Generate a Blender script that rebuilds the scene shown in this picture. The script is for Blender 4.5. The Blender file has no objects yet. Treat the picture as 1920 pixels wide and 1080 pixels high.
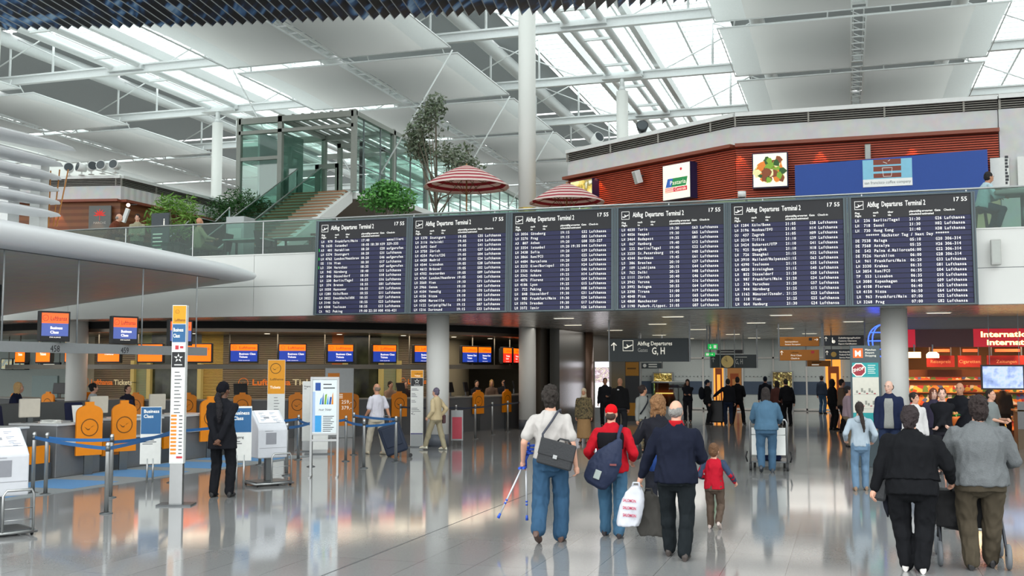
import bpy, bmesh, math, random
from mathutils import Vector, Matrix, noise
R = math.radians
rnd = random.Random(11)
SC = bpy.context.scene
COL = SC.collection
# ------------------------------------------------------------------ camera
EYE = 2.05
cam = bpy.data.cameras.new('camera'); cam.sensor_width = 36.0; cam.lens = 37.5
cam.clip_start = 0.1; cam.clip_end = 400
camo = bpy.data.objects.new('camera', cam); COL.objects.link(camo)
camo.location = (0, 0, EYE); camo.rotation_euler = (R(90) + math.atan(150 / 2000), 0, R(17.4))
SC.camera = camo
# ------------------------------------------------------------------ sky and exposure
world = bpy.data.worlds.new('overcast_sky'); SC.world = world; world.use_nodes = True
wn = world.node_tree.nodes; wl = world.node_tree.links
bg = wn['Background']
tc = wn.new('ShaderNodeTexCoord'); sep = wn.new('ShaderNodeSeparateXYZ'); rmp = wn.new('ShaderNodeValToRGB')
rmp.color_ramp.elements[0].position = 0.45; rmp.color_ramp.elements[0].color = (0.37, 0.382, 0.385, 1)
rmp.color_ramp.elements[1].position = 0.75; rmp.color_ramp.elements[1].color = (0.98, 1.0, 1.0, 1)
mp = wn.new('ShaderNodeMapRange'); mp.inputs[1].default_value = -1; mp.inputs[2].default_value = 1
wl.new(tc.outputs['Generated'], sep.inputs[0]); wl.new(sep.outputs[2], mp.inputs[0])
wl.new(mp.outputs[0], rmp.inputs[0]); wl.new(rmp.outputs[0], bg.inputs[0])
bg.inputs[1].default_value = 3.1
vs = SC.view_settings
vs.view_transform = 'Standard'; vs.look = 'None'; vs.gamma = 1; vs.use_curve_mapping = False
vs.exposure = 0.16

# ------------------------------------------------------------------ geometry helpers
def ray(x, y):
    u = (x - 960) / 2000; v = (540 - y) / 2000
    p = math.atan(150 / 2000); w = R(17.4)
    Y = math.cos(p) - math.sin(p) * v; Z = math.sin(p) + math.cos(p) * v
    return Vector((math.cos(w) * u - math.sin(w) * Y, math.sin(w) * u + math.cos(w) * Y, Z))
def onz(x, y, z=0.0):          # where a sight line meets a level plane
    d = ray(x, y); t = (z - EYE) / d.z
    return Vector((d.x * t, d.y * t, z))
def ony(x, y, Y):              # ... a wall across the hall
    d = ray(x, y); t = Y / d.y
    return Vector((d.x * t, Y, EYE + d.z * t))
def onx(x, y, X):              # ... a wall along the hall
    d = ray(x, y); t = X / d.x
    return Vector((X, d.y * t, EYE + d.z * t))

def lin(h):
    h = h.lstrip('#'); o = []
    for i in (0, 2, 4):
        c = int(h[i:i + 2], 16) / 255
        o.append(c / 12.92 if c <= 0.04045 else ((c + 0.055) / 1.055) ** 2.4)
    return (*o, 1)

_M = {}
def mat(name, h, rough=0.5, metal=0.0, emit=0.0, nz=(14, 0.06), bump=None, spec=None, coat=0.0, trans=0.0):
    """plain painted / woven / metal surface with a slight procedural mottling"""
    if name in _M: return _M[name]
    m = bpy.data.materials.new(name); m.use_nodes = True
    nt = m.node_tree; b = nt.nodes['Principled BSDF']; L = nt.links
    col = lin(h)
    t = nt.nodes.new('ShaderNodeTexCoord'); n = nt.nodes.new('ShaderNodeTexNoise')
    n.inputs['Scale'].default_value = nz[0]; n.inputs['Detail'].default_value = 3
    L.new(t.outputs['Object'], n.inputs['Vector'])
    mx = nt.nodes.new('ShaderNodeMix'); mx.data_type = 'RGBA'
    a = nz[1]
    mx.inputs[6].default_value = tuple(max(0, c * (1 - a)) for c in col[:3]) + (1,)
    mx.inputs[7].default_value = tuple(min(1, c * (1 + a)) for c in col[:3]) + (1,)
    L.new(n.outputs['Fac'], mx.inputs[0]); L.new(mx.outputs[2], b.inputs['Base Color'])
    b.inputs['Roughness'].default_value = rough; b.inputs['Metallic'].default_value = metal
    if spec is not None: b.inputs['Specular IOR Level'].default_value = spec
    if coat: b.inputs['Coat Weight'].default_value = coat
    if emit:
        L.new(mx.outputs[2], b.inputs['Emission Color']); b.inputs['Emission Strength'].default_value = emit
    if trans:
        tr = nt.nodes.new('ShaderNodeBsdfTranslucent'); L.new(mx.outputs[2], tr.inputs[0])
        ms = nt.nodes.new('ShaderNodeMixShader'); ms.inputs[0].default_value = trans
        L.new(b.outputs[0], ms.inputs[1]); L.new(tr.outputs[0], ms.inputs[2])
        L.new(ms.outputs[0], nt.nodes['Material Output'].inputs[0])
    if bump:
        bn = nt.nodes.new('ShaderNodeTexNoise'); bn.inputs['Scale'].default_value = bump[0]; bn.inputs['Detail'].default_value = 4
        L.new(t.outputs['Object'], bn.inputs['Vector'])
        bp = nt.nodes.new('ShaderNodeBump'); bp.inputs['Strength'].default_value = bump[1]; bp.inputs['Distance'].default_value = 0.02
        L.new(bn.outputs['Fac'], bp.inputs['Height']); L.new(bp.outputs[0], b.inputs['Normal'])
    _M[name] = m
    return m
def wavemat(name, h1, h2, scale, axis='Z', rough=0.5, metal=0.0, bump=0.4, emit=0.0, nscale=3.0, prof='SIN', dist=0.0):
    """slatted / ribbed / striped surface: bands of two tones along one axis with relief"""
    if name in _M: return _M[name]
    m = bpy.data.materials.new(name); m.use_nodes = True
    nt = m.node_tree; b = nt.nodes['Principled BSDF']; L = nt.links
    t = nt.nodes.new('ShaderNodeTexCoord'); w = nt.nodes.new('ShaderNodeTexWave')
    w.wave_type = 'BANDS'; w.bands_direction = axis; w.wave_profile = prof
    w.inputs['Scale'].default_value = scale; w.inputs['Distortion'].default_value = dist
    L.new(t.outputs['Object'], w.inputs['Vector'])
    r = nt.nodes.new('ShaderNodeValToRGB'); r.color_ramp.elements[0].position = 0.3; r.color_ramp.elements[1].position = 0.6
    r.color_ramp.elements[0].color = lin(h1); r.color_ramp.elements[1].color = lin(h2)
    L.new(w.outputs['Fac'], r.inputs[0])
    n = nt.nodes.new('ShaderNodeTexNoise'); n.inputs['Scale'].default_value = nscale; L.new(t.outputs['Object'], n.inputs['Vector'])
    mx = nt.nodes.new('ShaderNodeMix'); mx.data_type = 'RGBA'; mx.blend_type = 'MULTIPLY'; mx.inputs[0].default_value = 0.25
    L.new(r.outputs[0], mx.inputs[6]); L.new(n.outputs['Color'], mx.inputs[7]); L.new(mx.outputs[2], b.inputs['Base Color'])
    b.inputs['Roughness'].default_value = rough; b.inputs['Metallic'].default_value = metal
    if emit:
        L.new(mx.outputs[2], b.inputs['Emission Color']); b.inputs['Emission Strength'].default_value = emit
    if bump:
        bp = nt.nodes.new('ShaderNodeBump'); bp.inputs['Strength'].default_value = bump; bp.inputs['Distance'].default_value = 0.02
        L.new(w.outputs['Fac'], bp.inputs['Height']); L.new(bp.outputs[0], b.inputs['Normal'])
    _M[name] = m
    return m
def noisemat(name, cols, scale, rough=0.6, emit=0.0, detail=3, dist=0.0, voro=False):
    """blotchy printed picture: a colour ramp driven by noise"""
    if name in _M: return _M[name]
    m = bpy.data.materials.new(name); m.use_nodes = True
    nt = m.node_tree; b = nt.nodes['Principled BSDF']; L = nt.links
    t = nt.nodes.new('ShaderNodeTexCoord')
    if voro:
        n = nt.nodes.new('ShaderNodeTexVoronoi'); n.inputs['Scale'].default_value = scale
        out = n.outputs['Color']; sp = nt.nodes.new('ShaderNodeSeparateColor'); L.new(out, sp.inputs[0]); out = sp.outputs[0]
    else:
        n = nt.nodes.new('ShaderNodeTexNoise'); n.inputs['Scale'].default_value = scale; n.inputs['Detail'].default_value = detail
        n.inputs['Distortion'].default_value = dist; out = n.outputs['Fac']
    L.new(t.outputs['Object'], n.inputs['Vector'])
    r = nt.nodes.new('ShaderNodeValToRGB'); e = r.color_ramp.elements
    lo, hi = (0.0, 1.0) if voro else (0.32, 0.68)
    k = len(cols)
    for i in range(k - 2): e.new(0.5)
    for i, c in enumerate(cols):
        e[i].position = lo + (hi - lo) * i / (k - 1); e[i].color = lin(c)
    if voro: r.color_ramp.interpolation = 'CONSTANT'
    L.new(out, r.inputs[0]); L.new(r.outputs[0], b.inputs['Base Color']); b.inputs['Roughness'].default_value = rough
    if emit:
        L.new(r.outputs[0], b.inputs['Emission Color']); b.inputs['Emission Strength'].default_value = emit
    _M[name] = m
    return m
def glassmat(name, h, tint=0.85, gloss=0.10, rough=0.02):
    if name in _M: return _M[name]
    m = bpy.data.materials.new(name); m.use_nodes = True
    nt = m.node_tree; L = nt.links; nt.nodes.remove(nt.nodes['Principled BSDF'])
    tr = nt.nodes.new('ShaderNodeBsdfTransparent'); gl = nt.nodes.new('ShaderNodeBsdfGlossy'); gl.inputs['Roughness'].default_value = rough
    n = nt.nodes.new('ShaderNodeTexNoise'); n.inputs['Scale'].default_value = 2.0
    mx = nt.nodes.new('ShaderNodeMix'); mx.data_type = 'RGBA'
    c = lin(h)[:3]
    mx.inputs[6].default_value = tuple(tint * k for k in c) + (1,); mx.inputs[7].default_value = tuple(min(1, tint * k * 1.04) for k in c) + (1,)
    L.new(n.outputs['Fac'], mx.inputs[0]); L.new(mx.outputs[2], tr.inputs[0])
    ms = nt.nodes.new('ShaderNodeMixShader'); ms.inputs[0].default_value = gloss
    L.new(tr.outputs[0], ms.inputs[1]); L.new(gl.outputs[0], ms.inputs[2]); L.new(ms.outputs[0], nt.nodes['Material Output'].inputs[0])
    _M[name] = m
    return m

_G = {}
def glyph(ch, bold=0.0):
    k = (ch, bold)
    if k not in _G:
        c = bpy.data.curves.new('glyph', 'FONT'); c.body = ch; c.resolution_u = 2; c.offset = bold
        o = bpy.data.objects.new('glyph', c)
        c2 = bpy.data.curves.new('glyph', 'FONT'); c2.body = ch + '.'; o2 = bpy.data.objects.new('glyph', c2)
        me = bpy.data.meshes.new_from_object(o)
        vs_ = [(v.co.x, v.co.y) for v in me.vertices]; fs = [tuple(p.vertices) for p in me.polygons]
        c3 = bpy.data.curves.new('glyph', 'FONT'); c3.body = ch + 'I'; o3 = bpy.data.objects.new('glyph', c3)
        c4 = bpy.data.curves.new('glyph', 'FONT'); c4.body = 'I'; o4 = bpy.data.objects.new('glyph', c4)
        m3 = bpy.data.meshes.new_from_object(o3); m4 = bpy.data.meshes.new_from_object(o4)
        w3 = max((v.co.x for v in m3.vertices), default=0); w4 = max((v.co.x for v in m4.vertices), default=0)
        adv = w3 - w4
        for x in (o, o2, o3, o4): bpy.data.objects.remove(x)
        for x in (c, c2, c3, c4): bpy.data.curves.remove(x)
        for x in (me, m3, m4): bpy.data.meshes.remove(x)
        _G[k] = (vs_, fs, adv)
    return _G[k]

class MB:
    def __init__(s): s.v = []; s.f = []; s.m = []; s.s = []
    def add(s, vs_, fs, m=0, sm=False):
        o = len(s.v); s.v += [tuple(p) for p in vs_]
        for f in fs: s.f.append(tuple(i + o for i in f)); s.m.append(m); s.s.append(sm)
        return s
    def box(s, c, d, m=0, rz=0.0, M=None):
        x, y, z = d[0] / 2, d[1] / 2, d[2] / 2
        P = [Vector((a * x, b * y, e * z)) for e in (-1, 1) for b in (-1, 1) for a in (-1, 1)]
        Q = M if M is not None else Matrix.Rotation(rz, 3, 'Z')
        c = Vector(c)
        return s.add([Q @ p + c for p in P], [(0, 2, 3, 1), (4, 5, 7, 6), (0, 1, 5, 4), (2, 6, 7, 3), (0, 4, 6, 2), (1, 3, 7, 5)], m)
    def bx(s, x0, x1, y0, y1, z0, z1, m=0):
        return s.box(((x0 + x1) / 2, (y0 + y1) / 2, (z0 + z1) / 2), (abs(x1 - x0), abs(y1 - y0), abs(z1 - z0)), m)
    def bar(s, p, q, w, h, m=0, up=(0, 0, 1)):
        p, q = Vector(p), Vector(q); d = q - p; l = d.length
        if l < 1e-6: return s
        d.normalize(); u = Vector(up)
        r = d.cross(u)
        if r.length < 1e-4: r = d.cross(Vector((1, 0, 0)))
        r.normalize(); u = r.cross(d)
        M = Matrix((r, d, u)).transposed()
        return s.box((p + q) / 2, (w, l, h), m, M=M)
    def loft(s, rings, m=0, cap=True, sm=True, closed=False):
        n = len(rings[0]); o = len(s.v)
        vs_ = [p for r in rings for p in r]; fs = []
        k = len(rings)
        for i in range(k if closed else k - 1):
            a, b = i * n, ((i + 1) % k) * n
            for j in range(n): fs.append((a + j, a + (j + 1) % n, b + (j + 1) % n, b + j))
        s.add(vs_, fs, m, sm)
        if cap and not closed:
            s.f.append(tuple(o + j for j in reversed(range(n)))); s.m.append(m); s.s.append(False)
            s.f.append(tuple(o + (k - 1) * n + j for j in range(n))); s.m.append(m); s.s.append(False)
        return s
    def ring(s, c, d, r, n, r2=None, ref=None):
        d = Vector(d).normalized(); ref = Vector(ref) if ref else (Vector((0, 0, 1)) if abs(d.z) < 0.9 else Vector((0, 1, 0)))
        a = ref.cross(d).normalized(); b = d.cross(a)
        c = Vector(c); r2 = r if r2 is None else r2
        return [c + a * (r * math.cos(2 * math.pi * i / n)) + b * (r2 * math.sin(2 * math.pi * i / n)) for i in range(n)]
    def cyl(s, p, q, r, r2=None, n=14, m=0, cap=True):
        d = Vector(q) - Vector(p)
        return s.loft([s.ring(p, d, r, n), s.ring(q, d, r if r2 is None else r2, n)], m, cap)
    def tube(s, pts, r, n=8, m=0, closed=False):
        pts = [Vector(p) for p in pts]; rs = []
        k = len(pts); ref = None
        for i, p in enumerate(pts):
            a = pts[(i - 1) % k] if closed or i else p; b = pts[(i + 1) % k] if closed or i < k - 1 else p
            d = (b - a).normalized()
            if ref is None: ref = Vector((0, 0, 1)) if abs(d.z) < 0.9 else Vector((0, 1, 0))
            x = ref.cross(d)
            if x.length < 1e-3: x = Vector((1, 0, 0)).cross(d)
            x.normalize(); y = d.cross(x); ref = y
            rr = r[i] if isinstance(r, (list, tuple)) else r
            rs.append([p + x * (rr * math.cos(2 * math.pi * j / n)) + y * (rr * math.sin(2 * math.pi * j / n)) for j in range(n)])
        return s.loft(rs, m, True, True, closed)
    def prism(s, pts, vec, m=0):
        n = len(pts); vec = Vector(vec); P = [Vector(p) for p in pts]
        return s.add(P + [p + vec for p in P], [tuple(reversed(range(n))), tuple(range(n, 2 * n))] + [(i, (i + 1) % n, n + (i + 1) % n, n + i) for i in range(n)], m)
    def quad(s, a, b, c, d, m=0): return s.add([a, b, c, d], [(0, 1, 2, 3)], m)
    def sph(s, c, r, m=0, nu=14, nv=9, M=None):
        r = (r, r, r) if isinstance(r, (int, float)) else r; c = Vector(c); vs_ = []; fs = []
        for i in range(1, nv):
            t = math.pi * i / nv
            for j in range(nu):
                a = 2 * math.pi * j / nu
                p = Vector((r[0] * math.sin(t) * math.cos(a), r[1] * math.sin(t) * math.sin(a), r[2] * math.cos(t)))
                vs_.append(c + (M @ p if M is not None else p))
        e = Vector((0, 0, r[2])); e = M @ e if M is not None else e
        vs_ += [c + e, c - e]; T, B = len(vs_) - 2, len(vs_) - 1
        for j in range(nu):
            fs.append((T, j, (j + 1) % nu)); fs.append((B, (nv - 2) * nu + (j + 1) % nu, (nv - 2) * nu + j))
            for i in range(nv - 2): fs.append((i * nu + j, (i + 1) * nu + j, (i + 1) * nu + (j + 1) % nu, i * nu + (j + 1) % nu))
        return s.add(vs_, fs, m, True)
    def lathe(s, c, prof, n=20, m=0, cap=True):
        c = Vector(c)
        return s.loft([[c + Vector((r * math.cos(2 * math.pi * j / n), r * math.sin(2 * math.pi * j / n), z)) for j in range(n)] for r, z in prof], m, cap)
    def text(s, body, o, r, u, size, m=0, align='L', cell=None, bold=0.0, fit=None):
        """flat lettering: o origin, r reading direction, u up; cell = fixed pitch"""
        o, r, u = Vector(o), Vector(r).normalized(), Vector(u).normalized()
        if cell: w = cell * len(body)
        else: w = sum(glyph(ch, bold)[2] for ch in body) * size
        sx = 1.0
        if fit and w > 0: sx = fit / w; w = fit
        x = 0 if align == 'L' else (-w / 2 if align == 'C' else -w)
        for ch in body:
            vs_, fs, adv = glyph(ch, bold)
            if cell:
                k = cell * 0.86 / max(adv, 0.35) if adv * size > cell * 0.86 or adv > 0.45 else size
                if ch in 'il.:-/1': k = size; off = (cell - adv * size) / 2
                else: off = (cell - adv * k) / 2
                if fs: s.add([o + r * (x + off + p[0] * k) + u * (p[1] * size) for p in vs_], fs, m)
                x += cell
            else:
                if fs: s.add([o + r * (x + p[0] * size * sx) + u * (p[1] * size) for p in vs_], fs, m)
                x += adv * size * sx
        return s
    def xf(s, M):
        s.v = [tuple(M @ Vector(p)) for p in s.v]; return s
    def build(s, name, mats, parent=None, loc=(0, 0, 0), rz=0.0, bev=0.0, **props):
        me = bpy.data.meshes.new(name); me.from_pydata(s.v, [], s.f)
        mats = mats if isinstance(mats, (list, tuple)) else [mats]
        for m in mats: me.materials.append(m)
        me.polygons.foreach_set('material_index', s.m); me.polygons.foreach_set('use_smooth', s.s)
        me.update()
        o = bpy.data.objects.new(name, me); COL.objects.link(o)
        if parent: o.parent = parent
        o.location = loc; o.rotation_euler = (0, 0, rz)
        if bev:
            b = o.modifiers.new('bevel', 'BEVEL'); b.width = bev; b.segments = 2; b.limit_method = 'ANGLE'
        for k, v in props.items(): o[k] = v
        return o
def thing(name, label, cat, loc=(0, 0, 0), rz=0.0, group=None):
    o = bpy.data.objects.new(name, None); COL.objects.link(o); o.empty_display_size = 0.1
    o.location = loc; o.rotation_euler = (0, 0, rz); o['label'] = label; o['category'] = cat
    if group: o['group'] = group
    return o
def tag(o, label, cat, group=None):
    o['label'] = label; o['category'] = cat
    if group: o['group'] = group
    return o
def struct(o): o['kind'] = 'structure'; return o
def dup(root, loc, rz, label, group=None):
    r = root.copy(); COL.objects.link(r); r.location = loc; r.rotation_euler = (0, 0, rz); r['label'] = label
    if group: r['group'] = group
    for ch in list(root.children):
        c = ch.copy(); COL.objects.link(c); c.parent = r
        for g in list(ch.children):
            d = g.copy(); COL.objects.link(d); d.parent = c
    return r
ORD = ['first', 'second', 'third', 'fourth', 'fifth', 'sixth', 'seventh', 'eighth', 'ninth', 'tenth', 'eleventh', 'twelfth']
# ================================================================== materials used all over
white = mat('white_paint', 'e4e6e4', 0.45); offw = mat('fascia_white', 'dfe0dc', 0.55, nz=(1.5, 0.02))
steel = mat('brushed_steel', 'b4b6b6', 0.28, 0.9); dsteel = mat('dark_steel', '6d7173', 0.35, 0.8)
black = mat('black_plastic', '15161a', 0.4); dark = mat('dark_grey_paint', '33363a', 0.5); paper = mat('white_paper', 'eceeea', 0.7)
silver = mat('grey_silver_paint', 'a3a7a8', 0.4, 0.3); sgrey = mat('sign_grey', '303a3e', 0.45); bluet = mat('blue_print', '2a6496', 0.5)
orange = mat('orange_panel', 'f08c00', 0.45); yellow = mat('yellow_orange_sign', 'f0a010', 0.5); signwhite = mat('sign_lettering', 'f0eee0', 0.5, emit=0.45)  # sign lettering glow is added to make up for dim light below the gallery
gglass = glassmat('green_glass', 'cfe9e0', 0.86, 0.045); cglass = glassmat('clear_glass', 'f8fcfb', 0.97, 0.04)
dglass = glassmat('dark_glass', '6f7c7c', 0.7, 0.14)
# ------------------------------------------------------------------ floor
fm = bpy.data.materials.new('polished_granite_tiles'); fm.use_nodes = True
nt = fm.node_tree; L = nt.links; b = nt.nodes['Principled BSDF']
t = nt.nodes.new('ShaderNodeTexCoord'); mpg = nt.nodes.new('ShaderNodeMapping'); mpg.inputs['Location'].default_value = (0.01, 0.04, 0)
br = nt.nodes.new('ShaderNodeTexBrick'); br.offset = 0.0; br.squash = 1.0
br.inputs['Scale'].default_value = 1.0; br.inputs['Brick Width'].default_value = 0.622; br.inputs['Row Height'].default_value = 1.53
br.inputs['Mortar Size'].default_value = 0.0035; br.inputs['Mortar Smooth'].default_value = 0.2
br.inputs['Color1'].default_value = lin('808484'); br.inputs['Color2'].default_value = lin('888c8c'); br.inputs['Mortar'].default_value = lin('5c6062')
L.new(t.outputs['Object'], mpg.inputs[0]); L.new(mpg.outputs[0], br.inputs['Vector'])
n1 = nt.nodes.new('ShaderNodeTexNoise'); n1.inputs['Scale'].default_value = 55; n1.inputs['Detail'].default_value = 6; L.new(t.outputs['Object'], n1.inputs['Vector'])
mx = nt.nodes.new('ShaderNodeMix'); mx.data_type = 'RGBA'; mx.blend_type = 'OVERLAY'; mx.inputs[0].default_value = 0.3
L.new(br.outputs['Color'], mx.inputs[6]); L.new(n1.outputs['Color'], mx.inputs[7])
hsv = nt.nodes.new('ShaderNodeHueSaturation'); hsv.inputs['Saturation'].default_value = 0.25; L.new(mx.outputs[2], hsv.inputs['Color'])
L.new(hsv.outputs[0], b.inputs['Base Color'])
n2 = nt.nodes.new('ShaderNodeTexNoise'); n2.inputs['Scale'].default_value = 0.7; L.new(t.outputs['Object'], n2.inputs['Vector'])
mr = nt.nodes.new('ShaderNodeMapRange'); mr.inputs[3].default_value = 0.06; mr.inputs[4].default_value = 0.11; L.new(n2.outputs['Fac'], mr.inputs[0]); L.new(mr.outputs[0], b.inputs['Roughness'])
b.inputs['IOR'].default_value = 1.52
f = MB(); f.bx(-62, 45, -14, 98, -0.4, 0)
f.bx(-5.012, -5.0, -14, 53, -0.01, 0.001, 1)           # dark expansion joint
struct(f.build('floor', [fm, dark]))
# ------------------------------------------------------------------ gallery slab, fascia, soffit
soff = bpy.data.materials.new('polished_metal_ceiling'); soff.use_nodes = True
nt = soff.node_tree; L = nt.links; b = nt.nodes['Principled BSDF']
t = nt.nodes.new('ShaderNodeTexCoord'); br = nt.nodes.new('ShaderNodeTexBrick'); br.offset = 0.0
br.inputs['Scale'].default_value = 1; br.inputs['Brick Width'].default_value = 1.2; br.inputs['Row Height'].default_value = 0.3; br.inputs['Mortar Size'].default_value = 0.004
br.inputs['Color1'].default_value = lin('a8a7a2'); br.inputs['Color2'].default_value = lin('b2b1ac'); br.inputs['Mortar'].default_value = lin('4a4a48')
L.new(t.outputs['Object'], br.inputs['Vector']); L.new(br.outputs['Color'], b.inputs['Base Color'])
b.inputs['Metallic'].default_value = 0.25; b.inputs['Roughness'].default_value = 0.25
s = MB(); s.bx(-62, 45, 25.3, 98, 3.52, 4.95, 0)
struct(s.build('floor_gallery', [mat('gallery_boards', '5d4a3c', 0.5)]))
s = MB(); s.bx(-62, 45, 25.22, 98, 3.42, 3.52, 0)
struct(s.build('ceiling_soffit', soff))
s = MB()
xs = [-62, -21.0, -15.05, -7.2, 1.8, 7.5, 13.2, 45]
for a, c in zip(xs, xs[1:]):
    s.bx(a + .006, c - .006, 25.0, 25.22, 3.42, 4.205); s.bx(a + .006, c - .006, 25.0, 25.22, 4.22, 5.05)
s.bx(-62, 45, 25.02, 25.2, 3.44, 5.03, 1)
s.bx(-62, 45, 24.98, 25.42, 5.05, 5.08)
struct(s.build('wall_fascia', [offw, dsteel]))
# ------------------------------------------------------------------ columns
def column(x, y, z0, z1, r, ring=None, plinth=True):
    c = MB(); c.cyl((x, y, z0), (x, y, z1), r, n=36)
    o = c.build('column', [offw]); struct(o)
    if plinth:
        p = MB(); p.cyl((x, y, z0), (x, y, z0 + 0.32), r + 0.006, n=36); p.build('column_base', [mat('slate_base', '5b6069', 0.4)], o)
    if ring:
        p = MB(); p.cyl((x, y, ring), (x, y, ring + 0.35), r + 0.012, n=36); p.build('brass_ring', [mat('brass', 'b89a4a', 0.3, 0.7)], o)
    return o
for x in (-21.8, -10.33, 1.06, 12.5): column(x, 26.4, 0, 3.42, 0.3)
for x in (-10.33,): column(x, 34.7, 0, 3.42, 0.29)
for x, y in ((-10.33, 34.7), (-33.3, 34.7)): column(x, y, 4.95, 16.4, 0.3, 7.15, False)
for x, y in ((-10.33, 51.2), (-33.3, 51.2)): column(x, y, 4.95, 15.7, 0.29, None, False)
s = MB(); s.bx(-24, -10.2, 45.5, 45.7, 0, 3.42); struct(s.build('wall_rear_ticket', mat('warm_grey_wall_b', '8c8674', .6)))
# ------------------------------------------------------------------ far side of the hall and the walls under the gallery
s = MB()
for i in range(36): s.bx(-60 + i * 2.9, -59.93 + i * 2.9, 97.6, 97.9, 4.95, 19.5)
for z in (7, 9.5, 12, 14.5, 17): s.bx(-60, 42, 97.6, 97.9, z, z + 0.08)
s.bx(-60, 42, 97.72, 97.75, 4.95, 19.5, 1)
struct(s.build('window_1', [white, cglass]))
# ================================================================== roof
roofw = mat('roof_white_steel', 'dfe3e3', 0.4); sailm = mat('sail_fabric', 'd6d5d2', 0.7, nz=(0.6, 0.02), trans=0.95); sailedge = mat('sail_edge_fabric', 'e2e5e4', 0.7, trans=0.6)
rpan = mat('roof_panel_grey', '7d8484', 0.6, trans=0.12)
BX = [-44.7, -21.75, 0.75, 23.6]        # centre lines of the sail rows
PY = [26.3 + 8.45 * i for i in range(9)]
# glazing between the closed bays, one pane field per strip
g = 0
for x0, x1 in ((-62, -50.6), (-38.8, -27.5), (-15.7, -5.1), (6.6, 17.8)):
    g += 1
    s = MB(); s.bx(x0, x1, 2, 97.5, 19.6, 19.63, 1)
    y = 2.0
    while y < 97:
        s.bx(x0, x1, y, y + 0.05, 19.52, 19.6); y += 0.85
    for k in range(5): s.bx(x0 + (x1 - x0) * k / 4 - .05, x0 + (x1 - x0) * k / 4 + .05, 2, 97.5, 19.3, 19.62)
    struct(s.build('window_%d' % (g + 1), [roofw, cglass]))
s = MB()
for cx in BX:
    for i in range(-3, 9):
        y0 = 26.3 + 8.45 * i
        s.quad((cx - 5.9, y0 + .25, 19.2), (cx + 5.9, y0 + .25, 19.2), (cx + 5.9, y0 + 8.3, 19.2), (cx - 5.9, y0 + 8.3, 19.2))
struct(s.build('ceiling_closed_bays', rpan))
# sails: each hung panel is a thing of its own
names = {-44.7: 'far left row', -21.75: 'row left of the tall column', 0.75: 'row above the departures board', 23.6: 'far right row'}
def make_sail():
    r = thing('roof_sail', '', 'roof sail', (0, 0, 0), 0, 'grey fabric sails under the roof')
    n = 10; L_ = 7.55; W = 5.55
    for sx in (-1, 1):
        f = MB(); vs_ = []
        for j in range(n + 1):
            for i in range(7):
                u = i / 6; v = j / n
                vs_.append((sx * (0.28 + (W - 1.25 - 0.28) * u), v * L_, 0.10 * math.sin(math.pi * v)))
        f.add(vs_, [(j * 7 + i, j * 7 + i + 1, j * 7 + i + 8, j * 7 + i + 7) for j in range(n) for i in range(6)], 0, True)
        f.build('fabric_field', sailm, r)
        f = MB(); vs_ = []
        for j in range(n + 1):
            for i in range(2): vs_.append((sx * (W - 1.25 + 1.2 * i), j / n * L_, 0.10 * math.sin(math.pi * j / n)))
        f.add(vs_, [(j * 2, j * 2 + 1, j * 2 + 3, j * 2 + 2) for j in range(n)], 0, True)
        f.build('light_border', sailedge, r, label='paler translucent border strip of the sail')
    f = MB()
    f.tube([(-W, 0, 0), (W, 0, 0), (W, L_, 0), (-W, L_, 0)], 0.045, 6, 0, True)
    for x in (-0.28, 0.28): f.bar((x, 0, 0), (x, L_, 0), 0.06, 0.08)
    for j in range(9): f.bar((-0.28, j * L_ / 8, 0), (0.28, j * L_ / 8, 0), 0.03, 0.05)
    for j in range(8): f.bar((-0.28, j * L_ / 8, 0.2), (0.28, (j + 1) * L_ / 8, 0.2), 0.03, 0.03)
    for x in (-0.2, 0.2): f.bar((x, 0, 0.22), (x, L_, 0.22), 0.05, 0.05)
    f.build('frame', roofw, r)
    f = MB()
    for x in (-4.9, -1.2, 1.2, 4.9):
        for y in (0.1, L_ - 0.1): f.cyl((x, y, 0), (x * 0.97, y + (-.35 if y < 1 else .35), 0.55), 0.03, n=6)
    f.build('hanger', roofw, r)
    return r
s0 = None
for cx in BX:
    for i in range(9):
        y = 35.15 + 8.45 * (i - 1) - 8.45
        if cx == 23.6 and i < 2: continue
        if cx == -44.7 and i < 2: continue
        lab = 'grey fabric roof sail, %s from the front in the %s' % (ORD[i], names[cx])
        if s0 is None: s0 = make_sail(); s0['label'] = lab; s0.location = (cx, y, 16.0)
        else: dup(s0, (cx, y, 16.0), 0, lab)
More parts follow.
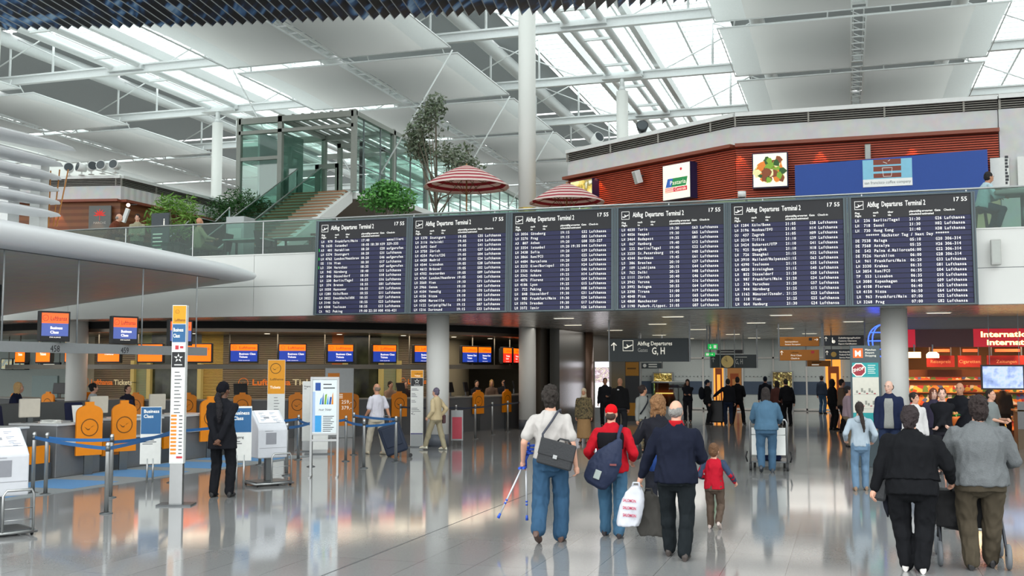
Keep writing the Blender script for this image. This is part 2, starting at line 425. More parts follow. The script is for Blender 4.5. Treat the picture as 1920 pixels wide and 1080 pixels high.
# cross trusses and long beams
for i, y in enumerate(PY):
    s = MB()
    s.bx(-62, 40, y - .12, y + .12, 16.35, 16.42); s.bx(-62, 40, y - .12, y + .12, 16.72, 16.80); s.bx(-62, 40, y - .03, y + .03, 16.4, 16.75)
    for cx in BX + [-10.33, -33.25]:
        for dx in (-4.4, 4.4): s.cyl((cx + dx, y, 16.7), (cx + dx, y, 19.1), 0.06, n=8)
        s.cyl((cx - 9, y, 16.8), (cx - 4.4, y, 18.9), 0.035, n=6); s.cyl((cx + 9, y, 16.8), (cx + 4.4, y, 18.9), 0.035, n=6)
    struct(s.build('beam_cross', roofw))
for cx in (-33.25, -10.33, 12.5):
    s = MB()
    for dx in (-0.75, 0.0, 0.75): s.cyl((cx + dx, 6, 16.75 + (0.35 if dx == 0 else 0)), (cx + dx, 97, 16.75 + (0.35 if dx == 0 else 0)), 0.16 if dx else 0.13, n=10)
    for y in PY: s.bx(cx - 1.0, cx + 1.0, y - .25, y + .25, 16.5, 16.7)
    y = 8
    while y < 96: s.bx(cx - .8, cx + .8, y - .06, y + .06, 16.68, 16.8); y += 4.2
    struct(s.build('beam_long', roofw))
    s = MB(); s.bx(cx + 1.5, cx + 1.75, 6, 97, 17.0, 17.45); s.bx(cx - 1.75, cx - 1.5, 6, 97, 17.0, 17.45)
    struct(s.build('beam_gutter', roofw))
for cx in BX:
    for sx in (-1, 1):
        s = MB(); s.cyl((cx + sx * 4.5, 6, 18.6), (cx + sx * 4.5, 97, 18.6), 0.36, n=14)
        struct(s.build('beam_round_duct', roofw))
for x, y in ((-10.33, 51.2), (-33.3, 51.2)):
    s = MB(); s.cyl((x, y, 15.7), (x, y, 16.5), 0.12, n=10); s.cyl((x, y, 15.7), (x, y, 15.95), 0.2, 0.12, n=12)
    s.bx(x - 1.0, x + 1.0, y - .15, y + .15, 16.35, 16.5)
    struct(s.build('beam_bearing', roofw))
for y in (43.1, 51.5, 60.0):
    for sx in (-1, 1):
        s = MB(); s.cyl((-21.75 + sx * 5.5, y, 16), (-21.75 + sx * 1.4, y - 0.4, 9.2), 0.035, n=6)
        struct(s.build('beam_tie_rod', roofw))
s = MB()                                   # roof edge wall closing the hall beyond view
s.bx(44.8, 45, -14, 98, 0, 19.6); struct(s.build('wall_right', offw))
s = MB(); s.bx(-62, -61.8, -14, 98, 0, 19.6); struct(s.build('wall_left', offw))
# hanging blades at the top: dark louvre artwork
bl = noisemat('blue_blade_print', ['15161b', '15161b', '17191f', '1d2d48', '4a78aa', '9fc0dc'], 0.8, 0.5, detail=2, dist=2.0)
root = thing('blade_artwork', 'dark hanging row of vertical blades printed with blue swirls under the roof', 'hanging artwork', (-9.7, 19, 9))
ctrl = [(-18.6, 15.6), (-16.6, 17.4), (-12.2, 18.5), (-7.85, 19.3), (-5.76, 19.75), (-2.8, 19.95), (-0.4, 20.0)]
pts = []
for (ax, ay), (cx, cy) in zip(ctrl, ctrl[1:]):
    k = max(1, int(math.hypot(cx - ax, cy - ay) / 0.21))
    pts += [(ax + (cx - ax) * i / k, ay + (cy - ay) * i / k) for i in range(k)]
dv = Vector((-0.16, 0.987, 0))
for px_, py_ in pts:
    s = MB(); e = Vector((px_, py_, 9)) - root.location; a = e - dv * 3.4; n_ = Vector((0.987, 0.16, 0)) * 0.012
    up = Vector((0.987, 0.16, 0)) * .27 + Vector((0, 0, .25)); th = Vector((-.68, -.11, .73)) * .012
    s.prism([a, e, e + up, a + up], th, 0)
    s.bar(a - th * .2, e - th * .2, .014, .014, 1)
    s.build('blade', [bl, silver], root)
s = MB()
for k in (0.6, 2.6):
    s.tube([Vector((p[0], p[1], 9.95)) - root.location - dv * k for p in pts[::6]], 0.04, 6)
s.build('carrier_rail', dsteel, root)
s = MB()
for p in pts[::12]:
    q = Vector((p[0], p[1], 9.95)) - root.location - dv * 1.6; s.cyl(q, q + Vector((0, 0, 6.2)), 0.012, n=5)
s.build('suspension_wire', dsteel, root)
# ================================================================== departures board
flap = wavemat('flap_blue', '1b1e45', '22265a', 40, 'X', 0.5, bump=0.1); flapd = mat('flap_gap', '14152a', 0.6); hdr = mat('board_header', '1d1d22', 0.5)
flaptext = mat('flap_lettering', 'f4f2ee', 0.6, emit=0.35); bframe = mat('board_frame_green_grey', '55646a', 0.45); green = mat('green_lamp', '20b040', 0.4, emit=0.6)  # flap lettering carries an added glow; the flaps themselves are only printed
D = [["LH  979|Frankfurt/Main|17:40|||annulliert|", "TK 1635|Istanbul|18:05|18:30|H39|329-333|", "A3  401|Heraklion|18:20||G20|aufgerufen|g", "LH 1374|Stuttgart|18:20||G31||", "LH 4762|London/Heathrow|18:20||G46|aufgerufen|g", "OS  116|Wien|18:30||G17||", "LO  354|Warschau|18:35||G47|aufgerufen|g", "LH  945|Nürnberg|18:40||G15||", "LH  846|Düsseldorf|18:50||G18||", "LH  230|Berlin/Tegel|18:55||G16||", "LH  374|Bremen|18:55||G01||", "LH 1030|Hannover|18:55||G19||", "LH 1280|Köln/Bonn|18:55||G11||", "LH 3022|Stockholm/ARN|18:55||G27||", "LH 3146|Oslo|18:55||G23||", "LH 4308|Toulouse|18:55||G13||", "CA  962|Peking|19:00|22:50|H08|416-421|"],
["LH 1370|Stuttgart|19:05||G35||", "LH 3116|Helsinki|19:05||G14||", "LH 3692|Genf|19:05||G41||", "LH 3750|Zürich|19:05||G37||", "LH 4254|Paris/CDG|19:05||G04||", "LH 4428|Madrid|19:05||G24||", "LH 4544|Lissabon|19:05||G28||", "LH 4612|Brüssel|19:05||G02||", "LH 4702|Amsterdam|19:05||G09||", "LH 4764|London/Heathrow|19:05||G45||", "LH 3560|Wien|19:10||G71||", "LH 3966|Genua|19:10||G69||", "LH 4104|Venedig|19:10||G70||", "LH 4156|Nizza|19:10||G03||", "LH 4308|Marseille|19:10||G05||", "LH 1122|Leipzig/Halle|19:15||G07||", "LH 1216|Dortmund|19:15||G33||"],
["LH 3056|Göteborg|19:15||G32||", "LH 3276|Prag|19:15||G83||", "A3  807|Athen|19:20||G08|325-327|", "LH 3354|Istanbul|19:20|19:35|H44||", "LH 3438|Sofia|19:20||G39||", "LH 3866|Rom/FCO|19:20||G25||", "LH 4484|Barcelona|19:20||G28||", "LH 3232|Kiev/Borispol|19:25||H24||", "LH 3336|Krakau|19:25||G46||", "LH 3362|Ankara|19:25||H14||", "LH 4076|Florenz|19:25||G64||", "LH 4186|Lyon|19:25||G15||", "LH  722|Peking|19:30||H08||", "LH  848|Düsseldorf|19:30||G31||", "LH  983|Frankfurt/Main|19:30||G34||", "LH 1076|Dresden|19:30||G17||", "LH 3372|Izmir|19:30||H26||"],
["LH 4030|Turin|19:30||G63||", "LH 4056|Neapel|19:30||G65||", "LH 3464|Budapest|19:35||G81||", "LH  067|Hamburg|19:40||G12||", "LH  232|Berlin/Tegel|19:40||G22||", "LH 3250|St.Petersburg|19:45||H40||", "LH 4344|Bordeaux|19:45||G61||", "LO  386|Breslau|20:10||G37||", "JP  109|Ljubljana|20:15||G44||", "LH  762|Delhi|20:25||H48||", "LX 1111|Zürich|20:40||G46||", "LH 3942|Verona|20:55||G16||", "LH 3992|Bologna|20:55||G64||", "LH 3398|Tirana|21:00||H19||", "LH 4048|Pisa|21:00||G65||", "LH 4868|Manchester|21:00||G38||", "LH 1190|Paderb./Lippst.|21:05||G07||"],
["LH 1284|Köln/Bonn|21:05||G28||", "LH 3196|Moskau/SVO|21:05||H14||", "OU  437|Zagreb|21:05||H09||", "LH 3214|Tiflis|21:10||G39||", "LH 3424|Bukarest/OTP|21:10||G41||", "TG  925|Bangkok|21:10||H18||", "LH  726|Shanghai|21:15||H32||", "LH 3910|Mailand/Malpensa|21:15||G63||", "LH 4390|Toulouse|21:15||G35||", "LH 4820|Birmingham|21:15||G40||", "LH  852|Düsseldorf|21:20||G20||", "LH  987|Frankfurt/Main|21:20||G34||", "LO  376|Warschau|21:20||G37||", "LH  944|Nürnberg|21:25||G15||", "LH 1162|Münster/Osnabr.|21:25||G23||", "OS  118|Wien|21:25||G25||", "LH  064|Hamburg|21:30||G24||"],
["LH  236|Berlin/Tegel|21:30||G26||", "LH  718|Seoul|21:30||H02||", "LH  730|Hong Kong|21:40||H38||", "*", "DE 7538|Malaga|05:10||G20|306-314|", "DE 7568|Antalya|05:25||H26|306-314|", "DE  542|Palma d.Mallorca|06:00||G22|306-314|", "DE 7526|Heraklion|06:00||G28|306-314|", "LH  961|Frankfurt/Main|06:20||G33||", "LH 3330|Krakau|06:35||G81||", "LH 3854|Rom/FCO|06:35||G04||", "TP  553|Lissabon|06:35||G10||", "LH 3080|Kopenhagen|06:40||G09||", "LH 4108|Florenz|06:40||G65||", "LH 4150|Nizza|06:50||G64||", "LH  963|Frankfurt/Main|07:00||G32||", "LH 3268|Prag|07:00||G82||"]]
def plane_icon(mb, o, r, u, s, m=0):
    """take-off symbol in a square outline"""
    o, r, u = Vector(o), Vector(r), Vector(u)
    P = lambda x, y: o + r * (x * s) + u * (y * s)
    for a, c, d, e in ((0, 0, 1, .05), (0, .95, 1, 1), (0, .05, .05, .95), (.95, .05, 1, .95)): mb.quad(P(a, c), P(d, c), P(d, e), P(a, e), m)
    mb.add([P(.1, .32), P(.2, .24), P(.36, .24), P(.9, .52), P(.92, .58), P(.86, .6), P(.55, .46), P(.24, .34), P(.13, .4)], [(0, 1, 2, 3, 4, 5, 6, 7, 8)], m)
    mb.add([P(.34, .62), P(.42, .62), P(.6, .44), P(.46, .38)], [(3, 2, 1, 0)][::1], m)
BL, BR, BW = -13.12, 2.72, 15.84
PW = BW / 6
ROWS = {}
pos = ['leftmost', 'second from left', 'third from left', 'fourth from left', 'fifth from left', 'rightmost']
first = ['Frankfurt at 17:40', 'Stuttgart at 19:05', 'Göteborg at 19:15', 'Turin at 19:30', 'Köln at 21:05', 'Berlin at 21:30']
for k in range(6):
    lab = 'dark blue departures board, %s of six, first row %s' % (pos[k], first[k])
    t = thing('departures_board', lab, 'departures board', (BL + PW * (k + .5), 24.95, 3.40), 0, 'split-flap boards on the gallery front')
    t.rotation_euler = (R(-2.5), 0, 0)
    W = PW; H_ = 2.46; fr = 0.085
    s = MB(); s.bx(-W / 2 + .004, -W / 2 + fr, -.26, 0, 0, H_); s.bx(W / 2 - fr, W / 2 - .004, -.26, 0, 0, H_); s.bx(-W / 2 + fr, W / 2 - fr, -.10, 0, 0, H_)
    s.bx(-W / 2 + fr, W / 2 - fr, -.26, -.1, -.0, .03); s.bx(-W / 2 + fr, W / 2 - fr, -.26, -.1, H_ - .03, H_)
    s.bx(-W / 2 + .03, -W / 2 + .045, -.262, -.255, 0.02, H_ - .02, 1); s.bx(W / 2 - .045, W / 2 - .03, -.262, -.255, 0.02, H_ - .02, 1)
    s.build('frame', [bframe, dark], t)
    x0 = -W / 2 + fr; w = W - 2 * fr; X = (1, 0, 0); Z = (0, 0, 1); yf = -.235
    top = H_ - .03; hb = top - .47
    s = MB(); s.bx(x0, x0 + w, -.23, -.1, hb, top, 0)
    plane_icon(s, (x0 + .07, yf, top - .27), Vector(X), Vector(Z), .19, 1)
    s.text('Abflug  Departures  Terminal 2', (x0 + .34, yf, top - .22), X, Z, .165, 1, bold=.012, fit=w * .49)
    s.text('17 55', (x0 + w - .07, yf, top - .17), X, Z, .13, 1, 'R', bold=.012)
    for fx, a, c in ((.03, 'Flug', 'Flight'), (.185, 'nach', 'to'), (.31, 'über', 'via'), (.49, 'planmäßig', 'scheduled'), (.595, 'erwartet', 'estimated'), (.70, 'Gate', ''), (.775, 'Check-in', '')):
        s.text(a, (x0 + w * fx, yf, hb + .10), X, Z, .062, 1, bold=.02); s.text(c, (x0 + w * fx, yf, hb + .035), X, Z, .062, 1, bold=.02)
    s.build('header_panel', [hdr, flaptext], t)
    n = 17; p = (hb - .03) / n; cell = w * .0188
    for i, row in enumerate(D[k]):
        z1 = hb - p * i; z0 = z1 - p
        s = MB(); s.bx(x0, x0 + w, -.22, -.1, z0, z1, 2); s.bx(x0 + .01, x0 + w - .01, -.228, -.22, z0 + .012, z1 - .006, 0)
        zb = z0 + p * .27; sz = p * .80; ys = -.2315
        if row == '*':
            s.text('****** Nächster Tag / Next Day ******', (x0 + w * .12, ys, zb), X, Z, sz, 1, cell=cell, bold=.014)
        else:
            fl, city, t1, t2, gate, chk, g = row.split('|')
            chk = chk or 'Lufthansa'
            for fx, tx in ((.028, fl), (.187, city), (.488, t1), (.595, t2), (.702, gate), (.778, chk)):
                if tx: s.text(tx, (x0 + w * fx, ys, zb), X, Z, sz, 1, cell=cell, bold=.014)
            if g: s.quad((x0 + .012, ys, zb), (x0 + .032, ys, zb), (x0 + .032, ys, zb + sz * .8), (x0 + .012, ys, zb + sz * .8), 3)
        s.build('flight_row', [flap, flaptext, flapd, green], t)
# ================================================================== gallery level
GZ = 4.95
wood = mat('brown_wood_panel', '8a5330', 0.5, nz=(3, 0.2)); redwood = mat('red_wood_slat', 'c24e2e', 0.5, nz=(4, 0.18)); redback = mat('dark_red_backing', '5a2014', 0.7)
ribw = wavemat('ribbed_white_sheet', 'e4e4e3', 'f4f4f3', 22, 'X', 0.55, bump=0.5); cream = mat('cream_plaster', 'd9c79c', 0.6)
louv = mat('louvre_grey', '8f8c84', 0.5, 0.3); cornice = mat('cornice_brown', '8c4a36', 0.5)
bluep = mat('royal_blue_panel', '1d4aa0', 0.55); palebl = mat('pale_blue_print', '8fd0ea', 0.6); picw = mat('lit_picture_white', 'f6f2d8', 0.5, emit=0.5)
# railing
r = thing('gallery_railing', 'glass railing with thin steel handrail along the gallery edge', 'railing', (0, 25.36, 5.06))
x = -26.0
while x < 9.5:
    s = MB(); s.bx(x + .01, x + 2.19, -.006, .006, 0, .93); s.build('glass_panel', gglass, r); x += 2.2
s = MB(); s.cyl((-26, 0, .95), (9.7, 0, .95), .024, n=10); s.build('handrail', steel, r)
s = MB()
x = -26
while x < 9.8: s.bx(x - .012, x + .012, -.012, .012, 0, .95); x += 2.2
s.build('clamp_post', steel, r)

def pav(pts, name, label, depth_dir, slats):
    """food pavilion: outline pts front corner polyline in plan, flat roof with louvre band"""
    t = thing(name, label, 'pavilion', (pts[0][0], pts[0][1], GZ))
    o = Vector((pts[0][0], pts[0][1], GZ))
    def wall(nm, z0, z1, m, off=0.0, th=0.12):
        s = MB()
        for (ax, ay), (bx_, by) in zip(pts, pts[1:]):
            d = Vector((bx_ - ax, by - ay, 0)); l = d.length; d.normalize(); n_ = Vector((d.y, -d.x, 0))
            a = Vector((ax, ay, 0)) + n_ * off; b_ = Vector((bx_, by, 0)) + n_ * off
            s.prism([a - n_ * th + Vector((0, 0, z0)) - o, a + Vector((0, 0, z0)) - o, b_ + Vector((0, 0, z0)) - o, b_ - n_ * th + Vector((0, 0, z0)) - o], (0, 0, z1 - z0), 0)
        return s.build(nm, m, t)
    wall('roof_edge', 9.5, 9.62, white, 0.12, 0.4)
    wall('louvre_backing', 9.22, 9.5, mat('louvre_dark', '2c2a28', 0.7), -.05)
    s = MB()
    for (ax, ay), (bx_, by) in zip(pts, pts[1:]):
        a = Vector((ax, ay, 0)) - o; b_ = Vector((bx_, by, 0)) - o; d = (b_ - a); l = d.length; d.normalize(); n_ = Vector((d.y, -d.x, 0))
        for k in range(4):
            z = 9.26 + k * .065; s.bar(a + n_ * .02 + Vector((0, 0, z)), b_ + n_ * .02 + Vector((0, 0, z)), .05, .02)
        k = 0
        while k * 2.1 < l: s.bar(a + d * k * 2.1 + n_ * .03 + Vector((0, 0, 9.22)), a + d * k * 2.1 + n_ * .03 + Vector((0, 0, 9.5)), .07, .05); k += 1
    s.build('vent_louvres', louv, t)
    wall('white_band', 8.66, 9.22, ribw)
    wall('cornice', 8.56, 8.66, cornice, 0.28, 0.5)
    if slats:
        wall('wood_backing', 7.06, 8.56, redback, -.04)
        s = MB()
        for (ax, ay), (bx_, by) in zip(pts, pts[1:]):
            a = Vector((ax, ay, 0)) - o; b_ = Vector((bx_, by, 0)) - o; d = (b_ - a).normalized(); n_ = Vector((d.y, -d.x, 0))
            for k in range(22):
                z = 7.1 + k * .067; s.bar(a + Vector((0, 0, z)), b_ + Vector((0, 0, z)), .05, .036)
        s.build('slat_cladding', redwood, t)
    else:
        wall('wood_cladding', 7.0, 8.56, wavemat('wood_boards', '7a4526', '8f5833', 1.2, 'Z', 0.5, bump=0.1))
    wall('lower_wall', GZ, 7.06 if slats else 7.0, cream if slats else mat('dark_brown_wall', '3c281c', 0.6))
    s = MB(); P = [Vector((a, b_, 9.5)) - o for a, b_ in pts]; back = [p + Vector(depth_dir) for p in (P[-1], P[0])]
    s.prism(P + back, (0, 0, .1)); s.build('roof', white, t)
    return t
pr = pav([(-9.15, 35.7), (-3.02, 31.9), (4.15, 31.95)], 'food_pavilion', 'white food pavilion with red slatted wood front behind the departures boards', (0, 12, 0), True)
pr2 = pav([(-33.5, 33.8), (-27.15, 35.1), (-26.8, 44.0), (-26.6, 58)], 'food_pavilion', 'white pavilion with plain brown wood front at the upper left', (-9, 0, 0), False)
s = MB()      # neighbouring plain building to the right
s.bx(4.17, 16, 31.9, 32.1, GZ, 9.22, 0)
t = thing('white_kiosk_building', 'ribbed white building continuing right of the red slatted front', 'building', (4.17, 31.9, GZ))
s.xf(Matrix.Translation(-Vector((4.17, 31.9, GZ)))); s.build('ribbed_wall', ribw, t)
s = MB(); s.bx(0, 12, -.12, .3, 4.55, 4.67); s.bx(0, 12, -.1, 12, 4.55, 4.6); s.build('roof', white, t)
s = MB(); s.bx(0, 12, .05, .1, 4.27, 4.55); s.build('louvre_backing', mat('louvre_dark', '2c2a28', 0.7), t)
s = MB()
for k in range(4): s.bx(0, 12, -.02, .03, 4.3 + k * .065, 4.32 + k * .065)
for k in range(6): s.bx(k * 2.1, k * 2.1 + .06, -.04, .03, 4.27, 4.55)
s.build('vent_louvres', louv, t)
for px_, w_ in ((-7.9, 1), (-5.3, 1), (-2.9, 1), (-0.6, 1), (1.9, 1), (-29.6, 2), (-27.8, 2)):   # small red spots under the cornice
    yy = (31.9 - 0.62 * (px_ + 3.02)) if (w_ == 1 and px_ < -3.02) else (31.95 if w_ == 1 else 34.6)
    l_ = bpy.data.lights.new('spot', 'SPOT'); l_.energy = 55; l_.color = (1, .28, .1) if w_ == 1 else (1, .5, .2); l_.spot_size = R(70); l_.shadow_soft_size = .03
    lo = bpy.data.objects.new('cornice_spot', l_); COL.objects.link(lo); lo.location = (px_, yy - .16, 8.52); lo.rotation_euler = (R(-12), 0, 0)
# signs on the pavilion
def panel_on(name, label, cat, px0, py0, px1, py1, Y, th, m, back):
    a = ony(px0, py0, Y); b_ = ony(px1, py1, Y)
    t = thing(name, label, cat, ((a.x + b_.x) / 2, Y, min(a.z, b_.z)))
    w, h = abs(b_.x - a.x), abs(a.z - b_.z)
    s = MB(); s.bx(-w / 2, w / 2, 0, th, 0, h); s.build('case', back, t)
    s = MB(); s.bx(-w / 2 + .03, w / 2 - .03, -.006, 0, .03, h - .03); s.build('face', m, t)
    return t, w, h
salad = noisemat('salad_picture', ['f6f2d8', 'f3efcf', '6a9a30', '2f5f28', 'd87a28', 'e8d070'], 3.4, 0.5, emit=0.55, detail=2, dist=1.2)
t, w, h = panel_on('food_picture', 'square lit picture of a green salad on the red slats', 'picture', 1410, 288, 1478, 350, 31.55, .3, picw, mat('navy_case', '20204a', 0.5))
s = MB()
for k in range(60):
    a = rnd.random() * 6.28; rr = math.sqrt(rnd.random())
    cx, cz = w * (.0 + .40 * rr * math.cos(a)), h * (.50 + .36 * rr * math.sin(a)); q = rnd.uniform(.07, .15)
    n_ = rnd.randint(5, 8); P = [(cx + q * rnd.uniform(.6, 1.2) * math.cos(6.28 * j / n_), -.007 - k * .0004, cz + q * rnd.uniform(.6, 1.2) * math.sin(6.28 * j / n_)) for j in range(n_)]
    s.add(P, [tuple(range(n_))], rnd.choice([0, 0, 1, 2, 3, 4]))
s.build('salad_print', [mat('leaf_green_print', '7fa836', .6, emit=.3), mat('dark_green_print', '33592a', .6, emit=.2), mat('orange_print', 'e08030', .6, emit=.3), mat('pale_print', 'e9e3a8', .6, emit=.3), mat('red_brown_print', '8a4a2a', .6, emit=.2)], t)
# faceted left front: lit signs stand on the slanted wall
ang = math.atan2(31.9 - 35.7, -3.02 + 9.15)
def slant(xw): return 35.7 + (xw + 9.15) * (31.9 - 35.7) / (6.13)
def on_slant(x_, y_, off=.35):
    d = ray(x_, y_); nrm = Vector((-math.sin(ang), math.cos(ang), 0)) * -1
    p0 = Vector((-3.02, 31.9, 0)) + nrm * off
    n_ = nrm; t_ = (p0.x * n_.x + p0.y * n_.y) / (d.x * n_.x + d.y * n_.y)
    return Vector((d.x * t_, d.y * t_, EYE + d.z * t_))
for nm, lab, c4, kind in (('restaurant_sign', 'white lit sign with green and blue banner reading Pastaria', (1243, 313, 1294, 368), 'p'), ('flower_picture', 'lit cream picture of plants half behind a striped parasol', (1070, 342, 1110, 395), 'f')):
    a, b_ = on_slant(c4[0], c4[1]), on_slant(c4[2], c4[3])
    w = math.hypot(b_.x - a.x, b_.y - a.y); h = 1.12
    zc = (a.z + b_.z) / 2
    t = thing(nm, lab, 'sign' if kind == 'p' else 'picture', ((a.x + b_.x) / 2, (a.y + b_.y) / 2, zc - h / 2), ang)
    s = MB(); s.bx(-w / 2 - .02, w / 2 + .02, 0, .33, 0, h); s.build('case', mat('navy_case', '20204a', 0.5), t)
    s = MB(); s.bx(-w / 2, w / 2, -.006, 0, .02, h - .02, 0)
    X, Z = (1, 0, 0), (0, 0, 1)
    if kind == 'p':
        s.add([(-w * .40, -.009, h * .36), (w * .36, -.009, h * .36), (w * .42, -.009, h * .60), (-w * .32, -.009, h * .60)], [(0, 1, 2, 3)], 1)
        s.add([(-w * .40, -.010, h * .36), (-w * .18, -.010, h * .36), (-w * .12, -.010, h * .60), (-w * .32, -.010, h * .60)], [(0, 1, 2, 3)], 2)
        s.text('Pastaria', (-w * .24, -.012, h * .42), X, Z, h * .17, 0, fit=w * .6)
        s.bx(-w * .42, w * .4, -.010, -.008, h * .22, h * .34, 3); s.text('Centrale', (w * .36, -.012, h * .245), X, Z, h * .12, 0, 'R', fit=w * .42)
        for k in range(3): s.bx(-w * .42, -w * .1, -.0115, -.0105, h * (.235 + k * .035), h * (.25 + k * .035), 0)
        s.lathe((0, 0, 0), [(.001, 0), (.045, 0)], 16, 3, False)
        for v in range(32): s.v[-1 - v] = (w * .18 + s.v[-1 - v][0], -.01, h * .83 + s.v[-1 - v][1])
        s.build('face', [picw, mat('sign_green', '1f8a4a', .5, emit=.25), mat('sign_blue', '2f62b8', .5, emit=.25), mat('sign_red', 'd8304a', .5, emit=.25)], t)
    else:
        s.build('face', noisemat('flower_print', ['f2edb0', 'f0eaa8', 'e8c860', '8a7a40', 'f6f2d8'], 2.6, .5, emit=.45), t)
# blue coffee-shop fascia with its logo board
a = ony(1490, 308, 31.4); b_ = ony(1856, 385, 31.4)
t = thing('coffee_shop_fascia', 'long royal blue fascia panel carrying a pale blue bridge logo', 'shop fascia', (a.x, 31.4, b_.z))
w = b_.x - a.x; h = a.z - b_.z
s = MB(); s.prism([(0, 0, 0), (w, 0, 0), (w - .02, 0, h + .12), (0, 0, h - .03)], (0, .25, 0)); s.build('blue_panel', bluep, t)
la = ony(1617, 301, 31.38); lb = ony(1711, 347, 31.38); lx, lz = la.x - a.x, lb.z - b_.z; lw, lh = lb.x - la.x, la.z - lb.z
s = MB(); Q = lambda u0, u1, v0, v1, m, d: s.bx(lx + lw * u0, lx + lw * u1, -.03 - d, -.028 - d + .002, lz + lh * v0, lz + lh * v1, m)
s.bx(lx, lx + lw, -.03, 0, lz, lz + lh, 0)
Q(.0, 1, .28, 1, 1, .002)
for v0, v1 in ((.32, .48), (.56, .74), (.80, 1.0)): Q(.22, .78, v0, v1, 2, .004)
for p, q in (((.40, .68), (.60, .68)), ((.40, .68), (.42, .36)), ((.60, .68), (.58, .36)), ((.42, .36), (.58, .36)), ((.42, .9), (.5, .84)), ((.52, .92), (.56, .97))):
    s.bar((lx + lw * p[0], -.04, lz + lh * p[1]), (lx + lw * q[0], -.04, lz + lh * q[1]), .012, .012, 0)
s.text('san francisco coffee company', (lx + lw * .03, -.034, lz + lh * .10), (1, 0, 0), (0, 0, 1), lh * .15, 3, fit=lw * .94)
s.build('logo_board', [mat('logo_white', 'eef0ee', .6, emit=.1), palebl, mat('logo_brown', '8a4536', .6), mat('logo_grey', '70787c', .6)], t)
for (x0, y0, x1, y1), lab in (((1856, 297, 1893, 352), 'white printed sheet on the ribbed wall right of the blue fascia'), ((1907, 294, 1930, 352), 'white sheet cut off by the right picture edge')):
    a = ony(x0, y0, 31.8); b_ = ony(x1, y1, 31.8)
    s = MB(); s.bx(a.x, b_.x, 31.78, 31.8, b_.z, a.z); 
    for k in range(9): s.bx(b_.x - .1, b_.x - .1 + rnd.uniform(.04, .09), 31.775, 31.779, b_.z + .1 + k * .09, b_.z + .17 + k * .09, 1)
    tag(s.build('menu_sheet', [paper, dark]), lab, 'sheet')
def wall_speaker(p, rz, tilt, lab, m, sz=(.22, .2, .42)):
    t = thing('wall_speaker', lab, 'loudspeaker', p, rz); t.rotation_euler = (R(tilt), 0, rz)
    s = MB(); s.box((0, 0, 0), sz); s.build('cabinet', m, t, bev=.015)
    s = MB(); s.box((0, -sz[1] / 2 - .004, 0), (sz[0] * .8, .006, sz[2] * .86)); s.build('grille', mat('grille_grey', 'b9bdb8', .6), t)
    s = MB(); s.box((0, sz[1] / 2 + .06, 0), (.05, .14, .05)); s.build('bracket', dsteel, t)
    return t
p = on_slant(1195, 332, .3); wall_speaker(p, ang - .3, 18, 'small white loudspeaker on the red slats left of the white sign', white)
p = ony(1627, 285, 31.75); wall_speaker(p, 0, 8, 'slim grey loudspeaker above the pale blue bridge logo', mat('warm_grey', 'a8a49c', .5), (.16, .16, .44))
p = ony(1867, 473, 24.84); wall_speaker(p, 0, 0, 'grey loudspeaker on the white fascia right of the boards', mat('lt_grey', 'b5b6b2', .5), (.2, .16, .55))
p = ony(1391, 362, 29)
t = thing('security_camera', 'small white dome camera above the board gap', 'security camera', (p.x, 29, p.z - .12))
s = MB(); s.cyl((0, 0, 0), (0, 0, .16), .11, n=16); s.build('housing', white, t)
s = MB(); s.sph((0, 0, 0), .085); s.build('dome', dark, t)
s = MB(); s.bx(-.02, .02, 0, 2.9, .1, .14); s.build('arm', dsteel, t)
def roof_spot(p, rz, lab, m, lens, tilt=-20, group=None):
    t = thing('spotlight', lab, 'spotlight', p, rz, group)
    Mx = Matrix.Rotation(R(tilt), 3, 'X'); d = Mx @ Vector((0, -1, 0))
    s = MB(); s.cyl(Vector((0, 0, .3)) - d * .18, Vector((0, 0, .3)) + d * .18, .13, .2, n=16); s.build('lamp_body', m, t)
    s = MB(); c = Vector((0, 0, .3)) + d * .182; s.cyl(c, c + d * .01, .17, n=16); s.build('lens', lens, t)
    s = MB(); s.cyl((0, 0, 0), (0, 0, .3), .03, n=8); s.box((0, 0, .01), (.2, .2, .02)); s.build('stand', m, t)
lensd = mat('lamp_lens', '4a5054', .2)
for i, px_ in enumerate((130, 153, 171, 192, 216)):
    p = ony(px_, 331, 34.6); roof_spot((p.x, p.y, 9.62), (.5, -.5, .9, .2, .1)[i], 'white roof spotlight, %s of the five on the upper left pavilion' % ORD[i], white, lensd, -10, 'spotlights on the left pavilion roof')
p = on_slant(1200, 245, 0); roof_spot((p.x, p.y + .4, 9.62), .2, 'black ball spotlight on the roof edge over the red slats', black, lensd)
p = on_slant(1112, 268, 0); roof_spot((p.x, p.y + .5, 9.62), .9, 'white spotlight near the left end of the red slatted pavilion roof', white, lensd)
# grey sign with red leaf on the left pavilion
t = thing('leaf_sign', 'grey wall sign with a red leaf emblem on the brown wood', 'sign', (-27.85, 34.84, 7.5), math.atan2(1.3, 6.35))
s = MB(); s.bx(-.45, .45, -.08, 0, 0, .9); s.build('sign_board', mat('slate_sign', '6a6c6a', .6), t)
s = MB()
for k in range(7):
    a = math.pi * (k / 6) ; s.add([(0, -.085, .52), (.14 * math.cos(a - .22), -.085, .52 + .14 * math.sin(a - .22)), (.27 * math.cos(a), -.085, .52 + .27 * math.sin(a)), (.14 * math.cos(a + .22), -.085, .52 + .14 * math.sin(a + .22))], [(3, 2, 1, 0)], 0)
s.bx(-.01, .01, -.087, -.083, .32, .54, 0); s.text('MARCHÉ', (0, -.085, .18), (1, 0, 0), (0, 0, 1), .13, 1, 'C')
s.build('emblem', [mat('leaf_red', 'e02a20', .6, emit=.2), mat('pale_letter', 'b9b4ae', .6)], t)
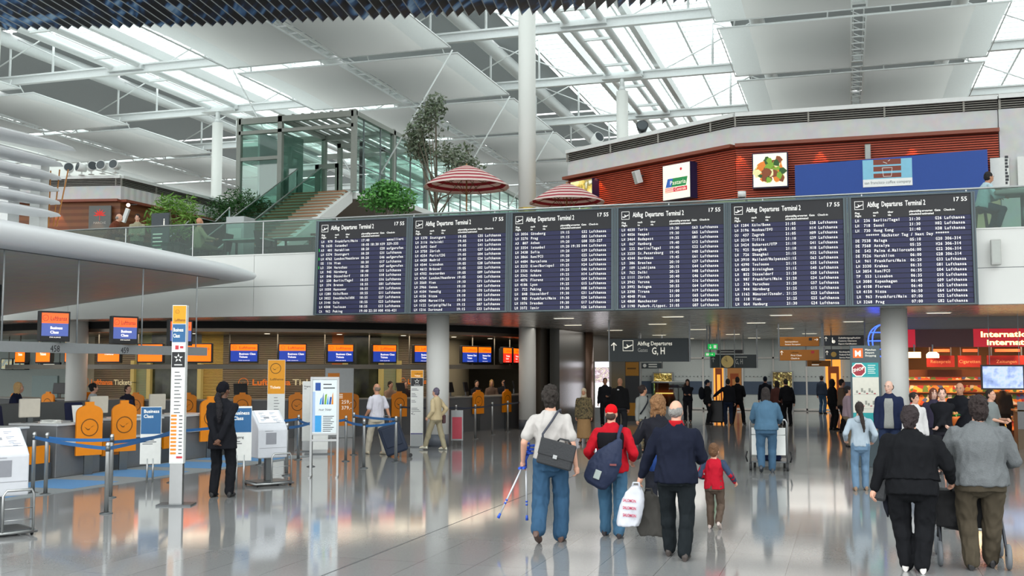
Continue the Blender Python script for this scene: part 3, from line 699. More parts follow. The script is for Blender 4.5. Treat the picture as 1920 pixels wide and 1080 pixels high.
t = thing('hanging_lamp', 'tilted white lamp with a bright bulb by the brown wood wall', 'lamp', (-26.35, 34.4, 8.25))
s = MB(); s.box((0, 0, -.35), (.16, .1, .55), M=Matrix.Rotation(R(22), 3, 'Y')); s.build('lamp_box', white, t)
s = MB(); s.sph((.1, 0, .05), .07); s.build('bulb', mat('warm_bulb', 'ffd0b8', .4, emit=8), t)
s = MB(); s.cyl((.1, 0, .05), (-.1, .8, .2), .015, n=6); s.build('arm', dsteel, t)
# ------------------------------------------------------------------ glass stair and lift house
hglass = glassmat('lift_house_glass', 'ecfaf5', .98, .10)
t = thing('glass_lift_house', 'steel framed glass house for lift and stairs behind the tree', 'glass structure', (-19.45, 40, GZ))
gst = mat('beige_grey_steel', '8f938c', 0.5, 0.2)
Xl, Yf, zt, zb = -5.45, 24.0, 7.9, 4.45
s = MB()
for x_, y_ in ((0, 0), (-3.45, 0), (Xl, 0), (0, 4), (-3.45, 4), (Xl, 4), (0, 8), (-3.45, 8)): s.bx(x_ - .1, x_ + .1, y_ - .1, y_ + .1, 0 if x_ < -1 else zb, zt)
for y_ in (0, 4, 8): s.bx(Xl, 0, y_ - .1, y_ + .1, zt - .3, zt - .05); 
for x_ in (0, -3.45): s.bx(x_ - .1, x_ + .1, 0, 24, zt - .25, zt - .05)
s.bx(Xl, -3.45, -.08, .08, 6.0, 6.15); s.bx(Xl, 0, -.1, .1, zt - .75, zt - .6)
for k in range(8): s.bx(-3.4 + k * .45, -3.3 + k * .45, 0, 10, zt - .1, zt + .02)
for x0, x1, z1 in ((-2.2, -1.1, 7.2), (-1.1, -.1, 6.9), (-3.3, -2.3, 6.3)):
    for x_ in (x0, x1): s.bx(x_ - .09, x_ + .09, 3.0, 3.2, zb, z1)
    s.bx(x0 - .09, x1 + .09, 3.0, 3.2, z1 - .2, z1)
s.build('steel_frame', gst, t)
s = MB(); s.bx(-.01, .01, 0, Yf, zb, zt); s.bx(-3.45, 0, 8.5, 8.52, zb, zt); s.build('side_glazing', hglass, t)
s = MB(); s.bx(Xl, -3.45, -.01, .01, 0, zt - .3); s.bx(Xl - .01, Xl + .01, 0, 4, 0, zt - .3); s.bx(-3.46, -3.44, 0, 4, 0, zt - .3); s.build('front_glazing', hglass, t)
s = MB()
for k in range(14): s.bx(-.03, .03, k * 1.7 + .9, k * 1.7 + .95, zb, zt)
for z_ in (zb + 1.15, zb + 2.3): s.bx(-.02, .02, 0, Yf, z_, z_ + .04)
s.build('mullion', dsteel, t)
s = MB(); s.bx(Xl, 0, .2, Yf, zb - .3, zb); s.build('landing', white, t)
s = MB(); s.bx(Xl + .5, -3.9, 1.2, 2.8, 1.6, 4.2); s.bx(Xl + .3, Xl + .4, 1.0, 3, 0, zt - .4); s.bx(-4.1, -4.0, 1.0, 3, 0, zt - .4); s.build('lift_car', mat('lift_car_grey', '9aa6a4', .4, .2), t)
for q0, q1 in ((-3.4, -2.8), (-.25, 0)): s = MB(); s.bx(q0, q1, .22, .24, zb, zb + 1.15); s.build('landing_balustrade', hglass, t)
s = MB(); s.bx(.0, 1.2, 0.5, 24, zb - .32, zb - .1); s.build('bridge_deck', white, t)
# stairs
t = thing('staircase', 'wide wood-tread staircase with white stringers climbing to the glass house', 'stairs', (-20.95, 32.0, GZ))
n = 26; rise = 4.45 / n; run = 8.0 / n; hw = 1.25
s = MB()
for k in range(n): s.bx(-hw, hw, k * run, k * run + run + .02, k * rise + rise - .05, k * rise + rise)
s.build('treads', mat('tread_wood', 'a87654', .6), t)
s = MB()
for k in range(n): s.bx(-hw, hw, k * run + .03, k * run + .05, k * rise, k * rise + rise - .05)
s.build('risers', mat('riser_grey', 'b4b8aa', .6), t)
for sx, wd in ((-1, .1), (1, .16)):
    s = MB(); s.prism([(sx * hw - wd, -.1, -.1), (sx * hw - wd, .5, -.1), (sx * hw - wd, 8.1, 4.0), (sx * hw - wd, 8.1, 4.5), (sx * hw - wd, -.1, .2)], (2 * wd, 0, 0)); s.build('stringer', white, t)
for sx in (-1.12, 0.0):
    s = MB(); s.prism([(sx, -1.6, .0), (sx, 0, .0), (sx, 8, 4.45), (sx, 8, 5.5), (sx, 0.2, 1.15), (sx, -1.6, 1.0)], (.014, 0, 0)); s.build('glass_balustrade', gglass, t)
    s = MB(); s.tube([(sx, -1.6, 1.02), (sx, .2, 1.17), (sx, 8, 5.52)], .025, 6); s.build('handrail', steel, t)
t2 = thing('ramp_balustrade', 'lower glass balustrade with steel rail left of the stairs', 'balustrade', (-23.1, 31.5, GZ))
s = MB(); s.prism([(0, 0, 0), (0, 5.0, 2.6), (0, 5.0, 3.4), (0, 4.0, 2.7), (0, 2.6, 2.7), (0, 0, 1.05)], (.014, 0, 0)); s.build('glass_balustrade', gglass, t2)
s = MB(); s.tube([(0, 0, 1.07), (0, 2.6, 2.72), (0, 4.0, 2.72), (0, 5.0, 3.42)], .025, 6); s.build('handrail', steel, t2)
s = MB(); s.bx(0, .05, 0, .08, 0, 1.05); s.bx(0, .05, 4.92, 5.0, 0, 3.4); s.build('post', steel, t2)
s = MB(); s.bx(0, 6.0, 0, 2.5, 0, 2.25); tag(s.build('under_stair_wall', mat('under_stair_brown', '6a4838', .6), loc=(-19.6, 36.5, GZ)), 'brown clad block below the upper landing right of the stairs', 'wall block')
# ------------------------------------------------------------------ greenery
def leaves(mb, centers, n, size, m=0, elong=1.0, droop=0.0):
    tot = sum(c[3] for c in centers)
    for _ in range(n):
        q = rnd.random() * tot; i = 0
        while q > centers[i][3]: q -= centers[i][3]; i += 1
        c = centers[i]
        d = Vector((rnd.gauss(0, 1), rnd.gauss(0, 1), rnd.gauss(0, 1))).normalized() * (rnd.random() ** .5)
        p = Vector(c[0]) + Vector((d.x * c[1], d.y * c[1], d.z * c[2]))
        a = Vector((rnd.gauss(0, 1), rnd.gauss(0, 1), rnd.gauss(0, .6) - droop)).normalized(); b_ = a.orthogonal().normalized()
        b_ = Matrix.Rotation(rnd.random() * 6.28, 3, a) @ b_
        l = size * rnd.uniform(.6, 1.3); w_ = l * .42 / elong
        mb.add([p - a * l, p + b_ * w_, p + a * l, p - b_ * w_], [(0, 1, 2, 3)], m if rnd.random() < .6 else m + 1)
lf = lambda k, a, b_: [mat('leaf_%s_a' % k, a, .6, nz=(3, .25)), mat('leaf_%s_b' % k, b_, .6, nz=(3, .25))]
bark = mat('bark', '6e6658', .8, nz=(9, .25))
t = thing('potted_tree', 'slender grey-green tree behind the boards beside the striped parasol', 'tree', (-13.0, 33, GZ))
s = MB(); s.tube([(0, 0, .3), (.02, 0, 1.6), (-.02, 0, 2.6), (.05, 0, 3.2)], [.07, .06, .055, .045], 8)
cr = []
for k in range(15):
    a = k * 2.4; rr = .3 + .9 * ((k * .618) % 1); z = 3.5 + 2.6 * ((k * .381) % 1)
    e = Vector((rr * math.cos(a) * .75 - .25 + (.7 if z < 4.3 else 0), rr * math.sin(a) * .6, z)); st = Vector((0.02, 0, 1.9 + .1 * k))
    s.tube([st, st.lerp(e, .5) + Vector((0, 0, -.15)), e], [.03, .02, .008], 6); cr.append((e, .42, .42, 1))
s.build('trunk', bark, t)
cr += [((-.35, 0, 5.0), .75, .8, 2), ((-.1, 0, 5.8), .5, .5, 1), ((.95, 0, 4.1), .55, .5, 1.6), ((-.7, 0, 4.5), .5, .45, 1), ((.3, 0, 4.3), .5, .4, 1)]
s = MB(); leaves(s, cr, 2600, .085, 0, 1, .5); s.build('foliage', lf('olive', '5c6a52', '77806c'), t)
s = MB(); s.lathe((0, 0, 0), [(.3, 0), (.38, .55), (.34, .55), (.32, .45)], 20); s.build('pot', mat('pot_grey', '77756f', .6), t)
def bush(nm, lab, loc, cen, n, size, key, ca, cb, elong=1.0, stems=6, sp=.35):
    t = thing(nm, lab, 'plant', loc)
    s = MB(); s.lathe((0, 0, 0), [(.34, 0), (.45, .6), (.40, .6), (.38, .5)], 20); s.build('planter', mat('planter_dark', '3a3c3a', .6), t)
    s = MB()
    for k in range(stems):
        a = 6.28 * k / stems; c = cen[k % len(cen)][0]
        s.tube([(.12 * math.cos(a), .12 * math.sin(a), .5), (sp * .5 * math.cos(a), sp * .5 * math.sin(a), 1.2), (c[0] + .2 * math.cos(a), c[1] + .2 * math.sin(a), c[2])], [.025, .02, .01], 6)
    s.build('stems', bark, t)
    s = MB(); leaves(s, cen, n, size, 0, elong, .3); s.build('foliage', lf(key, ca, cb), t)
bush('leafy_shrub', 'round bright green shrub left of the tree above the first boards', (-13.45, 30, GZ), [((-.3, 0, 2.3), .65, .42, 1), ((.4, 0, 2.25), .6, .45, 1), ((0, 0, 2.6), .5, .3, .7)], 2600, .07, 'green', '3f7a30', '5c9a44')
bush('bamboo_plant', 'dense dark green bamboo left of the staircase', (-24.0, 38.2, GZ), [((-.55, 0, 3.6), .8, .65, 1), ((.3, 0, 3.9), .95, .65, 1.4), ((1.2, 0, 3.6), .65, .5, .8), ((.2, 0, 2.6), .6, 1., .8)], 2600, .12, 'dkbamboo', '24501f', '35692a', 2.6)
bush('bamboo_plant', 'light green bamboo behind the seated gallery visitor', (-20.75, 29.5, GZ), [((-.6, 0, 1.9), .5, .5, 1), ((-.15, 0, 2.4), .5, .35, .8), ((.55, 0, 2.2), .5, .5, .9), ((.1, 0, 1.6), .6, .4, .8)], 1100, .13, 'ltbamboo', '5d8a2e', '7fa84a', 2.6)
# ------------------------------------------------------------------ parasols
pst = wavemat('red_white_stripes', 'b8404a', 'ecd6cf', 12, 'Z', 0.8, bump=0)
def parasol(loc, rad, lab, hz):
    t = thing('striped_parasol', lab, 'parasol', loc, 0, 'striped parasols on the gallery')
    s = MB(); n = 16; nr = 12; vs_ = []
    for i in range(nr + 1):
        q = i / nr; rr = .03 + (rad - .03) * q; z = hz + .62 * rad / 1.25 * (1 - q ** 1.35)
        for j in range(n):
            sc = 1 - .03 * q * (j % 2); vs_.append((rr * sc * math.cos(6.2832 * j / n), rr * sc * math.sin(6.2832 * j / n), z))
    fs = []; 
    for i in range(nr):
        for j in range(n): s_ = 0
    s.v = vs_
    for i in range(nr):
        for j in range(n):
            s.f.append((i * n + j, (i + 1) * n + j, (i + 1) * n + (j + 1) % n, i * n + (j + 1) % n)); s.m.append(i % 2); s.s.append(True)
    o = s.build('canopy', [mat('parasol_red', 'b53e4c', .8, trans=.35), mat('parasol_white', 'efdcd6', .8, trans=.35)], t); sm_ = o.modifiers.new('thick', 'SOLIDIFY'); sm_.thickness = .008
    s = MB()
    for j in range(8):
        a = 6.2832 * j / 8; s.bar((0, 0, hz + .36), (rad * .97 * math.cos(a), rad * .97 * math.sin(a), hz + .0), .012, .015)
        s.bar((0, 0, hz - .25), (rad * .5 * math.cos(a), rad * .5 * math.sin(a), hz + .26), .012, .012)
    s.build('ribs', mat('rib_wood', '7a5a3a', .6), t)
    s = MB(); s.cyl((0, 0, .05), (0, 0, hz + .62 * rad / 1.25 + .06), .025, n=10); s.build('pole', mat('pole_wood', '9a7248', .5), t)
    s = MB(); s.cyl((0, 0, 0), (0, 0, .07), .3, n=20); s.build('base', dark, t)
parasol((-11.2, 31, GZ), 1.38, 'larger red and white striped parasol in front of the tree', 2.72)
parasol((-7.98, 31, GZ), 1.17, 'smaller red and white striped parasol in front of the red slats', 2.08)
# ------------------------------------------------------------------ cafe furniture behind the railing
brownf = mat('dark_brown_furniture', '2e241e', .5)
def table(loc, lab, top=None, w=1.3, h=.74):
    t = thing('cafe_table', lab, 'table', loc, 0, 'tables on the gallery')
    s = MB(); s.bx(-w / 2, w / 2, -.35, .35, h - .035, h); s.build('table_top', top or brownf, t, bev=.006)
    for sx in (-1, 1):
        for sy in (-1, 1): s = MB(); s.bx(sx * (w / 2 - .08) - .025, sx * (w / 2 - .08) + .025, sy * .28 - .025, sy * .28 + .025, 0, h - .035); s.build('leg', brownf, t)
def make_chair():
    t = thing('cafe_chair', 'c', 'chair', (0, 0, 0), 0, 'dark chairs on the gallery')
    s = MB(); s.bx(-.21, .21, -.21, .21, .43, .47); s.build('seat', brownf, t, bev=.008)
    s = MB(); s.prism([(-.2, .19, .47), (.2, .19, .47), (.2, .27, .92), (-.2, .27, .92)], (0, .025, 0)); s.build('backrest', brownf, t)
    for sx in (-1, 1):
        for sy in (-1, 1): s = MB(); s.bar((sx * .18, sy * .18, .43), (sx * .2, sy * .2, 0), .03, .03); s.build('leg', brownf, t)
    return t
xs_ = [-21.6, -19.1, -16.2, -14.6]
for i, x_ in enumerate(xs_):
    table((x_, 26.6, GZ), 'dark cafe table behind the glass railing, %s from the left' % ORD[i], [None, gglass, mat('pale_table', 'b9c4be', .3), mat('pale_table', 'b9c4be', .3)][i])
c0 = None
for i, (x_, y_, rz) in enumerate(((-21.4, 27.5, 0), (-19.4, 27.4, .1), (-18.2, 27.4, .2), (-17.05, 26.5, -1.57), (-16.2, 27.5, 0), (-15.4, 26.2, 1.6), (-14.6, 27.5, .1), (-13.6, 26.5, -1.5))):
    lab = 'dark gallery chair behind the glass railing, %s from the left' % ORD[i]
    if c0 is None: c0 = make_chair(); c0.location = (x_, y_, GZ); c0.rotation_euler.z = rz; c0['label'] = lab
    else: dup(c0, (x_, y_, GZ), rz, lab)
s = MB(); 
t = thing('info_stand', 'dark grey information stand with a white i between the bamboos', 'information stand', (-20.6, 28.6, GZ))
s = MB(); s.bx(-.32, .32, -.03, .03, 0, 1.98); s.build('panel', mat('slate_dark', '3c444a', .5), t)
s = MB(); s.text('i', (.12, -.035, 1.6), (1, 0, 0), (0, 0, 1), .3, 0, bold=.02); s.bx(.06, .22, -.034, -.032, 1.56, 1.59)
for k in range(5): s.bx(-.25, .1 - .05 * (k % 2), -.034, -.032, 1.3 - k * .12, 1.33 - k * .12)
s.build('lettering', signwhite, t)
t = thing('tray_station', 'grey tray station cabinet beside the glass table', 'cabinet', (-17.1, 27.6, GZ))
s = MB(); s.bx(-.3, .3, -.3, .3, 0, 1.55); s.build('body', silver, t, bev=.01)
s = MB(); s.bx(-.22, .22, -.306, -.302, .9, 1.2); s.build('front_flap', mat('pale_flap', 'c5cac6', .5), t)
t = thing('added_dark_bench', 'long dark brown bench added to darken the strip behind the glass railing at left', 'bench', (-18, 28.0, GZ))  # invented bench in place of furniture mass and floor shadow
s = MB(); s.bx(-6, 4.6, 0, .5, 0, .48); s.build('seat_base', brownf, t, bev=.02)
s = MB(); s.bx(-6, 4.6, .42, .55, .48, .78); s.build('back_rest', brownf, t, bev=.02)
# bar table right of the boards
t = thing('bar_table', 'high bar table with thick grey top behind the railing right of the boards', 'table', (3.9, 26.45, GZ))
s = MB(); s.bx(-.62, 1.2, -.35, .35, 1.02, 1.12); s.build('table_top', mat('grey_top', '8e8c88', .5), t, bev=.03)
s = MB(); s.cyl((0, 0, .05), (0, 0, 1.02), .05); s.cyl((.7, 0, .05), (.7, 0, 1.02), .05); s.build('pedestal', dsteel, t)
s = MB(); s.cyl((0, 0, 0), (0, 0, .05), .25, n=20); s.cyl((.7, 0, 0), (.7, 0, .05), .25, n=20); s.build('base', dsteel, t)
def stool(loc, lab):
    t = thing('bar_stool', lab, 'stool', loc, 0, 'stools at the high table')
    s = MB(); s.cyl((0, 0, .72), (0, 0, .78), .19, n=18); s.build('seat', brownf, t)
    for k in range(4):
        a = .78 + 1.57 * k; s = MB(); s.bar((.12 * math.cos(a), .12 * math.sin(a), .72), (.22 * math.cos(a), .22 * math.sin(a), 0), .03, .03); s.build('leg', brownf, t)
    s = MB(); s.tube([(.19 * math.cos(6.28 * k / 12), .19 * math.sin(6.28 * k / 12), .25) for k in range(12)], .012, 6, 0, True); s.build('foot_ring', dsteel, t)
stool((3.02, 26.5, GZ), 'dark bar stool under the man in the pale shirt'); stool((4.3, 27.1, GZ), 'dark bar stool behind the high grey table'); stool((4.75, 26.0, GZ), 'dark bar stool at the right picture edge')
# ================================================================== left: canopy, check-in row, ticket counters
canm = mat('canopy_white', 'd9dbdd', 0.35, nz=(1, 0.02))
under = wavemat('canopy_underside_panels', 'cfcfcb', 'dcdcd8', 2.6, 'X', 0.45, 0.3, bump=0.12)
t = thing('canopy', 'long white wing-shaped canopy over the check-in row at left', 'canopy', (-14, 16, 3.3))
o = Vector((-14, 16, 3.3))
st = [(6.0, -13.35, 4.62, 4.06, .26), (11, -13.6, 4.62, 4.09, .26), (15, -13.72, 4.62, 4.12, .25), (18, -13.8, 4.61, 4.14, .24), (20.5, -13.95, 4.59, 4.17, .22), (22.4, -14.2, 4.585, 4.19, .22), (23.4, -14.4, 4.575, 4.22, .20), (24.0, -14.54, 4.56, 4.27, .16), (24.4, -14.66, 4.54, 4.34, .1), (24.6, -14.74, 4.5, 4.42, .04)]
rings = []; n_n = 8
for (Y, X, zt, zs, rr) in st:
    P = []
    zc = (zt + zs) / 2; hz = (zt - zs) / 2
    for i in range(n_n + 1):
        a = math.pi / 2 - math.pi * i / n_n
        P.append(Vector((X - rr + rr * math.cos(a) * 1.3, Y, zc + hz * math.sin(a))) - o)
    zb = lambda x_: zs - (X - rr - x_) * (zs - 3.47) / (X - rr + 23.5)
    for x_ in (-16, -18, -20, -23.5): P.append(Vector((x_, Y, zb(x_))) - o)
    P.append(Vector((-23.5, Y, zb(-23.5) + .25)) - o)
    for x_ in (-20, -17): P.append(Vector((x_, Y, min(zt - .05, zb(x_) + .5))) - o)
    rings.append(P)
s = MB(); N = len(rings[0])
nose = list(range(n_n + 1))
s.loft(rings, 0, True, True)
for i, f_ in enumerate(s.f):
    if len(f_) == 4:
        j = min(k % N for k in f_); js = sorted(k % N for k in f_)
        if js[0] >= n_n and js[-1] <= n_n + 4: s.m[i] = 1
s.build('wing_shell', [canm, under], t)
s = MB(); s.tube([Vector((X - rr - .02, Y, zs - .005)) - o for (Y, X, zt, zs, rr) in st[:6]], .012, 6); s.build('seam_trim', dsteel, t)
# big fins above the canopy
t = thing('fin_louvres', 'stack of big white wing fins on a post above the canopy', 'louvres', (-15.6, 15.4, 4.4))
o = Vector((-15.6, 15.4, 4.4))
for k, (xt, yt, xl, yl, th) in enumerate(((152, 282, -20, 238, 30), (128, 311, -20, 272, 26), (125, 336, -20, 300, 24), (121, 358, -20, 326, 24), (124, 382, -20, 352, 24), (124, 405, -20, 378, 24))):
    tip = onx(xt, yt, -14.9); far = onx(xl, yl + 4, -14.9); d = (far - tip); s = MB(); rs = []
    for q, c, hh_ in ((0, .03, .01), (.12, .2, .05), (.35, .32, .08), (.7, .36, .09), (1.0, .36, .095), (2.0, .36, .095)):
        p = tip + d * q - o
        rs.append([p + Vector((-.15 + c * math.cos(a), 0, hh_ * math.sin(a))) for a in [2 * math.pi * i / 14 for i in range(14)]])
    s.loft(rs, 0); s.build('fin', canm, t)
s = MB(); p = onx(75, 330, -15.4) - o; s.bx(p.x - .12, p.x + .12, p.y - .12, p.y + .12, .05, p.z + .25)
p = onx(20, 330, -15.6) - o; s.bx(p.x - .3, p.x + .1, p.y - .15, p.y + .15, .05, p.z + .2); s.build('post', white, t)
s = MB()
for a, b_ in (((128, 318), (106, 425)), ((112, 318), (100, 425)), ((95, 320), (91, 425))): s.cyl(onx(a[0], a[1], -15.0) - o, onx(b_[0], b_[1], -15.0) - o, .014, n=6)
s.build('orange_rope', mat('rope_orange', 'b87a3a', .6), t)
# overhead beam with counter numbers
t = thing('number_beam', 'grey beam with counter numbers hung on rods from the canopy', 'sign beam', (-14.05, 12, 2.42))
s = MB(); s.bx(-.05, .05, -2, 9.3, -.09, .1); s.build('beam', silver, t)
for px_, py_ in ((143, 487), (265, 506), (367, 522), (2, 463)):
    p = onx(px_, 655, -14.05); s = MB(); s.cyl((0, p.y - 12, .1), (0, p.y - 12, 1.7), .016, n=8); s.build('rod', silver, t)
s = MB()
for px_, tx in ((99, '458'), (230, '459')):
    p = onx(px_, 656, -14.05); s.text(tx, (.053, p.y - 12, -.07), (0, 1, 0), (0, 0, 1), .17, 0, 'C')
s.build('numerals', black, t)
scr_o = mat('screen_orange', 'f4602a', .4, emit=.8); scr_b = mat('screen_blue', '4a5a9a', .4, emit=.65); scr_br = mat('screen_bright_orange', 'ff6a08', .4, emit=1.4); scr_nb = mat('screen_navy', '1c3a9c', .4, emit=.9); scr_r = mat('screen_red', 'f03020', .4, emit=1.2)
scr_w = mat('screen_white', 'fff4e8', .4, emit=1.2); scr_v = mat('screen_violet_text', '240c34', .5)
def crane(mb, c, r_, u_, n_, R_, m):
    """flying-bird-in-ring emblem"""
    c, r_, u_, n_ = Vector(c), Vector(r_), Vector(u_), Vector(n_)
    k = 20
    for i in range(k):
        a, b_ = 6.2832 * i / k, 6.2832 * (i + 1) / k
        f_ = lambda q, R2: c + (r_ * math.cos(q) + u_ * math.sin(q)) * R2 + n_ * .001
        mb.add([f_(a, R_ * .88), f_(a, R_), f_(b_, R_), f_(b_, R_ * .88)], [(0, 1, 2, 3)], m)
    P = lambda x, y: c + r_ * (x * R_) + u_ * (y * R_) + n_ * .001
    mb.add([P(-.62, .12), P(-.2, -.18), P(.0, -.12), P(.55, .38), P(.2, .08), P(.62, .22), P(.1, -.02), P(-.05, -.3), P(-.28, -.28)], [(8, 7, 1, 0), (7, 6, 2, 1), (6, 5, 4, 2), (2, 4, 3)], m)
def monitor(loc, rz, kind, lab, w, h, group):
    t = thing('display_monitor', lab, 'monitor', loc, rz, group)
    s = MB(); s.bx(-w / 2, w / 2, -.03, .09, 0, h); s.bx(-w * .36, w * .36, .09, .18, .06, h - .06); s.build('housing', black, t, bev=.008)
    s = MB(); a, b_ = -w / 2 + .035, w / 2 - .035; z0, z1 = .05, h - .035; X, Z = (1, 0, 0), (0, 0, 1); y = -.032
    top_h = .36 if kind != 'tick' else .5
    zm = z1 - (z1 - z0) * (.40 if kind == 'biz' else .37)
    W_ = b_ - a; H_ = z1 - z0
    if kind == 'tick':
        s.bx(a, b_, y, y + .004, z0, z1, 1)
        s.text('Lufthansa', (a + W_ * .3, y - .002, z0 + H_ * .68), X, Z, H_ * .22, 4, fit=W_ * .64); s.text('Tickets', (a + W_ * .3, y - .002, z0 + H_ * .40), X, Z, H_ * .23, 3, bold=.02)
        crane(s, (a + W_ * .14, y - .002, z0 + H_ * .74), X, Z, (0, -1, 0), H_ * .1, 4)
    else:
        hi = {'biz': (0, 2), 'bct': (1, 5), 'red': (1, 6)}[kind]
        s.bx(a, b_, y, y + .004, zm, z1, hi[0]); s.bx(a, b_, y, y + .004, z0 + (.05 if kind == 'biz' else 0), zm, hi[1])
        s.text('Lufthansa', (a + W_ * .32, y - .002, zm + (z1 - zm) * .28), X, Z, (z1 - zm) * .62, 4, fit=W_ * .62)
        crane(s, (a + W_ * .14, y - .002, zm + (z1 - zm) * .52), X, Z, (0, -1, 0), (z1 - zm) * .3, 4)
        l1, l2 = {'biz': ('Business', 'Class'), 'bct': ('Business Class', 'Tickets'), 'red': ('Tickets', 'Last')}[kind]
        hh_ = zm - z0
        s.text(l1, (a + W_ * .32, y - .002, z0 + hh_ * .62), X, Z, hh_ * .25, 3, bold=.015, fit=W_ * (.46 if kind != 'bct' else .62)); s.text(l2, (a + W_ * .32, y - .002, z0 + hh_ * .34), X, Z, hh_ * .25, 3, bold=.015, fit=W_ * .32)
        s.text('STAR ALLIANCE', (a + W_ * .3, y - .002, z0 + hh_ * .06), X, Z, hh_ * .1, 3, fit=W_ * .42)
    s.build('screen', [scr_o, scr_br, scr_b, scr_w, scr_v, scr_nb, scr_r], t)
    return t
for i, (px_, lab) in enumerate(((97, 'overhead monitor Business Class above number 458'), (229, 'overhead monitor Business Class above number 459'), (334, 'overhead monitor Business Class half behind the tall sign post'))):
    p = onx(px_, 640, -14.05); monitor((-14.0, p.y, 2.54), R(62), 'biz', lab, .56, .56, 'monitors over the check-in counters')
# check-in counters
ctr = mat('counter_grey', '86888a', .4, .4); ctop = mat('counter_top', 'd8dadb', .35); navy = mat('navy_chair_fabric', '1e2448', .8); beige = mat('beige_plastic', 'd6cfc0', .5)
def checkin(Y, idx):
    wh = ['nearest the left picture edge', 'with the first orange panels', 'behind the Business Class sign', 'farthest from the camera'][idx]
    t = thing('check_in_counter', 'grey metal check-in counter, the one %s' % wh, 'counter', (-14.9, Y, 0), 0, 'check-in counters in the left row')
    s = MB(); s.bx(-.35, .72, -.62, .62, 0, .96); s.build('body', ctr, t, bev=.01)
    s = MB(); s.bx(-.38, .76, -.64, .64, .96, 1.0); s.build('counter_top', ctop, t, bev=.006)
    s = MB(); s.bx(.72, .84, -.5, .5, .62, .66); s.build('ledge', ctop, t)
    s = MB(); s.bx(-.6, .7, .64, 1.28, 0, .3); s.bx(-.6, -.5, .64, 1.28, .3, .75); s.build('baggage_scale', dsteel, t)
    s = MB(); s.bx(-.5, .68, .68, 1.24, .3, .33); s.build('scale_belt', black, t)
    s = MB(); s.bx(.64, .72, .7, 1.22, .3, .62); s.build('scale_front', orange, t)
def orange_panel(x, y, rz, lab, h=1.02, z0=.38, w=.42, group='orange dividers at the check-in counters'):
    t = thing('orange_divider', lab, 'divider panel', (x, y, 0), rz, group)
    P = [(-w / 2, 0, z0), (w / 2, 0, z0), (w / 2, 0, z0 + h * .78)]
    for k in range(1, 6):
        a = k / 6 * math.pi / 2; P.append((w * .2 + w * .3 * math.cos(a), 0, z0 + h * .78 + h * .14 * math.sin(a)))
    P += [(w * .2, 0, z0 + h * .93), (w * .16, 0, z0 + h * .94), (w * .16, 0, z0 + h), (-w * .16, 0, z0 + h), (-w * .16, 0, z0 + h * .94), (-w * .2, 0, z0 + h * .93)]
    for k in range(5, 0, -1):
        a = k / 6 * math.pi / 2; P.append((-w * .2 - w * .3 * math.cos(a), 0, z0 + h * .78 + h * .14 * math.sin(a)))
    P.append((-w / 2, 0, z0 + h * .78))
    s = MB(); s.prism([Vector(p) + Vector((0, -.03, 0)) for p in P], (0, .06, 0)); s.build('panel', orange, t)
    s = MB(); crane(s, (0, -.033, z0 + h * .52), (1, 0, 0), (0, 0, 1), (0, -1, 0), w * .34, 0); s.build('emblem', mat('emblem_brown', '7a4a10', .6), t)
    s = MB(); s.bx(-.08, .08, -.02, .02, 0, z0); s.build('foot', dsteel, t)
    return t
Ys = [15.3, 17.3, 19.3, 21.3]
for i, Y in enumerate(Ys): checkin(Y, i)
for i, (px_, lab) in enumerate(((167, 'tall orange bottle-shaped divider left of the Business Class sign'), (232, 'orange divider behind the Business Class sign'), (394, 'orange divider half hidden by the man in the suit'))):
    p = onx(px_, 800, -13.95); orange_panel(-13.95, p.y, R(60), lab, w=.5)
def crt(Y, lab):
    t = thing('desk_monitor', lab, 'monitor', (-15.05, Y, 1.0), R(-115), 'computers on the check-in counters')
    s = MB(); s.bx(-.2, .2, -.05, .02, .1, .46); s.build('screen_back', beige, t, bev=.02)
    s = MB(); s.bx(-.05, .05, -.04, .04, 0, .1); s.bx(-.12, .12, -.1, .1, 0, .015); s.build('stand', dsteel, t)
for i, Y in enumerate(Ys): crt(Y - .35, 'beige desk monitor on the %s counter from the left' % ['first', 'second', 'third', 'fourth'][i])
def leaflet(Y, lab, x=-14.4):
    t = thing('leaflet_holder', lab, 'leaflet holder', (x, Y, 1.0), R(70), 'paper holders on the counters')
    s = MB(); s.prism([(-.11, 0, 0), (.11, 0, 0), (.11, .08, .32), (-.11, .08, .32)], (0, .01, 0)); s.build('sheet', paper, t)
    s = MB(); s.prism([(-.08, .01, .0), (.08, .01, 0), (.08, .16, 0), (-.08, .16, 0)], (0, 0, .02)); s.build('foot', dsteel, t)
leaflet(17.55, 'white leaflet holder left of the tall orange divider'); leaflet(20.9, 'white leaflet holder beside the tall sign post')
def paperstack(x, y, lab):
    s = MB()
    for k in range(5): s.box((rnd.uniform(-.03, .03), rnd.uniform(-.03, .03), .006 + k * .012), (.3, .22, .011), rz=rnd.uniform(-.4, .4))
    tag(s.build('paper_stack', paper, loc=(x, y, 1.0)), lab, 'paper stack')
paperstack(-14.6, 17.0, 'loose white papers on the counter beside the leaflet holder'); paperstack(-14.5, 19.5, 'crumpled papers behind the Business Class sign')
def office_chair(x, y, rz, lab):
    t = thing('office_chair', lab, 'chair', (x, y, 0), rz, 'navy chairs behind the check-in counters')
    s = MB(); s.box((0, 0, .5), (.46, .46, .09)); s.build('seat', navy, t, bev=.03)
    s = MB(); s.box((0, .24, .95), (.46, .07, .72), M=Matrix.Rotation(R(-8), 3, 'X')); s.build('backrest', navy, t, bev=.03)
    s = MB(); s.cyl((0, 0, .06), (0, 0, .46), .03); s.build('column_post', dsteel, t)
    s = MB()
    for k in range(5): s.bar((0, 0, .07), (.3 * math.cos(1.257 * k), .3 * math.sin(1.257 * k), .04), .04, .03)
    s.build('star_base', dsteel, t)
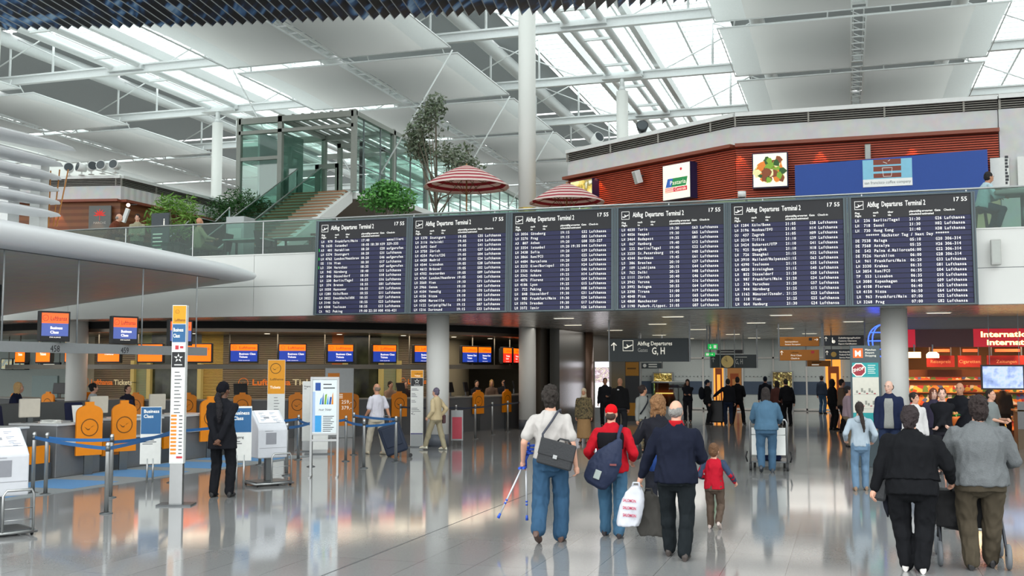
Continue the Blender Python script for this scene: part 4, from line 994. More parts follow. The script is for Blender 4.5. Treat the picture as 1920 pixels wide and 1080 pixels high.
for i, (Y, rz) in enumerate(((15.2, 1.2), (17.2, 1.9), (19.3, 1.4), (21.2, 1.7))): office_chair(-15.75, Y, rz, 'navy office chair behind the %s check-in counter from the left' % ORD[i])
# back counter / conveyor wall behind the row
s = MB(); s.bx(-17.4, -17.1, 12, 22.5, 0, 1.28); tag(s.build('baggage_screen', mat('conveyor_grey', '6b6e6e', .5)), 'long low grey screen wall behind the check-in counters', 'screen wall')
# floor mat with blue fields
t = thing('floor_mat', 'grey floor mat with blue fields in front of the check-in counters', 'floor mat', (-13, 16, 0))
s = MB(); s.prism([(-1.1, -6, .001), (.35, -6, .001), (.75, 1, .001), (1.05, 6.6, .001), (-1.1, 6.6, .001)], (0, 0, .006)); s.build('mat_base', mat('mat_grey', '8b9092', .8), t)
for Y in (-2.3, -.1, 1.9, 3.8, 5.6):
    s = MB(); s.prism([(-1.0, Y - .7, .006), (.3 + .06 * (Y + 2), Y - .7, .006), (.3 + .06 * (Y + 2), Y + .55, .006), (-1.0, Y + .55, .006)], (0, 0, .004)); s.build('blue_field', mat('mat_blue', '5b8fc0', .8, nz=(40, .1)), t)
# ------------------------------------------------------------------ ticket counter arc
CX, CY = -21.5, 37.5
def AP(deg, r_, z=0): return Vector((CX + r_ * math.cos(R(deg)), CY + r_ * math.sin(R(deg)), z))
def arcwall(s, a0, a1, r_, th, z0, z1, m=0, step=3.0):
    n = max(1, int(abs(a1 - a0) / step)); rs = []
    for i in range(n + 1):
        a = a0 + (a1 - a0) * i / n
        rs.append([AP(a, r_, z0), AP(a, r_, z1), AP(a, r_ - th, z1), AP(a, r_ - th, z0)])
    return s.loft(rs, m, True, False)
s = MB(); arcwall(s, -150, 60, 10.9, .55, 3.22, 3.42, 0); struct(s.build('ceiling_lower_ring', mat('dark_gap', '0d0d0d', .8)))
s = MB(); arcwall(s, -150, 60, 10.75, 3.6, 3.12, 3.22, 0); struct(s.build('ceiling_lowered', mat('bronze_ceiling', '7a6f62', .3, .5)))
slat = wavemat('grey_brown_slats', '5d5244', '8a7c68', 5.2, 'Z', .5, bump=.6); goldslat = wavemat('golden_slats', '8a6a2a', 'd8b860', 6.5, 'Z', .4, bump=.6)
greenblind = wavemat('pale_green_blind', '8a9274', '99a184', 14, 'Z', .6, bump=.3); dkgreen = noisemat('dark_reflecting_glass', ['1c1e16', '2c3022', '3c4230', '26281e'], 1.2, .2)
lw = mat('warm_grey_wall', 'a09a88', .6)
s = MB()
for a0, a1, m in ((-135, -113, 4), (-113, -97, 0), (-97, -92, 2), (-92, -78.4, 3), (-78.4, -73, 1), (-73, -46.5, 0), (-46.5, -43.5, 5), (-43.5, -33, 3), (-33, -27.5, 2), (-27.5, -8, 0), (-8, 10, 4), (10, 40, 4)): arcwall(s, a0, a1, 7.6, .15, 0, 3.12, m)
struct(s.build('wall_ticket_hall', [slat, goldslat, greenblind, dkgreen, lw, mat('niche_orange', 'b8652a', .5)]))
s = MB()
for a in (-97, -92, -78.4, -43.2, -33.2, -27.6): p = AP(a, 7.66); s.bx(p.x - .07, p.x + .07, p.y - .07, p.y + .07, 0, 2.3)
struct(s.build('trim_1', mat('pale_yellow_post', 'c8b878', .6)))
s = MB(); arcwall(s, -130, 12, 9.75, .12, 2.02, 2.16, 0)
for k in range(17):
    p = AP(-128 + k * 8.5, 9.69); s.cyl((p.x, p.y, 2.16), (p.x, p.y, 3.13), .018, n=6)
tag(s.build('screen_rail', mat('rail_grey', '8c8880', .5, .3)), 'curved grey rail carrying the row of ticket screens', 'rail')
lst = [(-117, 'tick'), (-108, 'tick'), (-99, 'tick'), (-91, 'tick'), (-82.6, 'tick'), (-73.8, 'tick'), (-65.8, 'bct'), (-57.4, 'bct'), (-48.8, 'bct'), (-40.3, 'bct'), (-31.6, 'bct'), (-19.5, 'bct'), (-14.5, 'bct'), (-4.5, 'red'), (1.5, 'red')]
nmk = {'tick': 'orange Lufthansa Tickets screen', 'bct': 'orange and blue Business Class Tickets screen', 'red': 'orange and red screen'}
pl = ['hidden left behind the canopy rods', 'second at the far left', 'third at the far left', 'left of number 459', 'behind the 459 monitor', 'right of the tall sign post', 'first right of the pure orange ones', 'second of the blue ones', 'third of the blue ones', 'fourth of the blue ones', 'cut by the white column', 'right of the white column', 'last of the blue ones', 'second from the right end', 'at the right end']
for (a, k), q in zip(lst, pl):
    p = AP(a, 9.82); monitor((p.x, p.y, 2.2), R(a + 90), k, '%s, %s' % (nmk[k], q), .86, .6, 'ticket screens over the curved counter')
def wall_letters(a, lab, full, sc=1.0):
    c = AP(a, 7.85); d = Vector((-math.sin(R(a)), math.cos(R(a)), 0)); n_ = Vector((math.cos(R(a)), math.sin(R(a)), 0))
    t = thing('wall_lettering', lab, 'lettering', (c.x, c.y, 1.5), 0)
    s = MB(); z = Vector((0, 0, 1)); w = 2.0 * sc
    s.text('Lufthansa', -d * w * .5 + z * 0, d, z, .24 * sc, 0, fit=w * .54, bold=.03); s.text('Tickets', d * w * .07, d, z, .24 * sc, 1, fit=w * .44, bold=.02)
    crane(s, -d * w * .62 + z * .08, d, z, n_, .14 * sc, 0)
    s.build('letters', [mat('letter_orange', 'd06818', .5, emit=.3), mat('letter_cream', 'd8cda8', .5, emit=.15)], t)
    s = MB()
    for k in (-.5, 0, .45): s.cyl(d * w * k + z * .08, d * w * k + z * .08 - n_ * .27, .012, n=6)
    s.build('stand_off', dsteel, t)
wall_letters(-57.5, 'Lufthansa Tickets lettering on the slatted wall in the centre', True, 1.12); wall_letters(-103, 'Lufthansa Tickets lettering on the slats at far left', True); wall_letters(-19, 'Lufthansa Tickets lettering beside the white column', True)
dk = mat('desk_grey', '5e6062', .5, .2)
angs = [-112 + 8.5 * k for k in range(14)]
dp = ['at the far left end', 'second at the far left', 'third at the far left', 'behind the left check-in row', 'behind the tall sign post', 'behind the suit man', 'under the large wall lettering', 'behind the two white totems', 'behind the orange price board', 'behind the man with the suitcase', 'beside the pillar sign', 'behind the white column', 'at the right with the agents', 'last at the right end']
for a, q in zip(angs, dp):
    p = AP(a, 10.35); t = thing('ticket_desk', 'dark grey ticket desk of the curved counter, %s' % q, 'desk', (p.x, p.y, 0), R(a + 90), 'desks of the curved ticket counter')
    s = MB(); s.prism([(-.75, -.3, 0), (.75, -.3, 0), (.69, .45, 0), (-.69, .45, 0)], (0, 0, 1.08)); s.build('body', dk, t)
    s = MB(); s.prism([(-.755, -.34, 1.08), (.755, -.34, 1.08), (.69, .48, 1.08), (-.69, .48, 1.08)], (0, 0, .04)); s.build('desk_top', mat('desk_top_grey', '8a8a86', .4), t)
for i, a in enumerate([-107.8 + 8.5 * k for k in range(13)]):
    p = AP(a, 10.72); orange_panel(p.x, p.y, R(a + 90), 'orange arched divider at the ticket desks, %s from the left' % (ORD[i] if i < 12 else 'last'), .78, .55, .52, 'orange dividers of the ticket counter')
for i, a in enumerate((-100, -66, -49, -38, -27, -23, -10, -6)):
    p = AP(a, 10.2); t = thing('ticket_monitor', 'black flat monitor on the ticket counter, %s from the left' % ORD[i], 'monitor', (p.x, p.y, 1.12), R(a + 90 + 25), 'monitors on the ticket counter')
    s = MB(); s.box((0, 0, .3), (.42, .04, .34), M=Matrix.Rotation(R(-12), 3, 'X')); s.build('screen_back', black, t, bev=.01)
    s = MB(); s.bx(-.03, .03, -.02, .02, 0, .2); s.bx(-.12, .12, -.09, .09, 0, .015); s.build('stand', dsteel, t)
# price board kiosk in front of the ticket wall
p = onz(650, 806, 0); p = Vector((-14.35, 28.7, 0))
t = thing('price_board', 'orange and grey fare board at the ticket counter', 'fare board', p, R(-57 + 90))
s = MB(); s.bx(-.42, .42, -.06, .06, 0, 2.05); s.build('board', silver, t, bev=.01)
s = MB(); s.bx(-.38, .38, -.07, -.06, .35, 1.32, 0); s.bx(-.34, .0, -.07, -.06, 1.45, 1.9, 0)
X, Z = (1, 0, 0), (0, 0, 1)
for k, (a_, b_) in enumerate((('79,-', '259,-'), ('99,-', '379,-'))): s.text(a_, (-.3, -.073, 1.0 - .17 * k), X, Z, .15, 1); s.text(b_, (.06, -.073, 1.0 - .17 * k), X, Z, .15, 1)
for k in range(3): s.bx(-.3, .1, -.073, -.071, 1.16 + .05 * k, 1.18 + .05 * k, 1)
s.build('prints', [orange, signwhite], t)
# ------------------------------------------------------------------ totems and free standing signs
def totem(name, lab, p, rz, w, h, z0, segs, th=.08, foot=True, cat='totem sign', legs=None):
    t = thing(name, lab, cat, (p[0], p[1], 0), rz)
    s = MB(); s.bx(-w / 2, w / 2, -th / 2, th / 2, z0, h); s.build('panel', white if legs is None else paper, t, bev=.004)
    s = MB(); mats = []; y = -th / 2 - .003
    for (m, a, b_, tx) in segs:
        if m not in mats: mats.append(m)
        s.bx(-w / 2 + .008, w / 2 - .008, y, y + .004, a, b_, mats.index(m))
        for (body, x_, z_, sz, tm, al, fit) in tx:
            if tm not in mats: mats.append(tm)
            if body == '@': crane(s, (x_, y - .002, z_), (1, 0, 0), (0, 0, 1), (0, -1, 0), sz, mats.index(tm))
            elif body == '*':
                for k in range(5):
                    q = R(90 + 72 * k); c = Vector((x_, y - .002, z_)); e = lambda ang_, r_: c + Vector((r_ * math.cos(ang_), 0, r_ * math.sin(ang_)))
                    s.add([e(q, sz), e(q + .5, sz * .45), e(q, sz * .3), e(q - .5, sz * .45)], [(3, 2, 1, 0)], mats.index(tm))
            elif body == '=': s.bx(x_, x_ + fit, y - .002, y, z_, z_ + sz, mats.index(tm))
            else: s.text(body, (x_, y - .0025, z_), (1, 0, 0), (0, 0, 1), sz, mats.index(tm), al, fit=fit, bold=.01)
    s.build('print', mats, t)
    if z0 > 0:
        if legs: 
            for x_ in legs: s = MB(); s.cyl((x_, 0, 0), (x_, 0, z0 + .1), .018, n=10); s.build('leg', steel, t)
        else: s = MB(); s.bx(-w / 2 + .01, w / 2 - .01, -th / 2 + .01, th / 2 - .01, 0, z0); s.build('plinth', steel, t)
    if foot: s = MB(); s.box((0, 0, .012), (w + .3, .36, .024)); s.build('foot_plate', dsteel, t)
    return t
txt = mat('print_dark', '3a3e44', .6); txo = mat('print_brown', '6a4a10', .6); psw = mat('totem_white', 'e6e8e4', .5); opr = mat('print_orange', 'e08a20', .6); redp = mat('print_red', 'c83a44', .6)
lines = lambda x0, z0, n, dz, wd, m=txt, th=.012: [('=', x0, z0 - k * dz, th, m, 'L', wd * (.6 + .4 * ((k * 7) % 5) / 5)) for k in range(n)]
totem('sign_totem', 'tall slim white sign totem headed Lufthansa Business Class in the left foreground', (-9.65, 13.95), R(20), .21, 3.0, .62,
      [(yellow, 2.72, 2.99, [('@', -.03, 2.9, .03, txo, 'C', None), ('Lufthansa', -.07, 2.755, .06, txo, 'L', .16)]), (bluet, 2.44, 2.71, [('Business', -.085, 2.6, .08, signwhite, 'L', .15), ('Class', -.085, 2.51, .08, signwhite, 'L', .1)]),
       (psw, 2.30, 2.43, [('=', -.05, 2.33, .06, redp, 'L', .05), ('=', .02, 2.345, .035, redp, 'L', .05)]), (black, 2.06, 2.29, [('*', .0, 2.2, .07, psw, 'C', None), ('=', -.06, 2.09, .015, psw, 'L', .12)]),
       (psw, .64, 2.05, lines(-.05, 1.98, 12, .055, .12) + [('=', -.09, 1.32 - k * .056, .03, opr, 'L', .085) for k in range(11)] + [('=', .03, 1.325 - k * .056, .014, txt, 'L', .05) for k in range(11)] + [('=', 0, .70, .03, redp, 'L', .09)])], th=.13)
totem('pillar_sign', 'white sign totem with yellow and black head leaning at the white column', (-10.75, 26.0), R(18), .33, 2.0, .0,
      [(yellow, 1.80, 1.99, [('Lufthansa', -.06, 1.89, .05, txo, 'L', .2), ('Tickets', -.06, 1.83, .05, signwhite, 'L', .15)]), (black, 1.58, 1.79, [('*', 0, 1.70, .07, psw, 'C', None), ('=', -.08, 1.6, .012, psw, 'L', .16)]),
       (psw, .36, 1.57, lines(-.14, 1.5, 2, .03, .24) + lines(-.14, 1.38, 3, .04, .16) + lines(-.14, 1.2, 2, .04, .16) + lines(-.14, 1.0, 3, .04, .26) + [('<-', -.15, .82, .12, txt, 'L', .1)]), (mat('totem_violet', '5c5c8a', .5), .33, .36, []), (silver, 0.02, .33, [])], th=.1)
totem('business_class_sign', 'blue and white Business Class sign on two posts before the check-in counters', (-12.05, 16.6), R(30), .36, 1.35, .32,
      [(bluet, .86, 1.34, [('Business', -.13, 1.24, .085, signwhite, 'L', .27), ('Class', -.13, 1.15, .085, signwhite, 'L', .17)]), (psw, .33, .86, lines(-.14, .78, 4, .035, .26))], th=.02, legs=(-.05, .05), foot=False)
totem('business_class_sign', 'blue and white Business Class sign behind the man in the suit', (-9.86, 16.05), R(30), .36, 1.40, .48,
      [(bluet, .96, 1.37, [('Business', -.13, 1.26, .085, signwhite, 'L', .27), ('Class', -.13, 1.17, .085, signwhite, 'L', .17)]), (psw, .49, .96, [('Eingang', -.13, .86, .06, txt, 'L', .18)] + lines(-.13, .8, 2, .035, .2))], th=.02, legs=(-.06, .06), foot=False)
totem('yellow_totem', 'yellow Lufthansa Tickets totem behind the head of the man in the suit', (-13.35, 23.3), R(28), .42, 2.25, .1,
      [(yellow, 1.42, 2.24, [('@', -.02, 2.04, .13, txo, 'C', None), ('Lufthansa', -.15, 1.75, .08, txo, 'L', .32), ('Tickets', -.15, 1.55, .09, signwhite, 'L', .25)]), (psw, .12, 1.42, lines(-.05, 1.32, 6, .07, .14))], th=.06)
totem('white_totem', 'tall white Eingang totem, the rear one of two', (-12.75, 23.9), R(26), .36, 1.72, .25, [(psw, .27, 1.71, [('Eingang', -.14, 1.58, .055, txt, 'L', .16)] + lines(-.14, 1.53, 1, .03, .1))], th=.12)
totem('white_totem', 'shorter white Eingang totem in front of the taller one', (-12.1, 23.2), R(26), .40, 1.32, .1, [(psw, .12, 1.31, [('Eingang', -.15, 1.22, .055, txt, 'L', .18)] + lines(-.15, 1.17, 1, .03, .1))], th=.12)
# poster stand
t = thing('poster_stand', 'silver poster stand with a blue and white advert behind the barrier tapes', 'poster stand', (-9.5, 18.4, 0), R(24))
s = MB()
for x_ in (-.25, .25): s.bx(x_ - .022, x_ + .022, -.025, .025, 0, 1.86)
s.bx(-.27, .27, -.025, .025, 1.83, 1.88); s.bx(-.25, .25, -.02, .02, .78, .82); s.bx(-.25, .25, -.02, .02, .66, .70); s.build('frame', steel, t, bev=.004)
s = MB()
for x_ in (-.25, .25): s.box((x_, 0, .014), (.04, .62, .028))
s.build('foot', steel, t)
s = MB(); s.bar((.12, .1, 1.0), (.12, .32, .02), .03, .03); s.build('strut', steel, t)
s = MB(); a, b_ = -.228, .228; y = -.012; s.bx(a, b_, y, .012, .82, 1.83, 0); y -= .002
s.bx(a + .05, a + .15, y, y + .002, 1.62, 1.77, 1); s.bx(a + .2, b_ - .04, y, y + .002, 1.66, 1.68, 4); s.bx(a + .2, b_ - .1, y, y + .002, 1.73, 1.75, 4)
for k in range(6):
    x_ = a + .13 + .045 * k; s.add([(x_, y, 1.36), (x_ + .035, y, 1.36), (x_ + .05 - .02 * (k % 2), y, 1.5 + .03 * ((k * 3) % 4)), (x_ + .015, y, 1.46 + .04 * (k % 3))], [(0, 1, 2, 3)], [2, 1, 3, 2, 1, 5][k])
s.text('nur hier', (a + .12, y, 1.24), X, Z, .07, 4, fit=.24); s.bx(a + .05, a + .17, y, y + .002, .84, 1.15, 2); s.bx(a, a + .05, y, y + .001, .84, 1.6, 6)
for k in range(9): s.bx(a + .2, b_ - .05 - .03 * (k % 3), y, y + .002, 1.13 - k * .035, 1.142 - k * .035, 4)
s.build('poster', [mat('poster_pale', 'e2ecee', .4), mat('poster_blue', '1c4c9c', .5), mat('poster_cyan', '3aa0e0', .5), mat('poster_green', '7fb030', .5), txt, opr, mat('poster_lilac', 'a9c4e8', .5)], t)
# self-service machines on wheeled stands
kw = mat('machine_white', 'cfd2d8', .4); kd = mat('machine_grey', '8d8f96', .4)
def machine(p, rz, lab):
    t = thing('check_in_machine', lab, 'check-in machine', (p[0], p[1], 0), rz, 'self-service machines')
    prof = [(-.23, .48), (-.23, .98), (-.16, 1.06), (.15, 1.30), (.19, 1.29), (.20, 1.22), (.19, .48)]
    s = MB(); s.prism([(-.27, y, z) for y, z in prof], (.54, 0, 0)); s.build('cabinet', kw, t, bev=.02)
    d = Vector((0, .31, .24)).normalized(); n_ = Vector((0, -d.z, d.y)); o_ = Vector((0, -.145, 1.075)) + n_ * .004
    s = MB(); Q = lambda x0, x1, v0, v1, m: s.add([o_ + Vector((x0, 0, 0)) + d * v0, o_ + Vector((x1, 0, 0)) + d * v0, o_ + Vector((x1, 0, 0)) + d * v1, o_ + Vector((x0, 0, 0)) + d * v1], [(0, 1, 2, 3)], m)
    Q(-.22, .22, .02, .36, 0); o_ = o_ + n_ * .002
    for x_, v in ((-.16, .28), (.04, .28), (-.15, .2), (.05, .18), (-.17, .1), (.06, .1), (.1, .05)): Q(x_, x_ + .1, v, v + .012, 1); Q(x_, x_ + .06, v - .03, v - .02, 1)
    Q(-.1, .0, .13, .18, 2)
    s.build('touch_panel', [mat('panel_white', 'e8eaf0', .2), mat('panel_print', '9098a8', .5), kd], t)
    s = MB(); s.bx(-.13, .06, -.235, -.228, .72, .92, 0); s.build('printer_slot', [kd], t)
    s = MB(); s.bx(-.25, .25, -.234, -.23, .655, .66); s.bx(-.15, .0, -.236, -.23, .95, .956); s.build('seam', kd, t)
    s = MB(); s.bx(-.05, .05, -.05, .05, .08, .48); s.bx(-.3, .3, -.28, .26, .05, .075); s.build('pedestal', dsteel, t)
    s = MB(); s.tube([(.30, -.34, .06), (.30, -.34, .5), (.27, -.34, .56), (-.02, -.34, .56), (-.06, -.34, .5), (-.06, -.34, .06)], .016, 8)
    for z in (.2, .34): s.cyl((-.06, -.34, z), (.3, -.34, z), .006, n=6)
    s.build('guard_loop', steel, t)
    s = MB(); s.tube([(-.34, -.34, .05), (.34, -.34, .05), (.34, .28, .05), (-.34, .28, .05)], .02, 8, 0, True); s.build('base_frame', steel, t)
    for x_ in (-.3, .3):
        for y_ in (-.3, .25): s = MB(); s.cyl((x_ - .012, y_, .03), (x_ + .012, y_, .03), .03, n=12); s.build('castor', black, t)
machine((-9.80, 16.85), R(52), 'white self-service check-in machine right of the man in the suit')
machine((-10.05, 10.85), R(60), 'white self-service check-in machine cut by the left picture edge')
# ------------------------------------------------------------------ barrier posts and tapes
tape = mat('tape_blue', '2c6aa8', .6); tdark = mat('tape_dark', '2a3040', .6)
def make_post():
    t = thing('barrier_post', 'p', 'barrier post', (0, 0, 0), 0, 'steel barrier posts')
    s = MB(); s.lathe((0, 0, 0), [(.032, .02), (.032, .98), (.026, 1.0), (.001, 1.0)], 14); s.build('tube', steel, t)
    s = MB(); s.cyl((0, 0, .87), (0, 0, .955), .034, n=14); s.build('tape_head', dsteel, t)
    s = MB(); s.lathe((0, 0, 0), [(.09, 0), (.09, .008), (.05, .022), (.033, .024)], 20); s.build('foot_disc', dsteel, t)
    return t
PP = [((61, 925), 'first at the left beside the cut-off machine'), ((85, 927), 'second from the left picture edge'), ((199, 963), 'nearest one of the pair under the Business Class sign'), ((207, 933), 'rear one of the pair under the Business Class sign'), ((487, 872), 'behind the self-service machine'), ((537, 892), 'touching the right side of the machine'), ((559, 862), 'before the shorter white totem'), ((583, 875), 'left of the poster stand'), ((648, 865), 'first right of the poster stand'), ((663, 853), 'second right of the poster stand'), ((682, 878), 'before the blue suitcase at left'), ((742, 867), 'before the blue suitcase at right'), ((751, 822), 'behind the suitcase'), ((855, 825), 'behind the woman in beige'), ((891, 823), 'second right of the white column'), ((923, 815), 'third right of the white column'), ((952, 810), 'fourth right of the white column'), ((980, 803), 'last at the dark round column'), ((322, 905), 'behind the tall sign totem')]
p0 = None; PX = {}
for (px_, py_), q in PP:
    p = onz(px_, py_); PX[px_] = p; lab = 'steel barrier post, %s' % q
    if p0 is None: p0 = make_post(); p0.location = p; p0['label'] = lab
    else: dup(p0, p, 0, lab)
def belt(a, b_, lab, m=tape, z=.91, z2=None, sag=.02):
    a, b_ = PX[a] if not isinstance(a, Vector) else a, PX[b_] if not isinstance(b_, Vector) else b_
    s = MB(); z2 = z if z2 is None else z2; d = (b_ - a); d.z = 0; n_ = Vector((-d.y, d.x, 0)).normalized() * .0015; rs = []
    L_ = d.length; d.normalize(); a = a + d * .036; b_ = b_ - d * .036
    for i in range(9):
        q = i / 8; p = a.lerp(b_, q); zc = z + (z2 - z) * q - sag * 4 * q * (1 - q)
        rs.append([p - n_ + Vector((0, 0, zc - .026)), p + n_ + Vector((0, 0, zc - .026)), p + n_ + Vector((0, 0, zc + .026)), p - n_ + Vector((0, 0, zc + .026))])
    s.loft(rs, 0, True, False); tag(s.build('barrier_tape', m), lab, 'barrier tape', 'barrier tapes')
belt(61, 199, 'blue tape from the left machine to the nearest post'); belt(85, 207, 'blue tape crossing the tall orange divider')
belt(199, 322, 'blue tape from the nearest post to behind the sign totem'); belt(207, 322, 'blue tape just behind the nearest right one', z=.87)
belt(322, 487, 'blue tape passing behind the man in the suit'); belt(487, 559, 'blue tape behind the self-service machine'); belt(537, 583, 'blue tape between machine and poster stand'); belt(559, 583, 'short blue tape before the white totems', z=.88)
belt(583, 648, 'blue tape behind the poster stand'); belt(648, 682, 'blue tape right of the poster stand', z=.88); belt(663, 742, 'blue tape in front of the suitcase', z=.93); belt(682, 742, 'lower blue tape before the suitcase', z=.86)
belt(751, 855, 'dark tape passing behind the white column', tdark); belt(855, 891, 'dark tape right of the woman in beige', tdark); belt(891, 923, 'dark tape before the ticket agents', tdark); belt(923, 952, 'dark tape farther right of the column', tdark); belt(952, 980, 'dark tape ending at the round column', tdark)
# red display board behind the woman in beige
t = thing('red_leaflet_board', 'grey framed board with red sheet behind the woman in beige', 'board', (-10.0, 27.0, 0), R(14))
s = MB(); s.bx(-.16, .16, -.02, .02, .12, .92); s.build('frame', silver, t)
s = MB(); s.bx(-.13, .13, -.026, -.02, .16, .74); s.build('red_sheet', mat('red_sheet', 'c04858', .6), t)
s = MB(); s.bx(-.16, -.13, -.12, .12, 0, .12); s.bx(.13, .16, -.12, .12, 0, .12); s.build('feet', dsteel, t)
# ------------------------------------------------------------------ far left background behind the row
s = MB(); s.bx(-34, -21, 34.5, 34.7, 0, 3.42); struct(s.build('wall_back_left', mat('pale_green_wall', 'c3cec8', .6)))
for i, px_ in enumerate((15, 38)):
    p = ony(px_, 670, 34.3); t = thing('wall_screen', 'small wall screen at far left, the %s one' % ['left', 'right'][i], 'screen', (p.x, 34.3, 1.98))
    s = MB(); s.bx(-.28, .28, -.06, .2, 0, .44); s.build('housing', black, t)
    s = MB(); s.bx(-.25, .25, -.066, -.06, .03, .41); s.build('picture', noisemat('map_screen', ['8fb0b8', 'd8c890', '7f98a0', 'c0b080'], 6, .4, emit=.5), t)
s = MB(); s.bx(-30.5, -29.3, 34.42, 34.5, 0, 1.75); s.bx(-28.8, -27.6, 34.42, 34.5, 0, 1.7)
struct(s.build('window_9', mat('pale_glazing', 'a9c0be', .2)))
p = ony(95, 690, 33); t = thing('hanging_sign', 'small dark hanging sign behind the left white column', 'sign', (p.x, 33, 2.1))
s = MB(); s.bx(-.45, .45, -.04, .04, 0, .16); s.build('sign_board', sgrey, t)
s = MB(); s.bx(-.3, .2, -.045, -.04, .05, .1); s.build('lettering', signwhite, t)
s = MB(); s.cyl((-.4, 0, .16), (-.4, 0, 1.32), .012, n=6); s.cyl((.4, 0, .16), (.4, 0, 1.32), .012, n=6); s.build('rod', dsteel, t)
s = MB(); s.cyl((-16.6, 17.6, 0), (-16.6, 17.6, 3.75), .13, n=20); struct(s.build('column_dark', mat('dark_column', '4b5256', .4, .3)))
# ================================================================== under the gallery: passage, shop, signs, exit wall
X, Z = (1, 0, 0), (0, 0, 1)
glassw = mat('pale_glass_wall', 'd2dede', .4); bandb = mat('slate_blue_band', '4d6078', .5); dkbrown = mat('dark_bronze_wall', '4a4238', .35, .3)
s = MB(); s.bx(-12, 14, 53, 53.2, 0, 3.42, 0); struct(s.build('wall_back', glassw))
s = MB(); s.bx(-10.4, 0.5, 52.96, 53, .78, 1.4); struct(s.build('trim_2', bandb))
s = MB()
for px_ in (1112, 1140, 1180, 1237, 1318, 1336, 1358, 1392, 1450, 1482, 1512, 1546, 1578): p = ony(px_, 690, 52.9); s.bx(p.x - .04, p.x + .04, 52.9, 53.0, 0, 3.42)
s.bx(-12, 3, 52.9, 53, 2.5, 2.58); s.bx(-12, 3, 52.9, 53, .02, .12); struct(s.build('trim_3', white))
s = MB()
for k in range(60): s.bx(-10.3 + k * .18, -10.24 + k * .18, 52.95, 52.96, 1.62, 1.66)
struct(s.build('trim_4', mat('dot_grey', '6d7c80', .5)))
warmlit = mat('warm_lit_opening', 'f0a040', .6, emit=.9); dooro = mat('door_frame_orange', 'a8501c', .5)
def opening(i, x0, x1, h, m1):
    s = MB(); a = ony(x0, 700, 52.94); b_ = ony(x1, 700, 52.94)
    s.bx(a.x, b_.x, 52.93, 52.99, 0, h, 0); w = b_.x - a.x
    s.bx(a.x + w * .2, a.x + w * .8, 52.91, 52.93, 0, h * .85, 1); s.bx(a.x + w * .35, a.x + w * .65, 52.9, 52.91, 0, h * .72, 0)
    struct(s.build('door_%d' % i, [m1, dooro]))
opening(1, 1337, 1358, 2.4, warmlit); opening(2, 1364, 1390, 2.1, mat('brown_lit', '9a6a3a', .6, emit=.3)); opening(3, 1546, 1580, 2.5, warmlit)
def poster(x0, y0, x1, y1, m, lab, back=silver):
    a = ony(x0, y0, 52.6); b_ = ony(x1, y1, 52.6); t = thing('poster_lightbox', lab, 'lightbox', ((a.x + b_.x) / 2, 52.6, 0)); w = b_.x - a.x
    s = MB(); s.bx(-w / 2 - .06, w / 2 + .06, 0, .2, 0, a.z + .06); s.build('case', back, t)
    s = MB(); s.bx(-w / 2, w / 2, -.01, 0, b_.z, a.z); s.build('picture', m, t)
poster(1226, 700, 1260, 745, noisemat('gold_poster', ['f0e6a0', '8a7430', '3a3418', 'c8a850', 'f8f0c0'], 3.0, .4, emit=.7, detail=3, dist=1.5), 'golden lit poster on the far wall left of the clock sign')
poster(1449, 698, 1485, 726, noisemat('gold_poster_b', ['e8e0a0', '6a5a30', '2a2818', 'b89a50', 'e0f0a0'], 3.0, .4, emit=.5, detail=3, dist=2), 'yellow and dark lit poster behind the standing pair')
# dark wall left of the passage, brown pillar and bright advert
s = MB(); s.bx(-10.2, -10.0, 35.2, 53, 0, 3.42); struct(s.build('wall_passage_left', dkbrown))
s = MB(); s.bx(-9.9, -9.55, 36.0, 40.5, 0, 3.42); struct(s.build('wall_dark_panels', mat('dark_panel', '3d3c36', .25, .2)))
s = MB(); s.cyl((-9.62, 40.2, 0), (-9.62, 40.2, 3.42), .3, n=28); struct(s.build('column_brown', mat('brown_bronze_column', '6e5545', .35, .3)))
t = thing('advert_lightbox', 'glaring white advertising lightbox right of the brown pillar', 'lightbox', (-9.0, 40.3, 0))
s = MB(); s.bx(-.3, .3, 0, .3, 0, 2.32); s.build('case', silver, t)
s = MB(); s.bx(-.27, .27, -.01, 0, .55, 1.48, 0); s.bx(-.27, .27, -.01, 0, 1.48, 2.08, 1); s.bx(-.27, .27, -.01, 0, 2.08, 2.28, 0)
s.build('lit_face', [mat('advert_white', 'f6f4ff', .4, emit=2.2), noisemat('advert_picture', ['f4f0f8', 'e0d0d8', '9a8090', 'f0e8d0', '605868'], 9, .4, emit=1.0)], t)
t = thing('lift_sign_tower', 'yellow topped dark info tower beside the lightbox', 'info tower', (-8.0, 41.2, 0))
s = MB(); s.bx(-.28, .28, 0, .2, 0, 2.3); s.build('body', dark, t)
s = MB(); s.bx(-.26, .26, -.01, 0, .2, .7, 0); s.build('yellow_face', [mat('ochre', 'b8801c', .5)], t); s = MB(); s.bx(-.26, .26, -.01, 0, 1.75, 2.28, 0); s.bx(-.2, .15, -.014, -.01, 2.0, 2.06, 1); s.build('yellow_face', [mat('ochre', 'b8801c', .5), txo], t)
s = MB(); s.bx(.28, .33, .02, .18, 0, 3.42); s.build('edge_post', silver, t)
t = thing('glass_showcase', 'glass cabinet with small lights under the gallery behind the woman in grey', 'showcase', (-6.9, 43.5, 0))
s = MB(); s.bx(-.7, .7, -.3, .3, 0, .5); s.bx(-.7, .7, -.3, .3, 1.45, 1.5); s.build('body', silver, t)
s = MB(); s.bx(-.7, .7, -.3, -.29, .5, 1.45); s.build('glass_front', gglass, t)
s = MB(); s.bx(-.65, .65, .2, .25, .5, 1.45, 0); s.bx(-.6, .1, .1, .2, 1.0, 1.04, 1); s.build('display', [mat('display_red', '8a3a2a', .5), mat('warm_strip', 'ffb060', .4, emit=3)], t)
